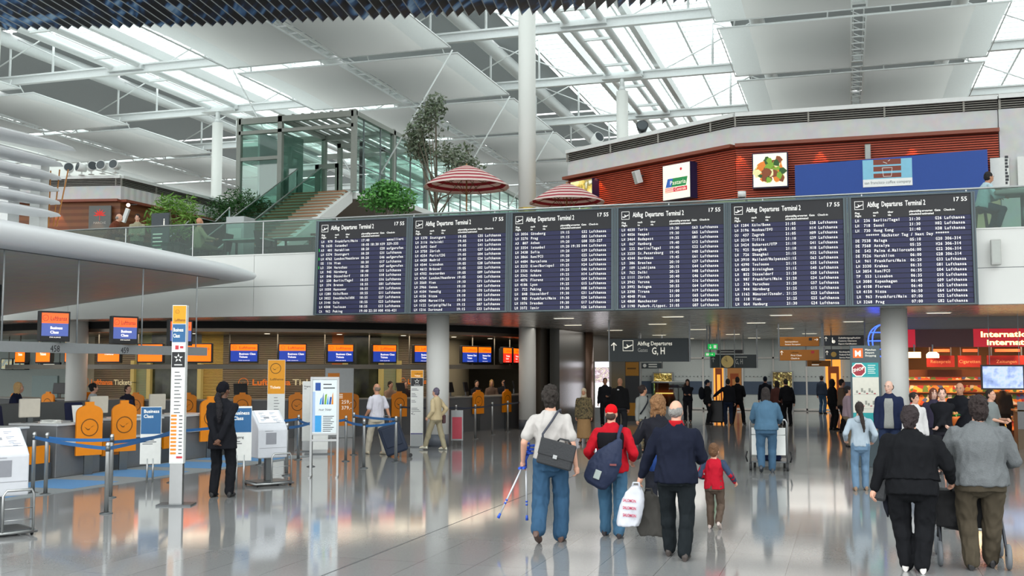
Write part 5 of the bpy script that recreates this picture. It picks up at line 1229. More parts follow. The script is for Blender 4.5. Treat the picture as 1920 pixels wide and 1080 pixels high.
# small ceiling downlights, with oversized area lamps added as fill
dl = mat('downlight_glow', 'fff2d8', .4, emit=2.5)
dlab = ['under the first board', 'under the second board', 'under the third board', 'under the fourth board', 'under the fifth board', 'under the sixth board']
k = 0
for Y, xs_ in ((28.4, (-7.4, -4.4, -1.6, 2.2)), (33.0, (-8.3, -5.6, -2.6, 0.2)), (38.0, (-8.0, -5.0, -2.0)), (44.0, (-7.4, -4.4, -1.4)), (49.5, (-7, -4, -1))):
    for i, x_ in enumerate(xs_):
        t = thing('ceiling_downlight', 'flat slot downlight in the metal ceiling, row %d from the front, %s from left' % (1 + (28.4, 33.0, 38.0, 44.0, 49.5).index(Y), ORD[i]), 'ceiling light', (x_, Y, 3.42), 0, 'downlights in the metal ceiling')
        s = MB(); s.bx(-.3, .3, -.05, .05, -.012, 0); s.build('trim_frame', white, t)
        s = MB(); s.bx(-.27, .27, -.035, .035, -.016, -.012); s.build('diffuser', dl, t)
        if i % 2 == 0:
            l_ = bpy.data.lights.new('downlight', 'AREA'); l_.energy = 30 if Y < 42 else 70; l_.color = (1, .95, .88); l_.shape = 'RECTANGLE'; l_.size = 3.6; l_.size_y = 3.2
            lo = bpy.data.objects.new('added_fill_lamp', l_); COL.objects.link(lo); lo.location = (x_, Y, 3.39)  # added area fill, far wider than the slot, brightens passage and far wall
for i, a in enumerate((-105, -90, -76, -62, -48, -34, -20, -5)):
    p = AP(a, 9.2); t = thing('ceiling_downlight', 'round downlight over the ticket counter, %s from the left' % ORD[i], 'ceiling light', (p.x, p.y, 3.12), 0, 'downlights over the ticket counter')
    s = MB(); s.cyl((0, 0, -.01), (0, 0, 0), .1, n=20); s.build('ring_trim', white, t)
    s = MB(); s.cyl((0, 0, -.014), (0, 0, -.01), .085, n=20); s.build('diffuser', dl, t)
    l_ = bpy.data.lights.new('downlight', 'AREA'); l_.energy = 28; l_.color = (1, .84, .62); l_.shape = 'DISK'; l_.size = 2.2
    lo = bpy.data.objects.new('added_fill_lamp', l_); COL.objects.link(lo); lo.location = (p.x, p.y, 3.09)  # added warm fill disk, far wider than the round fitting
# ------------------------------------------------------------------ hanging signs
def hang(name, lab, x0, y0, x1, y1, Y, m, tx, cat='hanging sign', rods=None, zc=3.42):
    a = ony(x0, y0, Y); b_ = ony(x1, y1, Y); w = b_.x - a.x; h = a.z - b_.z
    t = thing(name, lab, cat, ((a.x + b_.x) / 2, Y, b_.z))
    s = MB(); s.bx(-w / 2, w / 2, 0, .14, 0, h); s.build('sign_box', m, t, bev=.008)
    s = MB(); mats = []
    for q in tx:
        mm = q[-1]
        if mm not in mats: mats.append(mm)
        i = mats.index(mm)
        if q[0] == 'icon': plane_icon(s, (-w / 2 + w * q[1], -.004, h * q[2]), Vector(X), Vector(Z), h * q[3], i)
        elif q[0] == 'arrow':
            cx, cz, sz = -w / 2 + w * q[1], h * q[2], h * q[3]; D_ = Matrix.Rotation(R(q[4]), 3, 'Y')
            for P in ([(-.06, -.5), (.06, -.5), (.06, .4), (-.06, .4)], [(0, .5), (-.36, .14), (-.28, .06), (0, .34)], [(0, .5), (0, .34), (.28, .06), (.36, .14)]):
                s.add([Vector((cx, -.004, cz)) + D_ @ Vector((p[0] * sz, 0, p[1] * sz)) for p in P], [(0, 1, 2, 3)], i)
        elif q[0] == 'bar': s.bx(-w / 2 + w * q[1], -w / 2 + w * q[2], -.005, 0, h * q[3], h * q[4], i)
        elif q[0] == 'disc': s.cyl((-w / 2 + w * q[1], -.005, h * q[2]), (-w / 2 + w * q[1], 0, h * q[2]), h * q[3], n=18, m=i)
        else: s.text(q[0], (-w / 2 + w * q[1], -.004, h * q[2]), X, Z, h * q[3], i, 'L', fit=(w * q[4] if q[4] else None), bold=.01)
    if tx: s.build('lettering', mats, t)
    for x_ in (rods or (-w / 2 - .03, w / 2 + .03)):
        s = MB(); s.bx(x_ - .02, x_ + .02, .05, .09, 0, zc - b_.z); s.build('rod', dsteel, t)
    return t
wt = signwhite; gy = mat('sign_grey_letter', 'a8aca8', .5, emit=.1)
hang('gate_sign', 'large dark hanging sign Abflug Departures Gates G, H', 1143, 635, 1291, 678, 31, sgrey, [('arrow', .055, .66, .36, 0, wt), ('icon', .17, .46, .46, wt), ('Abflug Departures', .36, .70, .24, .44, wt), ('Gates', .36, .42, .24, .13, gy), ('G, H', .54, .32, .42, .17, wt)])
hang('gate_sign', 'dark hanging sign G, H behind the round clock', 1333, 665, 1418, 690, 38, sgrey, [('arrow', .05, .62, .36, 0, gy), ('G, H', .54, .3, .55, .17, gy), ('bar', .54, .8, .78, .84, gy)])
t = thing('hanging_clock', 'round cream faced clock hanging between two rods before the G, H sign', 'clock', (ony(1364, 678, 37.7).x, 37.7, ony(1364, 678, 37.7).z))
s = MB(); s.cyl((0, -.05, 0), (0, .05, 0), .235, n=32); s.build('case', dark, t)
s = MB(); s.cyl((0, -.056, 0), (0, -.05, 0), .21, n=32); s.build('dial', mat('dial_cream', 'c8b070', .5, emit=.1), t)
s = MB(); s.bar((0, -.06, 0), (-.1, -.06, .1), .02, .01); s.bar((0, -.06, 0), (-.05, -.06, .17), .014, .01); s.build('hands', black, t)
s = MB(); s.bx(-.26, -.23, -.02, .02, -.2, 1.1); s.bx(.23, .26, -.02, .02, -.2, 1.1); s.build('rods', dsteel, t)
och = mat('ochre_sign', 'b8741c', .5)
hang('lounge_sign', 'upper ochre hanging sign with arrow to the right', 1462, 632, 1536, 649, 34, och, [('arrow', .93, .7, .4, 90, wt), ('Lufthansa', .13, .68, .22, .2, txo), ('Stammpublikum', .13, .42, .2, .34, wt), ('Senator Reception', .13, .14, .2, .4, wt), ('bar', .74, .82, .6, .9, black)], rods=(-.62, .66))
hang('lounge_sign', 'lower ochre hanging sign First Class check-in', 1462, 656, 1536, 676, 34, och, [('arrow', .05, .72, .4, 0, wt), ('Lufthansa', .28, .70, .2, .2, txo), ('First Class', .28, .42, .2, .28, wt), ('Check-in', .28, .14, .2, .22, wt), ('bar', .8, .88, .66, .9, redp)], rods=(-.6,), zc=2.72)
hang('service_sign', 'upper dark hanging sign with pram symbol', 1545, 629, 1620, 648, 34, sgrey, [('arrow', .05, .66, .42, 0, wt), ('Zollabfertigung/Ausfuhr', .36, .68, .22, .56, wt), ('Customs Clearance', .36, .4, .2, .46, wt), ('Export Certification', .36, .12, .2, .46, wt), ('disc', .24, .4, .16, wt), ('bar', .2, .22, .3, .8, wt)])
hang('service_sign', 'lower dark hanging sign with round yellow emblem', 1547, 655, 1605, 674, 34, sgrey, [('arrow', .06, .66, .42, 0, wt), ('Bundespolizei', .46, .68, .2, .4, wt), ('Federal Police', .46, .4, .2, .42, wt), ('Service Point', .46, .12, .2, .36, wt), ('disc', .28, .5, .26, mat('emblem_yellow', 'c8a850', .5))], zc=2.70)
hang('far_ochre_sign', 'small far ochre sign under the two lounge signs', 1513, 676, 1558, 687, 42, och, [('bar', .2, .5, .2, .35, wt), ('bar', .2, .6, .6, .8, txo)])
hang('small_dark_sign', 'tiny dark hanging sign below the large gate sign', 1200, 680, 1240, 691, 44, sgrey, [('disc', .22, .5, .3, gy), ('bar', .4, .8, .2, .4, gy), ('bar', .4, .8, .6, .8, gy)])
grn = mat('exit_green', '12a048', .4, emit=.9)
hang('exit_sign', 'upper green emergency exit sign with down arrow', 1327, 645, 1345, 655, 36, grn, [('arrow', .28, .5, .7, 180, wt), ('bar', .62, .9, .2, .8, wt)]); hang('exit_sign', 'lower green emergency exit sign with right arrow', 1322, 661, 1340, 668, 36.3, grn, [('arrow', .7, .5, .7, 90, wt), ('bar', .1, .4, .2, .8, wt)], rods=(0,))
hang('dim_sign', 'dim dark hanging sign right of the green exit signs', 1345, 656, 1392, 663, 45, dark, [('bar', .1, .7, .4, .6, gy)])
# information pylon
t = thing('info_pylon', 'slate information pylon with orange M and turquoise shopping map', 'information pylon', (.36, 23.6, 0))
s = MB(); s.bx(-.3, .3, -.06, .06, 0, 2.52); s.build('body', mat('pylon_slate', '4c5a60', .45), t, bev=.01)
s = MB(); y = -.064
s.bx(-.24, -.04, y, y + .004, 2.26, 2.46, 0); s.text('M', (-.14, y - .002, 2.295), X, Z, .17, 1, 'C', bold=.03)
for k, q in enumerate(('München', 'Airport', 'Shopping')): s.text(q, (0, y - .002, 2.41 - .06 * k), X, Z, .06, 1)
s.bx(-.26, .26, y, y + .004, 1.86, 2.16, 2); s.bx(-.26, .26, y, y + .004, 1.12, 1.86, 3); s.bx(-.26, .26, y, y + .004, .9, 1.12, 2)
s.add([(-.13 + .15 * math.cos(R(22.5 + 45 * k)), y - .002, 2.01 + .15 * math.sin(R(22.5 + 45 * k))) for k in range(8)], [tuple(range(8))], 1)
s.add([(-.13 + .13 * math.cos(R(22.5 + 45 * k)), y - .003, 2.01 + .13 * math.sin(R(22.5 + 45 * k))) for k in range(8)], [tuple(range(8))], 4)
s.text('SHOP', (-.24, y - .005, 1.965), (1, 0, .25), Z, .09, 1, fit=.22, bold=.02)
for k in range(5): s.bx(.05, .2 - .02 * (k % 2), y - .002, y, 2.1 - .04 * k, 2.11 - .04 * k, 1)
for k in range(16): s.bx(-.22 + .025 * k, -.2 + .025 * k + .02, y - .002, y, 1.25 + .26 * (k % 2) + .02 * (k % 3), 1.27 + .26 * (k % 2) + .05 * (k % 3), 5 if k % 3 else 4)
s.bx(-.24, .24, y - .002, y, 1.5, 1.505, 5); s.bx(-.24, .24, y - .002, y, 1.2, 1.205, 5)
s.build('print', [mat('m_orange', 'e86a28', .5, emit=.2), signwhite, mat('turquoise', '2aa6a8', .5), mat('map_cream', 'e2e0d2', .5), mat('shop_red', 'a83440', .5), mat('map_grey', '9a9a90', .5)], t)
# ------------------------------------------------------------------ press shop on the right
redf = mat('shop_fascia_red', 'c0182c', .4, emit=.55); dred = mat('shop_fascia_dark', '4a1418', .4, emit=.05); lety = mat('shop_letters', 'ffe890', .4, emit=2.6)
YS = 31.0; a = ony(1690, 618, YS); b_ = ony(1925, 650, YS)
t = thing('shop_fascia', 'long red shop fascia lettered International in glowing yellow', 'shop fascia', (a.x, YS, b_.z))
w = 7.0; h = a.z - b_.z
s = MB(); s.bx(0, w, 0, .3, 0, h, 0); s.build('fascia_box', dred, t)
s = MB(); s.bx(0, .35, -.012, 0, 0, h, 0); xr = ony(1825, 630, YS).x - a.x; s.bx(xr, w, -.012, 0, 0, h, 0); s.build('lit_panel', redf, t)
s = MB(); x_ = ony(1838, 630, YS).x - a.x; s.text('International', (x_, -.016, h * .55), X, Z, h * .42, 0, bold=.03, fit=1.48); s.build('glow_letters', lety, t); s = MB(); s.text('internationale', (x_ + .15, -.016, h * .11), X, Z, h * .42, 0, bold=.03, fit=1.6); s.build('glow_letters', lety, t)
s = MB(); s.bx(a.x, a.x + 7, YS + .05, YS + .2, a.z, 3.42); struct(s.build('wall_shop_header', mat('shop_header_grey', '8a8a86', .5)))
s = MB(); s.bx(1.6, 9, 37.5, 37.7, 0, 3.42); s.bx(1.4, 1.6, 31.4, 37.7, 0, 2.9); struct(s.build('wall_shop', mat('shop_wall_brown', '7a5a40', .6)))
mags = noisemat('magazine_rows', ['c84a20', 'f0c050', '3a5a9a', 'e8e0d0', 'a82030', '50803a', 'f08030', '282020'], 9, .5, voro=True)
def shelf(x, y, lab, w, rz=0.0, n=5):
    t = thing('magazine_shelf', lab, 'shelf', (x, y, 0), rz, 'shelves of the press shop')
    s = MB(); s.bx(-w / 2, w / 2, .1, .4, 0, 2.0); s.build('back_board', mat('shelf_brown', '6a3c20', .6), t)
    for k in range(n):
        z = .25 + k * .36
        s = MB(); s.prism([(-w / 2, -.12 + .04 * k, z), (w / 2, -.12 + .04 * k, z), (w / 2, .1, z), (-w / 2, .1, z)], (0, 0, .025)); s.build('shelf_board', mat('shelf_light', 'b8703a', .5), t)
        s = MB(); s.prism([(-w / 2 + .02, -.08 + .04 * k, z + .025), (w / 2 - .02, -.08 + .04 * k, z + .025), (w / 2 - .02, .04 + .03 * k, z + .31), (-w / 2 + .02, .04 + .03 * k, z + .31)], (0, .03, 0)); s.build('magazine_row', mags, t, kind='stuff')
shelf(2.4, 33.2, 'lit magazine shelf directly right of the white column', 1.5); shelf(4.1, 34.0, 'magazine shelf behind the woman in the grey shirt', 1.8); shelf(3.3, 36.8, 'rear magazine shelf at the back of the shop', 3.0); shelf(6.4, 35.5, 'magazine shelf under the screen at the right edge', 2.6)
for i, (x0, x1, m) in enumerate(((1702, 1727, 'ffd890'), (1737, 1761, 'fff0c8'))):
    a2 = ony(x0, 660, 30.9); b2 = ony(x1, 671, 30.9); t = thing('shop_lightbox', ['square warm lightbox under the fascia beside the column', 'arched glaring lightbox under the fascia'][i], 'lightbox', ((a2.x + b2.x) / 2, 30.9, b2.z)); w = b2.x - a2.x; h = a2.z - b2.z
    s = MB()
    if i == 0: s.bx(-w / 2, w / 2, 0, .1, 0, h)
    else: s.prism([(-w / 2, 0, 0), (w / 2, 0, 0), (w / 2, 0, h * .6), (w * .3, 0, h), (-w * .3, 0, h), (-w / 2, 0, h * .6)], (0, .1, 0))
    s.build('lit_box', mat('box_glow_%d' % i, m, .4, emit=3.0), t)
    s = MB(); s.bx(-.02, .02, .03, .07, h, h + .2); s.build('bracket', dsteel, t)
for i, (x0, x1, tx) in enumerate(((1737, 1790, 'Reisepreis'), (1796, 1840, 'Cigaretten'), (1850, 1925, 'Zeitungen'))):
    a2 = ony(x0, 670, 33.0); b2 = ony(x1, 685, 33.0); t = thing('shop_header_board', 'red header board over the shelves, %s from the column' % ORD[i], 'sign', ((a2.x + b2.x) / 2, 33.0, b2.z - .05)); w = b2.x - a2.x; h = a2.z - b2.z + .1
    s = MB(); s.bx(-w / 2, w / 2, 0, .1, 0, h); s.build('board', mat('header_red', '9a2420', .5), t)
    s = MB(); s.text(tx, (0, -.004, h * .35), X, Z, h * .4, 0, 'C'); s.build('lettering', mat('header_letters', 'e0a070', .5, emit=.15), t)
    s = MB(); s.bx(-w * .3, w * .3, -.3, -.1, h + .1, h + .18); s.build('lamp_strip', mat('lamp_red', 'e04a28', .4, emit=1.5), t)
    s = MB(); s.bx(-w * .4, -w * .36, 0, .05, h, 3.42 - (b2.z - .05)); s.bx(w * .36, w * .4, 0, .05, h, 3.42 - (b2.z - .05)); s.build('rods', dsteel, t)
a2 = ony(1842, 687, 29.5); b2 = ony(1919, 728, 29.5); t = thing('shop_screen', 'flat screen with a cloudy blue sky picture at right', 'screen', ((a2.x + b2.x) / 2, 29.5, b2.z)); w = b2.x - a2.x; h = a2.z - b2.z
s = MB(); s.bx(-w / 2 - .04, w / 2 + .04, 0, .1, -.04, h + .04); s.build('housing', black, t)
s = MB(); s.bx(-w / 2, w / 2, -.006, 0, 0, h); s.build('sky_picture', noisemat('sky_picture', ['5a6f9a', '8fa4d0', 'b9c8ea', '7f95c4', 'a8bade'], 2.2, .4, emit=.95, detail=4), t)
s = MB(); s.bx(-.3, -.285, .03, .045, h + .04, 3.42 - b2.z); s.bx(.385, .4, .03, .045, h + .04, 3.42 - b2.z); s.build('ceiling_bracket', dsteel, t)
t = thing('shop_till', 'glass fronted till counter at the right edge of the shop', 'counter', (5.0, 30.2, 0))
s = MB(); s.bx(-.9, 2.5, -.35, .35, 0, .95); s.build('body', mat('till_brown', '6a5a44', .5), t)
s = MB(); s.bx(-.9, 2.5, -.37, -.36, .5, 1.2); s.build('glass_front', dglass, t)
s = MB(); s.bx(-.95, 2.5, -.37, .4, .95, .99); s.build('counter_top', mat('till_top', 'a87a4a', .4), t)
for p_, e, c_ in (((2.4, 32.2, 3.1), 90, (1, .55, .25)), ((4.6, 32.3, 3.1), 90, (1, .6, .3)), ((6.8, 33.5, 3.1), 60, (1, .6, .3)), ((3.4, 35.3, 3.1), 60, (1, .55, .25))):
    l_ = bpy.data.lights.new('shop_lamp', 'AREA'); l_.energy = e; l_.color = c_; l_.size = .9
    lo = bpy.data.objects.new('shop_lamp', l_); COL.objects.link(lo); lo.location = p_
    s = MB(); s.bx(p_[0] - .45, p_[0] + .45, p_[1] - .45, p_[1] + .45, 3.36, 3.42); tag(s.build('shop_ceiling_lamp', mat('lamp_housing', 'd8d0c0', .5)), 'square ceiling lamp of the press shop at %s' % {2.4: 'the column side', 4.6: 'the middle', 6.8: 'the right', 3.4: 'the back'}[p_[0]], 'lamp')
# blue neon globe
c = ony(1655, 639, 29.5); t = thing('neon_globe', 'blue neon globe half behind the right white column', 'neon sign', c)
s = MB()
for k in range(4):
    a3 = math.pi * k / 4; s.tube([(.36 * math.cos(q) * math.cos(a3), .12 * math.cos(q) * math.sin(a3), .42 * math.sin(q)) for q in [6.2832 * i / 24 for i in range(24)]], .014, 6, 0, True)
for z in (-.22, 0, .22):
    rr = .36 * math.sqrt(1 - (z / .42) ** 2); s.tube([(rr * math.cos(q), .12 * math.sin(q), z) for q in [6.2832 * i / 24 for i in range(24)]], .012, 6, 0, True)
s.build('neon_tube', mat('neon_blue', '3050ff', .4, emit=4), t)
s = MB(); s.cyl((0, .1, .4), (0, .1, 3.42 - c.z), .02, n=6); s.build('rod', dsteel, t)
# parked luggage trolleys by the exit
def far_trolley(x, y, lab, m):
    t = thing('luggage_trolley', lab, 'luggage trolley', (x, y, 0), 0.1, 'parked trolleys near the exit')
    s = MB(); s.tube([(-.3, .4, .15), (-.3, -.3, .15), (-.3, -.42, 1.0), (.3, -.42, 1.0), (.3, -.3, .15), (.3, .4, .15)], .02, 8); s.build('frame', steel, t)
    s = MB(); s.bx(-.28, .28, -.4, -.37, .35, .9); s.build('advert_plate', m, t)
    for sx, sy in ((-.28, .35), (.28, .35), (-.28, -.3), (.28, -.3)): s = MB(); s.cyl((sx - .02, sy, .07), (sx + .02, sy, .07), .07, n=12); s.build('wheel', black, t)
for i, (px_, m) in enumerate(((1508, paper), (1538, mat('trolley_blue', '6aa0c8', .5)))):
    p = onz(px_, 766); far_trolley(p.x, p.y, ['parked luggage trolley with white plate near the far wall', 'parked luggage trolley with blue plate near the far wall'][i], m)
# ================================================================== people
WS = bpy.data.scenes.new('workshop')       # shapes are fused here, then the workshop is removed
def remesh(mb, vox, smooth=2, wr=0.0, ws=6.0, seed=0.0):
    """fuse overlapping closed pieces into one continuous surface"""
    me = bpy.data.meshes.new('tmp'); me.from_pydata(mb.v, [], mb.f)
    o = bpy.data.objects.new('tmp', me); WS.collection.objects.link(o)
    r = o.modifiers.new('r', 'REMESH'); r.mode = 'VOXEL'; r.voxel_size = vox; r.use_smooth_shade = True
    if smooth: q = o.modifiers.new('s', 'SMOOTH'); q.factor = .5; q.iterations = smooth
    WS.view_layers[0].update(); out = bpy.data.meshes.new_from_object(o.evaluated_get(WS.view_layers[0].depsgraph))
    bpy.data.objects.remove(o); bpy.data.meshes.remove(me)
    if wr:
        for v in out.vertices:
            p = v.co * ws; p.z *= .55; p.x += seed
            r1 = noise.noise(p * 1.4); v.co += v.normal * (wr * (.7 * noise.noise(p) + .9 * (.35 - abs(r1) * 1.6) + .35 * noise.noise(p * 2.6)))
    return out
def ell(mb, c, rx, ry, n=16, z=None): return [Vector((c[0] + rx * math.cos(6.2832 * i / n), c[1] + ry * math.sin(6.2832 * i / n), c[2])) for i in range(n)]
def limb(mb, pts, rad, n=10):
    """tapered limb with round ends through the joints"""
    pts = [Vector(p) for p in pts]; P = []; Q = []
    for (a, b_), (r0, r1) in zip(zip(pts, pts[1:]), zip(rad, rad[1:])):
        for k in range(4): P.append(a.lerp(b_, k / 4)); Q.append(r0 + (r1 - r0) * k / 4)
    P.append(pts[-1]); Q.append(rad[-1])
    mb.tube(P, Q, n)
    for p, r_ in zip(pts, rad): mb.sph(p, r_ * .995, 0, n, 6)
def ik(a, b_, l1, l2, pole):
    a, b_ = Vector(a), Vector(b_); d = b_ - a; L_ = min(d.length, (l1 + l2) * .999); d.normalize()
    x = (l1 * l1 - l2 * l2 + L_ * L_) / (2 * L_); h = math.sqrt(max(0, l1 * l1 - x * x))
    pole = Vector(pole); pole = (pole - d * pole.dot(d)).normalized()
    return a + d * x + pole * h, a + d * L_
SK = {}
def skin(k):
    return mat('skin_' + k, {'fair': 'd9a58c', 'tan': 'c08a6c', 'dark': '6a4632', 'pale': 'e3b8a4'}[k], .5, nz=(20, .05))
def cloth(h, kind='plain'):
    if kind == 'denim': return mat('denim_' + h, h, .9, nz=(5, .22), bump=(160, .25), spec=.15)
    if kind == 'wool': return mat('wool_' + h, h, .95, nz=(60, .18), bump=(90, .4), spec=.15)
    if kind == 'camo': return noisemat('pattern_' + h, [h, '2e2a22', '7a6a4a', h, '4a4434'], 14, .9)
    return mat('cloth_' + h, h, .9, nz=(7, .08), bump=(60, .12), spec=.12)
def person(label, x, y, face, h, top='jacket', tc='2a2d36', tk='plain', sleeve=1.0, bc='23262b', bk='plain', shoe='1c1a1a', hair=('short', '2a211a'), sk='fair', w=1.0, L=None, Rr=None, lf=(0.0, 0.0), rf=(0.0, 0.0), lean=0, hy=0, hp=0, skirt=False, seat=0.0, hem=.86, extra=None, near=False, z=0.0, hs=1.0, ex=None, stance=.10, flare=1.0):
    """facing: heading in degrees, 0 looks away along the hall, 180 looks at the lens. L / Rr: wrist targets in body space (1.75 m figure)"""
    t = thing('person', label, 'person', (x, y, z), R(-face))
    S = h / 1.75; mid = y < 24.6 and not near; vox = (.013) if near else (.018 if y < 28 else .026)
    hipz = .92 - seat
    def tl(p):
        p = Vector(p); b_ = Vector((0, 0, hipz)); return b_ + Matrix.Rotation(R(-lean), 3, 'X') @ (p - Vector((0, 0, .92)))
    ft = []
    for sx, (fy, up) in ((-1, lf), (1, rf)):
        hip = Vector((sx * .095 * w, 0, hipz)); an = Vector((sx * stance, fy, .09 + up)); kn, an = ik(hip, an, .44, .415, (sx * .08, 1, 0)); ft.append((sx, hip, kn, an, up))
    if skirt and seat == 0: pass
    sh = [tl((sx * .178 * (1 + (w - 1) * .6), -.01, 1.375)) for sx in (-1, 1)]
    L = L or (-.25, .02, .84); Rr = Rr or (.25, .02, .84)
    ar = []
    for sx, s_, tg in ((-1, sh[0], L), (1, sh[1], Rr)):
        tg = Vector(tg); d = tg - s_
        el, wr_ = ik(s_, tg, .29, .25, (sx * .35, -1, -.1)); ar.append((sx, s_, el, wr_))
    TOR = [(.68, .168, .122), (.80, .166, .122), (.87, .168, .124), (.94, .170, .124), (1.02, .160, .116), (1.10, .152, .110), (1.20, .158, .114), (1.31, .170, .118), (1.38, .158, .106), (1.43, .110, .086), (1.475, .066, .064)]
    def torso(mb, z0, z1, off, fl=0.0, k=1.0):
        zs = [q for q in TOR if z0 - .001 <= q[0] <= z1 + .001]
        def at(z_):
            for a, b_ in zip(TOR, TOR[1:]):
                if a[0] <= z_ <= b_[0]:
                    q = (z_ - a[0]) / (b_[0] - a[0]); return (z_, a[1] + (b_[1] - a[1]) * q, a[2] + (b_[2] - a[2]) * q)
            return (z_,) + (TOR[0][1:] if z_ < TOR[0][0] else TOR[-1][1:])
        zl = sorted(set([z0] + [q[0] for q in zs] + [z1])); rs = []
        for z_ in zl:
            _, rx, ry = at(z_); ww = w if z_ < 1.36 else 1 + (w - 1) * .5
            f_ = fl * max(0, (1.15 - z_) / .3); dep = 1 + (w - 1) * 1.3 if z_ < 1.3 else ww
            rs.append([tl(p) for p in ell(mb, (0, 0, z_), (rx * ww + off + f_) * k, (ry * dep + off + f_) * k)])
        mb.loft(rs, 0)
    # --- head in its own frame, on the neck
    HC = tl((0, .02, 1.62)); NB = tl((0, -.005, 1.47))
    HR = Matrix.Rotation(R(-hy), 3, 'Z') @ Matrix.Rotation(R(-lean * .35 - hp), 3, 'X')
    hd = lambda p: HC + HR @ (Vector(p) * hs)
    b_ = MB()
    torso(b_, .84, 1.475, -.016)
    b_.loft([[p for p in ell(b_, NB + Vector((0, 0, -.03)), .075, .07)], ell(b_, NB.lerp(HC, .35), .056, .058), ell(b_, NB.lerp(HC, .75), .054, .06)], 0)
    wl = 1 + (w - 1) * .6
    for sx, hip, kn, an, up in ft:
        limb(b_, [hip, kn, an], [.074 * wl, .048 * wl, .034]); b_.sph(kn.lerp(an, .3) + Vector((0, -.012, 0)), (.042 * wl, .046 * wl, .09))
        toe = an + Vector((sx * .02, .13, -.045 - (.0 if up < .05 else .05))); b_.sph(an.lerp(toe, .5) + Vector((0, 0, -.015)), (.04, .11, .035), M=None)
    for sx, s_, el, wr_ in ar:
        limb(b_, [s_, el, wr_], [.052 * wl, .040 * wl, .027]); b_.sph(s_.lerp(tl((0, 0, 1.40)), .3), (.06, .055, .05))
        b_.sph(s_.lerp(el, .45), (.047 * wl, .05 * wl, .08))
        d = (wr_ - el).normalized(); pc = wr_ + d * .045; b_.sph(pc, .035); b_.sph(pc + d * .03, .032)
    def hsph(c, r_, M=None): b_.sph(hd(c), (r_[0] * hs, r_[1] * hs, r_[2] * hs), 0, 16, 10, M=HR)
    hsph((0, -.012, .03), (.074, .094, .098)); hsph((0, .012, -.035), (.06, .072, .075)); hsph((0, .045, -.075), (.04, .04, .035))
    hsph((0, .092, -.018), (.013, .022, .022)); hsph((0, .082, .012), (.009, .014, .03)); hsph((0, .08, -.058), (.026, .018, .012))
    for sx in (-1, 1):
        hsph((sx * .076, -.008, -.005), (.010, .02, .032)); hsph((sx * .033, .075, .022), (.024, .014, .010)); hsph((sx * .036, .07, -.02), (.022, .02, .018))
    body = remesh(b_, vox if not (near or mid) else .0125, 2)
    e = MB(); e.v = [tuple(v.co) for v in body.vertices]; e.f = [tuple(p.vertices) for p in body.polygons]; e.m = [0] * len(e.f); e.s = [True] * len(e.f)
    bpy.data.meshes.remove(body)
    for sx in (-1, 1):
        e.sph(hd((sx * .031, .082, .006)), .0105 * hs, 1, 8, 6); e.sph(hd((sx * .031, .0885, .006)), .0075 * hs, 2, 6, 5)
        e.sph(hd((sx * .033, .092, .032)), (.020 * hs, .008 * hs, .005 * hs), 3, 8, 5, M=HR)
    e.sph(hd((0, .0955, -.058)), (.022 * hs, .007 * hs, .0065 * hs), 4, 10, 5, M=HR)
    # fingers
    for sx, s_, el, wr_ in ar:
        d = (wr_ - el).normalized(); base = wr_ + d * .075
        fw = Vector((0, 1, 0)); side = (fw - d * fw.dot(d))
        side = side.normalized() if side.length > .2 else Vector((0, 0, 1)); pn = d.cross(side).normalized() * (1 if sx < 0 else -1)
        if pn.x * sx > 0: pn = -pn
        for k, ln in enumerate((.066, .075, .070, .055)):
            o_ = base + side * (.027 - .018 * k); c1, c2 = .35 + .08 * k, .9 + .1 * k
            a = o_; q1 = a + (d * math.cos(c1) + pn * math.sin(c1)) * ln * .48; q2 = q1 + (d * math.cos(c2) + pn * math.sin(c2)) * ln * .34; q3 = q2 + (d * math.cos(c2 + .5) + pn * math.sin(c2 + .5)) * ln * .26
            e.tube([a - d * .03, a, q1, q2, q3], [.010, .0095, .009, .008, .006], 7, 0)
        a = wr_ + d * .03 + side * .026; q1 = a + (d * .6 + side * .7).normalized() * .034; q2 = q1 + (d * .9 + side * .2 + pn * .4).normalized() * .03
        e.tube([a - side * .02, a, q1, q2], [.012, .0115, .010, .007], 7, 0)
    SS = Matrix.Scale(S, 4)
    e.xf(SS).build('body', [skin(sk), mat('eye_white', 'd8d4cc', .3), mat('pupil', '1e1814', .2), mat('brow', '3a2c22', .8), mat('lips', 'b06a60', .5)], t)
    def child(nm, mesh_or_mb, m, lab=None, **kw):
        if isinstance(mesh_or_mb, MB): o = mesh_or_mb.xf(SS).build(nm, m, t)
        else:
            me = mesh_or_mb; me.name = nm; me.transform(SS)
            me.materials.clear()
            for mm in (m if isinstance(m, (list, tuple)) else [m]): me.materials.append(mm)
            me.polygons.foreach_set('use_smooth', [True] * len(me.polygons))
            o = bpy.data.objects.new(nm, me); COL.objects.link(o); o.parent = t
        if lab: o['label'] = lab
        return o
    sd = x * 3.1 + y
    # --- trousers or skirt
    c = MB()
    if skirt:
        rs = []
        for z_, rx, ry in ((.16, .22, .20), (.5, .20, .18), (.8, .18, .145), (.95, .172, .13), (1.02, .165, .122)): rs.append([tl(p) if z_ > .9 else Vector(p) for p in ell(c, (0, 0, z_), rx * w, ry * w)])
        c.loft(rs, 0)
    else:
        torso(c, .80, 1.03, .012); c.sph(tl((0, -.005, .83)), (.13 * w, .10 * w, .10))
        for sx, hip, kn, an, up in ft:
            d = (an - kn).normalized(); limb(c, [hip, kn, an + Vector((0, 0, -.005)) if up < .03 else an - d * .02], [.100 * wl, .080 * wl * flare, .070 * (1 + (wl - 1) * .6) * flare]); c.sph(kn.lerp(an, .3) + Vector((0, -.012, 0)), (.076 * wl, .078 * wl, .12))
            c.sph(hip + Vector((sx * -.01, -.03, -.02)), (.09 * wl, .10 * wl, .10))
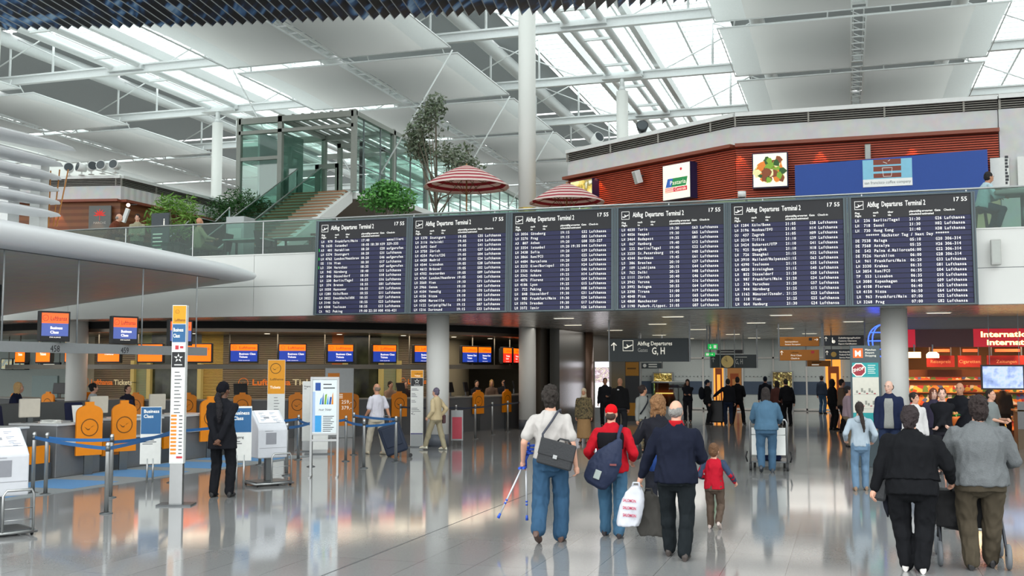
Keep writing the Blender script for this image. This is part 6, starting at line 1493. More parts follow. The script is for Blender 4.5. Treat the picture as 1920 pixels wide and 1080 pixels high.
    child('skirt' if skirt else 'trousers', remesh(c, vox, 2, .016 if near else .010, 9, sd), cloth(bc, bk))
    # --- top
    c = MB(); off = {'jacket': .026, 'tshirt': .016, 'shirt': .018, 'sweater': .02, 'coat': .028}[top]
    z0 = hem
    torso(c, z0, 1.475, off, .02 if top in ('jacket', 'tshirt', 'coat') else .006)
    for sx, s_, el, wr_ in ar:
        t0 = .052 * wl + off * .75
        if sleeve >= .95: limb(c, [s_, el, wr_ + (el - wr_) * .05], [t0, .046 * wl + off * .75, .036 + off * .55])
        else: limb(c, [s_, s_.lerp(el, sleeve * 1.4)], [t0, .05 * wl + off * 1.15])
        c.sph(s_.lerp(tl((0, 0, 1.40)), .35), (.066 + off * .5, .06 + off * .5, .052 + off * .4))
    if top in ('jacket', 'coat'):
        c.loft([[q for q in ell(c, NB + Vector((0, -.0, -.03)), .098, .09)], ell(c, NB + Vector((0, -.005, .035)), .078, .076), ell(c, NB + Vector((0, -.005, .042)), .06, .06)], 0)
    child({'jacket': 'jacket', 'tshirt': 't_shirt', 'shirt': 'shirt', 'sweater': 'sweater', 'coat': 'coat'}[top], remesh(c, vox, 2, .017 if near else .010, 8, sd + 5), cloth(tc, tk))
    # --- shoes
    for sx, hip, kn, an, up in ft:
        c = MB(); tilt = 0 if up < .03 else -min(.9, up * 6)
        M_ = Matrix.Rotation(tilt, 3, 'X'); rs = []
        for y_, rx, rz_ in ((-.075, .022, .025), (-.06, .034, .045), (0, .04, .055), (.07, .044, .042), (.14, .044, .032), (.18, .034, .024), (.195, .018, .014)):
            cz = -.09 + rz_ * 1.0
            rs.append([an + M_ @ Vector((sx * .012 + rx * math.cos(q), y_ , cz + rz_ * math.sin(q) if math.sin(q) > 0 else -.09 + .0 + rz_ * .0 + (cz + .09) * (1 + math.sin(q) * 1.0))) for q in [6.2832 * i / 12 for i in range(12)]])
        c.loft(rs, 0); child('shoe', c, mat('shoe_' + shoe, shoe, .5))
    # --- hair
    kind, hc = hair
    c = MB(); hm = mat('hair_' + hc, hc, .75, nz=(40, .35), bump=(70, .8))
    def hs_(cc, r_): c.sph(hd(cc), (r_[0] * hs, r_[1] * hs, r_[2] * hs), 0, 14, 9, M=HR)
    if kind in ('short', 'long', 'pony', 'curly', 'bun', 'shaggy', 'pigtail'):
        k = {'short': 1.07, 'shaggy': 1.18, 'curly': 1.22}.get(kind, 1.12)
        hs_((0, -.026, .042), (.080 * k, .092 * k, .096 * k)); hs_((0, -.045, .0), (.076 * k, .07 * k, .09 * k))
        for sx in (-1, 1): hs_((sx * .066, -.02, .03), (.016 * k, .045, .05))
    if kind == 'thin': hs_((0, -.046, .0), (.084, .071, .066)); [hs_((sx * .07, -.03, .015), (.013, .035, .04)) for sx in (-1, 1)]
    if kind == 'shaggy': hs_((0, -.05, -.05), (.075, .055, .08))
    if kind == 'long' or kind == 'curly':
        hs_((0, -.05, -.08), (.095, .06, .12)); hs_((0, -.055, -.15), (.09, .05, .10))
        for sx in (-1, 1): hs_((sx * .072, .0, -.05), (.025, .05, .10))
    if kind in ('pony', 'pigtail'):
        p0, p1, p2 = hd((0, -.105, .03)), hd((0, -.125, -.08)), hd((0, -.10, -.30)); c.tube([p0, p0.lerp(p1, .5), p1, p1.lerp(p2, .5), p2], [.028, .034, .04, .034, .012], 10)
    if kind == 'bun': hs_((0, -.115, .06), (.045, .04, .045))
    if kind == 'scarf': hs_((0, -.018, .035), (.088, .103, .108)); hs_((0, -.02, -.07), (.085, .085, .09)); hs_((0, -.01, -.14), (.10, .10, .06))
    if kind == 'cap': hs_((0, -.008, .055), (.086, .102, .085)); hs_((0, .11, .05), (.06, .06, .012))
    if kind == 'knit': hs_((0, -.015, .05), (.086, .102, .10)); hs_((0, -.05, .02), (.083, .085, .085))
    if c.v:
        nm = {'scarf': 'headscarf', 'cap': 'cap', 'knit': 'knitted_cap'}.get(kind, 'hair')
        child(nm, remesh(c, .012 * hs if near else vox, 2, .004 if kind in ('scarf', 'cap', 'knit') else .022 if kind in ('curly', 'shaggy') else .012, 30, sd), hm if nm == 'hair' else cloth(hc))
    if kind == 'cap' or kind == 'knit':
        c = MB(); hs_((0, -.06, -.02), (.07, .05, .06)); child('hair', remesh(c, .014, 1, .004, 20, sd), mat('hair_3a2c22', '3a2c22', .75, nz=(40, .35)))
    out = dict(t=t, S=S, hd=hd, tl=tl, arms=ar, feet=ft, sh=sh, child=child, x=x, y=y, face=face, z=z)
    def shell(z0, z1, a0, a1, nm, m, d=.006, lab=None):
        s_ = MB(); rs = []
        def at(z_):
            for a, b2 in zip(TOR, TOR[1:]):
                if a[0] <= z_ <= b2[0]:
                    q = (z_ - a[0]) / (b2[0] - a[0]); return a[1] + (b2[1] - a[1]) * q, a[2] + (b2[2] - a[2]) * q
        n = 12
        for i in range(9):
            z_ = z0 + (z1 - z0) * i / 8; rx, ry = at(z_); ww = w if z_ < 1.36 else 1 + (w - 1) * .5; dep = 1 + (w - 1) * 1.3 if z_ < 1.3 else ww
            f_ = (.02 if top in ('jacket', 'tshirt', 'coat') else .006) * max(0, (1.15 - z_) / .3)
            X_, Y_ = rx * ww + off + f_ + d, ry * dep + off + f_ + d; o_, i_ = [], []
            for j in range(n + 1):
                q = R(a0 + (a1 - a0) * j / n); o_.append(tl((X_ * math.cos(q), Y_ * math.sin(q), z_))); i_.append(tl(((X_ - .02) * math.cos(q), (Y_ - .02) * math.sin(q), z_)))
            rs.append(o_ + i_[::-1])
        s_.loft(rs, 0); return child(nm, s_, m, lab)
    out['shell'] = shell
    M_ = Matrix.Translation((x, y, z)) @ Matrix.Rotation(R(-face), 4, 'Z') @ SS
    out['W'] = lambda p: M_ @ Vector(p)          # body space -> hall
    if extra: extra(out)
    return out
def collar(o, c_, col):
    NB = o['tl']((0, -.005, 1.475)); m = MB()
    m.loft([ell(m, NB + Vector((0, 0, -.035)), .11, .10), ell(m, NB + Vector((0, -.008, .03)), .08, .082), ell(m, NB + Vector((0, -.008, .05)), .078, .08), ell(m, NB + Vector((0, -.008, .045)), .06, .06)], 0)
    o['child']('collar', m, cloth(col), '%s collar' % c_)
def patch(o, nm, pts, th, m, lab=None):
    s = MB(); s.tube([o['tl'](p) for p in pts], th, 10); return o['child'](nm, s, m, lab)

# ------------------------------------------------------------------ the walkers in front
W1 = person('man in white T-shirt and jeans walking away with a bag and crutches', -3.39, 12.35, -6, 1.83, 'tshirt', 'bdb9b5', sleeve=.5, bc='355470', bk='denim', shoe='5a4238', hair=('shaggy', '2b241f'), sk='fair', w=1.06, L=(-.33, .06, .90), Rr=(.29, .0, .86), lf=(-.26, .07), rf=(.06, 0), near=True, hem=.93, flare=1.18, hp=6)
W2 = person('walker in red cap with red and black fleece and blue jeans', -2.78, 12.95, -4, 1.6, 'jacket', 'b81a28', bc='456a86', bk='denim', shoe='2a2226', hair=('cap', 'd8141c'), sk='fair', w=1.1, L=(-.27, .13, 1.02), Rr=(.27, .15, 1.02), lf=(.10, 0), rf=(-.10, 0), near=True, hem=.86, flare=1.1)
W2['shell'](1.17, 1.385, 215, 325, 'black_back_panel', cloth('1d1c20'), .012, 'black upper back panel')
W3 = person('grey haired man in navy jacket with red collar carrying bags', -1.80, 11.7, 0, 1.70, 'jacket', '1b1f2e', bc='1e2326', shoe='3a322e', hair=('thin', '8a8884'), sk='fair', w=1.2, L=(-.42, .12, .86), Rr=(.22, .34, 1.06), lf=(.16, 0), rf=(-.12, 0), near=True, hem=.83, lean=4, hy=8)
collar(W3, 'red', 'b01c24')
W4 = person('small child in red and blue raglan top walking beside the navy jacket', -1.66, 13.95, 4, 1.06, 'sweater', 'b81e30', bc='5e5046', shoe='c8b8b0', hair=('short', '6a4a30'), sk='fair', w=1.12, L=(-.23, .12, 1.05), Rr=(.42, .12, .98), lf=(.08, 0), rf=(-.12, .07), near=True, hem=.84, hs=1.28, hp=8)
for sx, s_, el, wr_ in W4['arms']:
    s = MB(); limb(s, [s_ + Vector((0, 0, .008)), el, el.lerp(wr_, .75)], [.076, .066, .056]); W4['child']('sleeve', remesh(s, .014, 1, .004, 9), cloth('38465e'), 'slate blue sleeve')
W5 = person('woman with long curly brown hair in black jacket beside the navy jacketed man', -2.30, 13.55, -2, 1.70, 'jacket', '22232a', bc='2c2e36', shoe='1c1a1a', hair=('curly', '8a6440'), sk='fair', w=1.02, L=(-.36, .05, .92), Rr=(.28, .1, .9), lf=(-.08, 0), rf=(.1, 0), near=True, hy=12)
W6 = person('person in denim jacket and jeans pushing a luggage trolley', -1.55, 21.7, -3, 1.66, 'jacket', '50718a', 'denim', bc='44627c', bk='denim', shoe='3a4048', hair=('long', '2a2220'), sk='fair', w=1.22, L=(-.26, .34, 1.02), Rr=(.26, .34, 1.02), lf=(-.16, .06), rf=(.08, 0), hem=.88)
W7 = person('stout person in black padded jacket and black trousers leaning to the right', .60, 11.65, 3, 1.66, 'jacket', '17181b', bc='191a1d', shoe='d8d4d0', hair=('shaggy', '2e2426'), sk='fair', w=1.5, L=(-.40, -.02, .80), Rr=(.40, .24, .95), lf=(.05, 0), rf=(-.05, 0), near=True, stance=.075, hem=.96, lean=10, hp=14, hy=10)
W8 = person('woman in grey wool jacket and olive trousers at the trolley', 1.27, 11.95, 0, 1.75, 'jacket', '6c7072', 'wool', bc='4e473b', shoe='1d1c1e', hair=('shaggy', '2a1e1c'), sk='fair', w=1.42, L=(-.34, .30, 1.02), Rr=(.30, .28, 1.05), lf=(.0, 0), rf=(.22, 0), near=True, hem=.86, hy=-14, hp=6)
W9 = person('girl with long dark ponytail in pale blue hooded top and light jeans', .18, 19.0, -6, 1.47, 'sweater', 'a9b7c2', bc='6a86a0', bk='denim', shoe='8a7058', hair=('pony', '2c221e'), sk='fair', w=.98, L=(-.27, .10, 1.0), Rr=(.26, .1, .98), lf=(-.02, 0), rf=(.14, 0), hem=.88)
s = MB(); p = W9['tl']((0, -.10, 1.42)); s.sph(p, (.12, .06, .08)); W9['child']('hood', remesh(s, .014, 1, .006, 10), cloth('a9b7c2'))
s = MB(); hd = W9['hd']; s.tube([hd((0, -.11, .02)), hd((.01, -.16, -.06)), W9['tl']((.03, -.20, 1.40)), W9['tl']((.05, -.20, 1.28)), W9['tl']((.06, -.185, 1.16))], [.03, .04, .042, .036, .012], 10); W9['child']('ponytail', remesh(s, .013, 1, .010, 26), mat('hair_2c221e', '2c221e', .75, nz=(40, .35), bump=(70, .8)))
W10 = person('man in black suit with long dark plait, hands clasped behind his back', -9.55, 15.0, -14, 1.82, 'jacket', '1e1f24', bc='1b1c20', shoe='121214', hair=('knit', '17171d'), sk='dark', w=1.02, L=(-.035, -.20, .90), Rr=(.035, -.21, .91), lf=(0, 0), rf=(.02, 0), near=True, hem=.74, hy=22, hp=4, stance=.12)
s = MB(); hd = W10['hd']; s.tube([hd((0, -.10, -.04)), hd((-.005, -.13, -.12)), W10['tl']((0, -.155, 1.38)), W10['tl']((.0, -.165, 1.22)), W10['tl']((.0, -.16, 1.12))], [.045, .05, .05, .042, .015], 10); W10['child']('plait', remesh(s, .014, 1, .010, 26), mat('hair_17141a', '17141a', .8, nz=(40, .4), bump=(60, .9)))
W11 = person('man in white polo shirt and pale trousers pulling a suitcase', -10.75, 23.5, -62, 1.68, 'shirt', 'cfcdd6', sleeve=.55, bc='c8c0ae', shoe='c8bca4', hair=('thin', '8a7a6c'), sk='tan', w=1.12, L=(-.24, .16, .92), Rr=(.30, -.20, .78), lf=(.22, 0), rf=(-.2, 0))
W12 = person('older woman in beige suit with a brown handbag striding left', -9.9, 25.2, -78, 1.55, 'jacket', 'cbb994', bc='a39a80', shoe='e0dcc8', hair=('short', '6c6478'), sk='fair', w=1.02, L=(-.26, .10, .92), Rr=(.25, -.02, .95), lf=(.30, 0), rf=(-.22, 0), hem=.84)
W13 = person('woman with headscarf in patterned top and long tan skirt', -6.9, 28.6, 176, 1.5, 'jacket', '5a5236', 'camo', bc='9a7a54', skirt=True, shoe='2a2220', hair=('scarf', 'c2b49a'), sk='tan', w=1.12, hem=.78)
# ------------------------------------------------------------------ middle distance
def pp(px_, py_, *a, **k):
    p = onz(px_, py_); return person(a[0], p.x, p.y, *a[1:], **k)
M1 = pp(1135, 800, 'dark jacketed man facing the camera beside the white lightbox', 170, 1.70, 'jacket', tc='25272c', bc='1f2024', hair=('short', '2a201a'), sk='tan', L=(-.1, .22, 1.08))
M2 = pp(1163, 820, 'bald man in black seen from behind with a round white patch', 8, 1.76, 'jacket', tc='1c1d1f', bc='2e3034', hair=('none', '3a2a22'), sk='tan', w=1.14)
s = MB(); s.sph(M2['tl']((0, -.152, 1.40)), (.035, .012, .022)); M2['child']('back_patch', s, white, 'white patch')
M3 = pp(1206, 848, 'woman in grey top with dark shoulder strap looking to the left', 120, 1.63, 'sweater', tc='8a8c88', bc='7a7868', bk='camo', hair=('bun', '2a1c18'), sk='tan', L=(-.25, .14, 1.0), hy=-60)
s = MB(); s.tube([M3['tl'](p) for p in ((-.12, .06, 1.47), (-.02, .15, 1.3), (.12, .155, 1.15), (.2, .08, 1.0))], .02, 8); M3['child']('bag_strap', s, cloth('24262c'))
M4 = pp(1290, 792, 'woman in dark clothes with crossed arms before the far wall', 175, 1.62, 'jacket', tc='22242c', bc='24262c', hair=('long', '241c1a'), L=(.06, .2, 1.12), Rr=(-.06, .22, 1.14))
M5 = pp(1327, 796, 'dark clothed traveller with backpack standing by a black case', 75, 1.62, 'jacket', tc='1e2024', bc='1c1e22', hair=('knit', '24303e'), w=1.05)
s = MB(); s.sph(M5['tl']((0, -.22, 1.22)), (.17, .13, .26)); tb = remesh(s, .03, 1)
M6 = pp(1366, 797, 'man in dark jacket reaching out his left arm in the passage', -10, 1.66, 'jacket', tc='1d1f25', bc='222c40', hair=('short', '20201e'), L=(-.52, .15, 1.08))
M7 = pp(1384, 796, 'taller man in black with legs apart standing close to another', 10, 1.72, 'jacket', tc='17181c', bc='1c1c20', hair=('short', '1c1a18'), Rr=(.2, .22, 1.05), rf=(.1, 0), lf=(-.1, 0), stance=.19)
M8 = pp(1436, 790, 'person in dark knitted cap hidden behind the denim jacket', 0, 1.72, 'jacket', tc='20242e', bc='22242a', hair=('knit', '1c2434'))
M9 = pp(1458, 796, 'person in brown jacket beside a dark figure in the passage', 15, 1.58, 'jacket', tc='5a3a36', bc='26242a', hair=('long', '241c1c'))
M10 = pp(1478, 799, 'dark figure bending forward beside the brown jacket', -25, 1.68, 'jacket', tc='16171b', bc='18191d', hair=('short', '1a1816'), lean=14, L=(-.2, .3, .95))
M11 = pp(1542, 776, 'person in blue jeans and dark jacket near the far ochre sign', 30, 1.7, 'jacket', tc='2c3646', bc='3a5674', bk='denim', hair=('short', '241e1c'))
M12 = pp(1562, 806, 'person in black beside the passage group left of the pylon', 60, 1.68, 'jacket', tc='18191d', bc='1c1c20', hair=('long', '1c1816'))
M13 = pp(1580, 812, 'man in tan shirt left of the information pylon', 70, 1.7, 'shirt', tc='6a5a4c', bc='1f2024', hair=('short', '201a18'), L=(-.2, .3, 1.2))
M14 = pp(1592, 838, 'person in pale mauve shirt half hidden by the information pylon', 80, 1.58, 'shirt', tc='9a8a94', bc='7a6e5c', hair=('short', '1e1a1a'), w=1.15)
# ------------------------------------------------------------------ group by the right column
N1 = person('bald man in navy jacket over grey sweater facing the camera', .78, 22.6, 186, 1.80, 'jacket', '252d48', bc='2a3550', bk='denim', shoe='2a2422', hair=('thin', '5a4a40'), sk='pale', w=1.12, hem=.82, hy=20)
N1['shell'](.84, 1.41, 68, 112, 'sweater_front', cloth('9a9c98', 'wool'), .012, 'grey sweater front')
N2 = person('dark haired woman in white zip jacket looking right', 1.22, 22.0, 158, 1.58, 'jacket', 'd2d0d0', bc='44506a', bk='denim', shoe='2a2422', hair=('bun', '241a18'), sk='fair', w=.98, hy=-20)
N3 = person('reddish haired woman behind the white jacket at the column', 1.72, 24.2, 170, 1.62, 'jacket', '3a3648', bc='2e2e38', hair=('long', '6a3c28'), sk='pale')
N4 = person('youth in black T-shirt facing the camera beside a man with a bouquet', 1.75, 22.4, 184, 1.66, 'sweater', '1d1e22', bc='2a2a30', hair=('short', '4a2e20'), sk='pale', L=(.1, .24, .98), Rr=(-.05, .25, 1.0))
N5 = person('man in black jacket over blue shirt holding an orange bouquet', 2.12, 22.9, 196, 1.76, 'jacket', '1a1b20', bc='7a6a50', hair=('thin', '4a4240'), sk='tan', w=1.12, L=(.08, .30, 1.02), Rr=(.22, .12, .95))
N6 = person('woman in grey T-shirt with arms folded looking left at the shop', 2.75, 23.6, 128, 1.62, 'tshirt', '7d8484', sleeve=.6, bc='5a5a5a', hair=('short', '2a1e1a'), sk='fair', w=1.06, L=(-.12, .28, 1.10), Rr=(.0, .28, 1.05))
N7 = person('shop visitor in dark top among the magazine shelves', 4.0, 31.6, 30, 1.66, 'jacket', '3a3430', bc='2a2624', hair=('short', '2a1c16'), sk='fair')
N8 = person('person in dark clothes at the till under the screen', 5.9, 31.2, -20, 1.6, 'jacket', '2c2826', bc='2a2624', hair=('long', '201814'), sk='fair')
# ------------------------------------------------------------------ ticket agents and check-in staff
def agent(deg, r_, lab, face, hair, tc='23242c', h=1.62, sl=1.0, sk='fair', L=(-.15, .34, 1.12), Rr=(.15, .34, 1.12)):
    p = AP(deg, r_); return person(lab, p.x, p.y, face, h, 'shirt' if sl < 1 else 'jacket', tc, sleeve=sl, bc='23242c', hair=hair, sk=sk, L=L, Rr=Rr)
agent(-37.5, 9.35, 'ticket agent with dark hair in dark waistcoat by the pillar sign', 120, ('bun', '241a16'), 'a58a78'); agent(-34, 9.35, 'ticket agent half behind the pillar sign', 150, ('short', '5a4030'), '4a3a38')
agent(-13.5, 9.4, 'ticket agent in black waistcoat right of the white column', 130, ('short', '2a201a')); agent(-5.5, 9.3, 'blonde ticket agent leaning to a monitor on the right', 160, ('long', 'b8935c'), '6a5850'); agent(2.5, 9.3, 'dark haired agent behind the blonde one', 160, ('short', '2a201a'))
person('blonde woman in navy uniform behind the left column', -18.5, 20.3, 60, 1.72, 'jacket', '22263e', bc='22263e', hair=('long', 'd8b078'), L=(-.2, .36, 1.05), Rr=(.2, .36, 1.05), lean=8)
person('dark haired person in pale shirt right of the left white column', -18.3, 22.8, 40, 1.66, 'shirt', 'b9c0c4', bc='22263e', hair=('bun', '181418'))
person('woman with brown hair looking right behind the check-in row', -18.1, 23.9, 100, 1.6, 'jacket', '2a2a38', bc='22263e', hair=('short', '3a2a22'))
# ------------------------------------------------------------------ visitors on the gallery
person('older man in brown jacket bending over a cafe table upstairs', -20.75, 26.35, 60, 1.72, 'jacket', '6a3a2a', bc='5a5848', hair=('thin', '9a9490'), L=(-.2, .42, 1.05), Rr=(.2, .42, 1.05), lean=22, z=GZ)
person('dark haired woman in pale patterned jacket looking down upstairs', -19.7, 26.25, 150, 1.58, 'jacket', '9a947c', bc='4a4a44', hair=('short', '2a1c18'), L=(-.12, .3, 1.05), Rr=(.12, .3, 1.05), hp=20, z=GZ)
G1 = person('seated man in beige shirt seen from behind upstairs', -17.65, 26.3, 40, 1.74, 'shirt', 'a59a7c', bc='6a644a', hair=('none', '6a5a4a'), sk='tan', w=1.2, seat=.34, lf=(.36, 0), rf=(.40, 0), L=(-.25, .38, .78), Rr=(.25, .38, .78), z=GZ)
t = thing('cafe_stool', 'low dark stool under the seated man in beige upstairs', 'stool', (-17.65, 26.3, GZ))
s = MB(); s.bx(-.2, .2, -.2, .2, .40, .45); s.build('seat', brownf, t)
for sx in (-1, 1):
    for sy in (-1, 1): s = MB(); s.bx(sx * .17 - .02, sx * .17 + .02, sy * .17 - .02, sy * .17 + .02, 0, .40); s.build('leg', brownf, t)
G2 = person('seated man in pale blue shirt leaning on the high table upstairs', 3.05, 26.5, 70, 1.74, 'shirt', 'b4ccd4', bc='2e4658', hair=('short', '1c1818'), sk='tan', w=1.1, seat=.10, lf=(.25, .25), rf=(.3, .25), L=(-.1, .42, 1.02), Rr=(.2, .42, 1.02), lean=14, z=GZ)

# ================================================================== what they carry
leather = mat('black_leather', '2b2d30', .55, nz=(8, .15), bump=(50, .2)); strapm = mat('strap_grey', '3a3d48', .7)
def carried(o, name, lab, cat, p, group=None):
    c = o['W'](p); t = thing(name, lab, cat, c, R(-o['face'])); return t
# briefcase slung over the white T-shirt
t = carried(W1, 'briefcase', 'black leather briefcase slung across the back of the white T-shirt', 'briefcase', (.10, -.205, 1.0)); S_ = W1['S']
Mr = Matrix.Rotation(R(14), 3, 'Y')
s = MB(); s.box((0, 0, 0), (.42, .09, .30), M=Mr); s.build('case_body', leather, t, bev=.02)
s = MB(); s.box(Mr @ Vector((0, -.052, .06)), (.425, .012, .19), M=Mr); s.build('flap', leather, t, bev=.005)
s = MB(); s.box(Mr @ Vector((0, -.062, -.03)), (.05, .012, .045), M=Mr); s.build('buckle', steel, t, bev=.004, label='shiny metal buckle')
s = MB(); s.tube([Mr @ Vector(p) for p in ((-.02, 0, .15), (.0, 0, .185), (.10, 0, .19), (.14, 0, .15))], .011, 8); s.build('handle', leather, t)
s = MB(); o_ = Vector(t.location); Wl = lambda p: Matrix.Rotation(R(W1['face']), 3, 'Z') @ (W1['W'](p) - o_)
s.tube([Mr @ Vector((-.20, 0, .14)), Wl((-.06, -.172, 1.22)), Wl((.04, -.168, 1.36)), Wl((.105, -.10, 1.475)), Wl((.115, .0, 1.485)), Wl((.10, .10, 1.42)), Wl((-.02, .165, 1.25))], .014, 8); s.build('shoulder_strap', strapm, t)
blue_pl = mat('blue_plastic', '2a58c8', .4); alu = mat('white_aluminium', 'd8dce2', .3, .3)
def crutch(lab, grip, tip, sideways):
    t = thing('crutch', lab, 'crutch', tip, 0, 'crutches of the man in the white T-shirt'); g = grip - tip; d = g.normalized()
    s = MB(); s.cyl((0, 0, 0) + d * .05 if False else d * .05, g, .011, n=10); s.build('shaft', alu, t)
    s = MB(); s.cyl((0, 0, 0), d * .06, .019, .014, n=10); s.build('rubber_tip', blue_pl, t)
    s = MB()
    for q in (.28, .34): s.cyl(d * g.length * q, d * (g.length * q + .02), .015, n=10)
    s.build('height_ring', blue_pl, t)
    s = MB(); s.cyl(g, g + Vector(sideways) * .12, .016, n=10); s.build('grip', blue_pl, t)
    e = g + d * .24; s = MB(); s.cyl(g, e, .014, n=10)
    for k in range(7):
        a = -1.9 + k * .63
    pts = [e + Vector((.045 * math.cos(a), .045 * math.sin(a), 0)) for a in [-2.2 + .55 * i for i in range(9)]]
    for z_ in (-.05, 0, .05): s.tube([p + d * z_ for p in pts], .014, 6)
    s.build('arm_cuff', blue_pl, t); return t
hl = W1['W']((-.335, .08, .82))
tipA = ony(938, 960, 12.25); tipB = ony(977, 967, 12.3)
crutch('blue and white crutch slanting to the left in the hand of the man', hl + Vector((-.01, 0, 0)), Vector((hl.x - .28, hl.y - .1, .26)), (0, -1, 0)); crutch('blue and white crutch hanging straight down in the hand of the man', hl + Vector((.03, .03, 0)), Vector((hl.x + .02, hl.y + .1, .22)), (0, -1, 0))
# sling bag of the red cap
t = carried(W2, 'sling_bag', 'navy blue sling backpack hanging low on the red fleece', 'backpack', (-.03, -.24, .98)); S2 = W2['S']
nv = mat('navy_nylon', '1e2a48', .7, nz=(8, .12), bump=(30, .2)); rs = []
s = MB()
for q, rx, ry in ((0, .10, .03), (.04, .16, .07), (.2, .20, .09), (.38, .17, .08), (.55, .07, .05), (.62, .03, .03)):
    c = Vector((-.17, 0, -.26)) + Vector((.30, 0, .50)).normalized() * q * 1.05; n_ = Vector((.86, 0, -.51))
    rs.append([c + n_ * (rx * math.cos(a)) + Vector((0, ry * math.sin(a), 0)) for a in [6.2832 * i / 16 for i in range(16)]])
s.loft(rs, 0); me = remesh(s, .012, 2, .006, 14, 3); me.materials.append(nv); ob = bpy.data.objects.new('bag_body', me); COL.objects.link(ob); ob.parent = t
s = MB(); o_ = Vector(t.location); Wl = lambda p: Matrix.Rotation(R(W2['face']), 3, 'Z') @ (W2['W'](p) - o_)
s.tube([Vector((.14, .0, .26)), Wl((.12, -.165, 1.36)), Wl((.145, -.09, 1.47)), Wl((.12, .08, 1.46)), Wl((.0, .17, 1.3))], .022, 8); s.build('strap', nv, t)
s = MB(); s.box((-.1, -.095, -.12), (.08, .012, .11), M=Matrix.Rotation(R(20), 3, 'Y')); s.build('key_charm', mat('charm_silver', 'a9b4b0', .4, .5), t, bev=.01, label='silver charm')
s = MB(); s.box((.09, -.092, .0), (.08, .008, .022)); s.build('logo_tag', mat('tag_red_brown', '8a4a4a', .6), t)
# bags of the navy jacket man
hl = W3['arms'][0][3]; hp_ = W3['W'](hl + (hl - W3['arms'][0][2]).normalized() * .10)
def soft_bag(name, lab, p, w, h, d, m, wr, top=.35, prints=None, skew=0.0, rz=0.0):
    t = thing(name, lab, 'bag', p, rz)
    s = MB(); rs = []
    for q, k in ((0, .92), (.1, 1.0), (.5, 1.0), (.8, .8), (.95, top), (1.0, top * .8)):
        z_ = -h + h * q; rs.append([Vector((skew * (1 - q) + w / 2 * k * math.copysign(abs(math.cos(a)) ** .6, math.cos(a)), d / 2 * (1.0 if q < .6 else .6) * math.sin(a), z_)) for a in [6.2832 * i / 20 for i in range(20)]])
    s.loft(rs, 0); me = remesh(s, .012, 1, wr, 9, p.x); me.materials.append(m); ob = bpy.data.objects.new('bag_body', me); COL.objects.link(ob); ob.parent = t
    s = MB()
    for y_ in (-.02, .02): s.tube([Vector((-.05, y_, -.04)), Vector((-.03, y_, .035)), Vector((.03, y_, .035)), Vector((.05, y_, -.04))], .007, 6)
    s.build('handle', m, t)
    if prints:
        s = MB()
        for z_, tx in prints: s.text(tx, (skew * .6, -d / 2 - .012, z_), (1, 0, -.06), (0, 0, 1), .045, 0, 'C', bold=.03, fit=w * .55)
        s.build('print', mat('print_magenta', 'c03a5a', .6), t)
    return t
soft_bag('carrier_bag', 'white plastic carrier bag with three lines of red print', hp_ + Vector((-.02, -.06, -.02)), .27, .44, .15, mat('white_plastic_bag', 'dfe2ea', .35, trans=.2), .012, .45, [(-.17, 'SALOMON'), (-.25, 'SALOMON'), (-.33, 'SALOMON')], skew=-.10)
soft_bag('dark_bag', 'dark grey cloth bag hanging behind the white carrier bag', hp_ + Vector((.09, .10, -.10)), .44, .48, .14, mat('dark_cloth_bag', '3c3a36', .8, nz=(6, .15)), .014, .25, None, skew=.10)
s = MB(); s.sph((0, 0, 0), (.14, .08, .11)); me = remesh(s, .012, 1, .02, 12, 2); me.materials.append(mat('bright_blue_cloth', '2858b0', .7)); 
ob = bpy.data.objects.new('blue_jacket_bundle', me); COL.objects.link(ob); ob.location = hp_ + Vector((.16, .16, .22)); tag(ob, 'bright blue bundle held beside the navy jacket', 'bundle')
t = carried(W5, 'handbag', 'black shoulder bag of the curly haired woman', 'handbag', (-.30, .0, 1.02)); s = MB(); s.box((0, 0, 0), (.12, .26, .2)); s.build('bag_body', leather, t, bev=.03)
s = MB(); o_ = Vector(t.location); Wl = lambda p: Matrix.Rotation(R(W5['face']), 3, 'Z') @ (W5['W'](p) - o_); s.tube([Vector((0, -.1, .1)), Wl((-.20, -.08, 1.40)), Wl((-.17, .02, 1.47)), Vector((0, .1, .1))], .01, 6); s.build('strap', leather, t)
s = MB(); s.tube([Vector((-.065 + .0, -.1 + .03 * math.cos(a), .07 + .03 * math.sin(a))) for a in [.63 * i for i in range(10)]], .006, 6, 0, True); s.build('ring', steel, t, label='silver ring')
# suitcase
t = thing('suitcase', 'large navy blue wheeled suitcase tilted behind the man in white polo', 'suitcase', (-9.98, 23.0, 0), R(20))
Mt = Matrix.Rotation(R(-20), 3, 'Y'); sc = mat('suitcase_navy', '1f2a3e', .7, nz=(6, .12))
s = MB(); s.box(Mt @ Vector((-.02, 0, .45)) + Vector((0.06, 0, .0)), (.52, .30, .70), M=Mt); s.build('case_body', sc, t, bev=.05)
s = MB(); s.box(Mt @ Vector((-.02, -.16, .5)) + Vector((.06, 0, 0)), (.38, .03, .44), M=Mt); s.build('front_pocket', sc, t, bev=.02)
for x_ in (-.02, .30): s = MB(); s.cyl((x_ , -.12, .045), (x_, -.08, .045), .045, n=14); s.build('wheel', black, t)
s = MB(); p0 = Mt @ Vector((-.02, 0, .80)) + Vector((.06, 0, 0)); s.tube([p0 + Vector((.1, 0, -.02)), p0 + Vector((.02, 0, .2)), p0 + Vector((-.1, 0, .2)), p0 + Vector((-.05, 0, -.02))], .012, 8); s.build('pull_handle', dsteel, t)
t = carried(W12, 'handbag', 'brown leather handbag on the arm of the woman in beige', 'handbag', (.275, .03, .86)); s = MB(); s.box((0, 0, 0), (.10, .28, .22)); s.build('bag_body', mat('plum_leather', '5a3c40', .5), t, bev=.025)
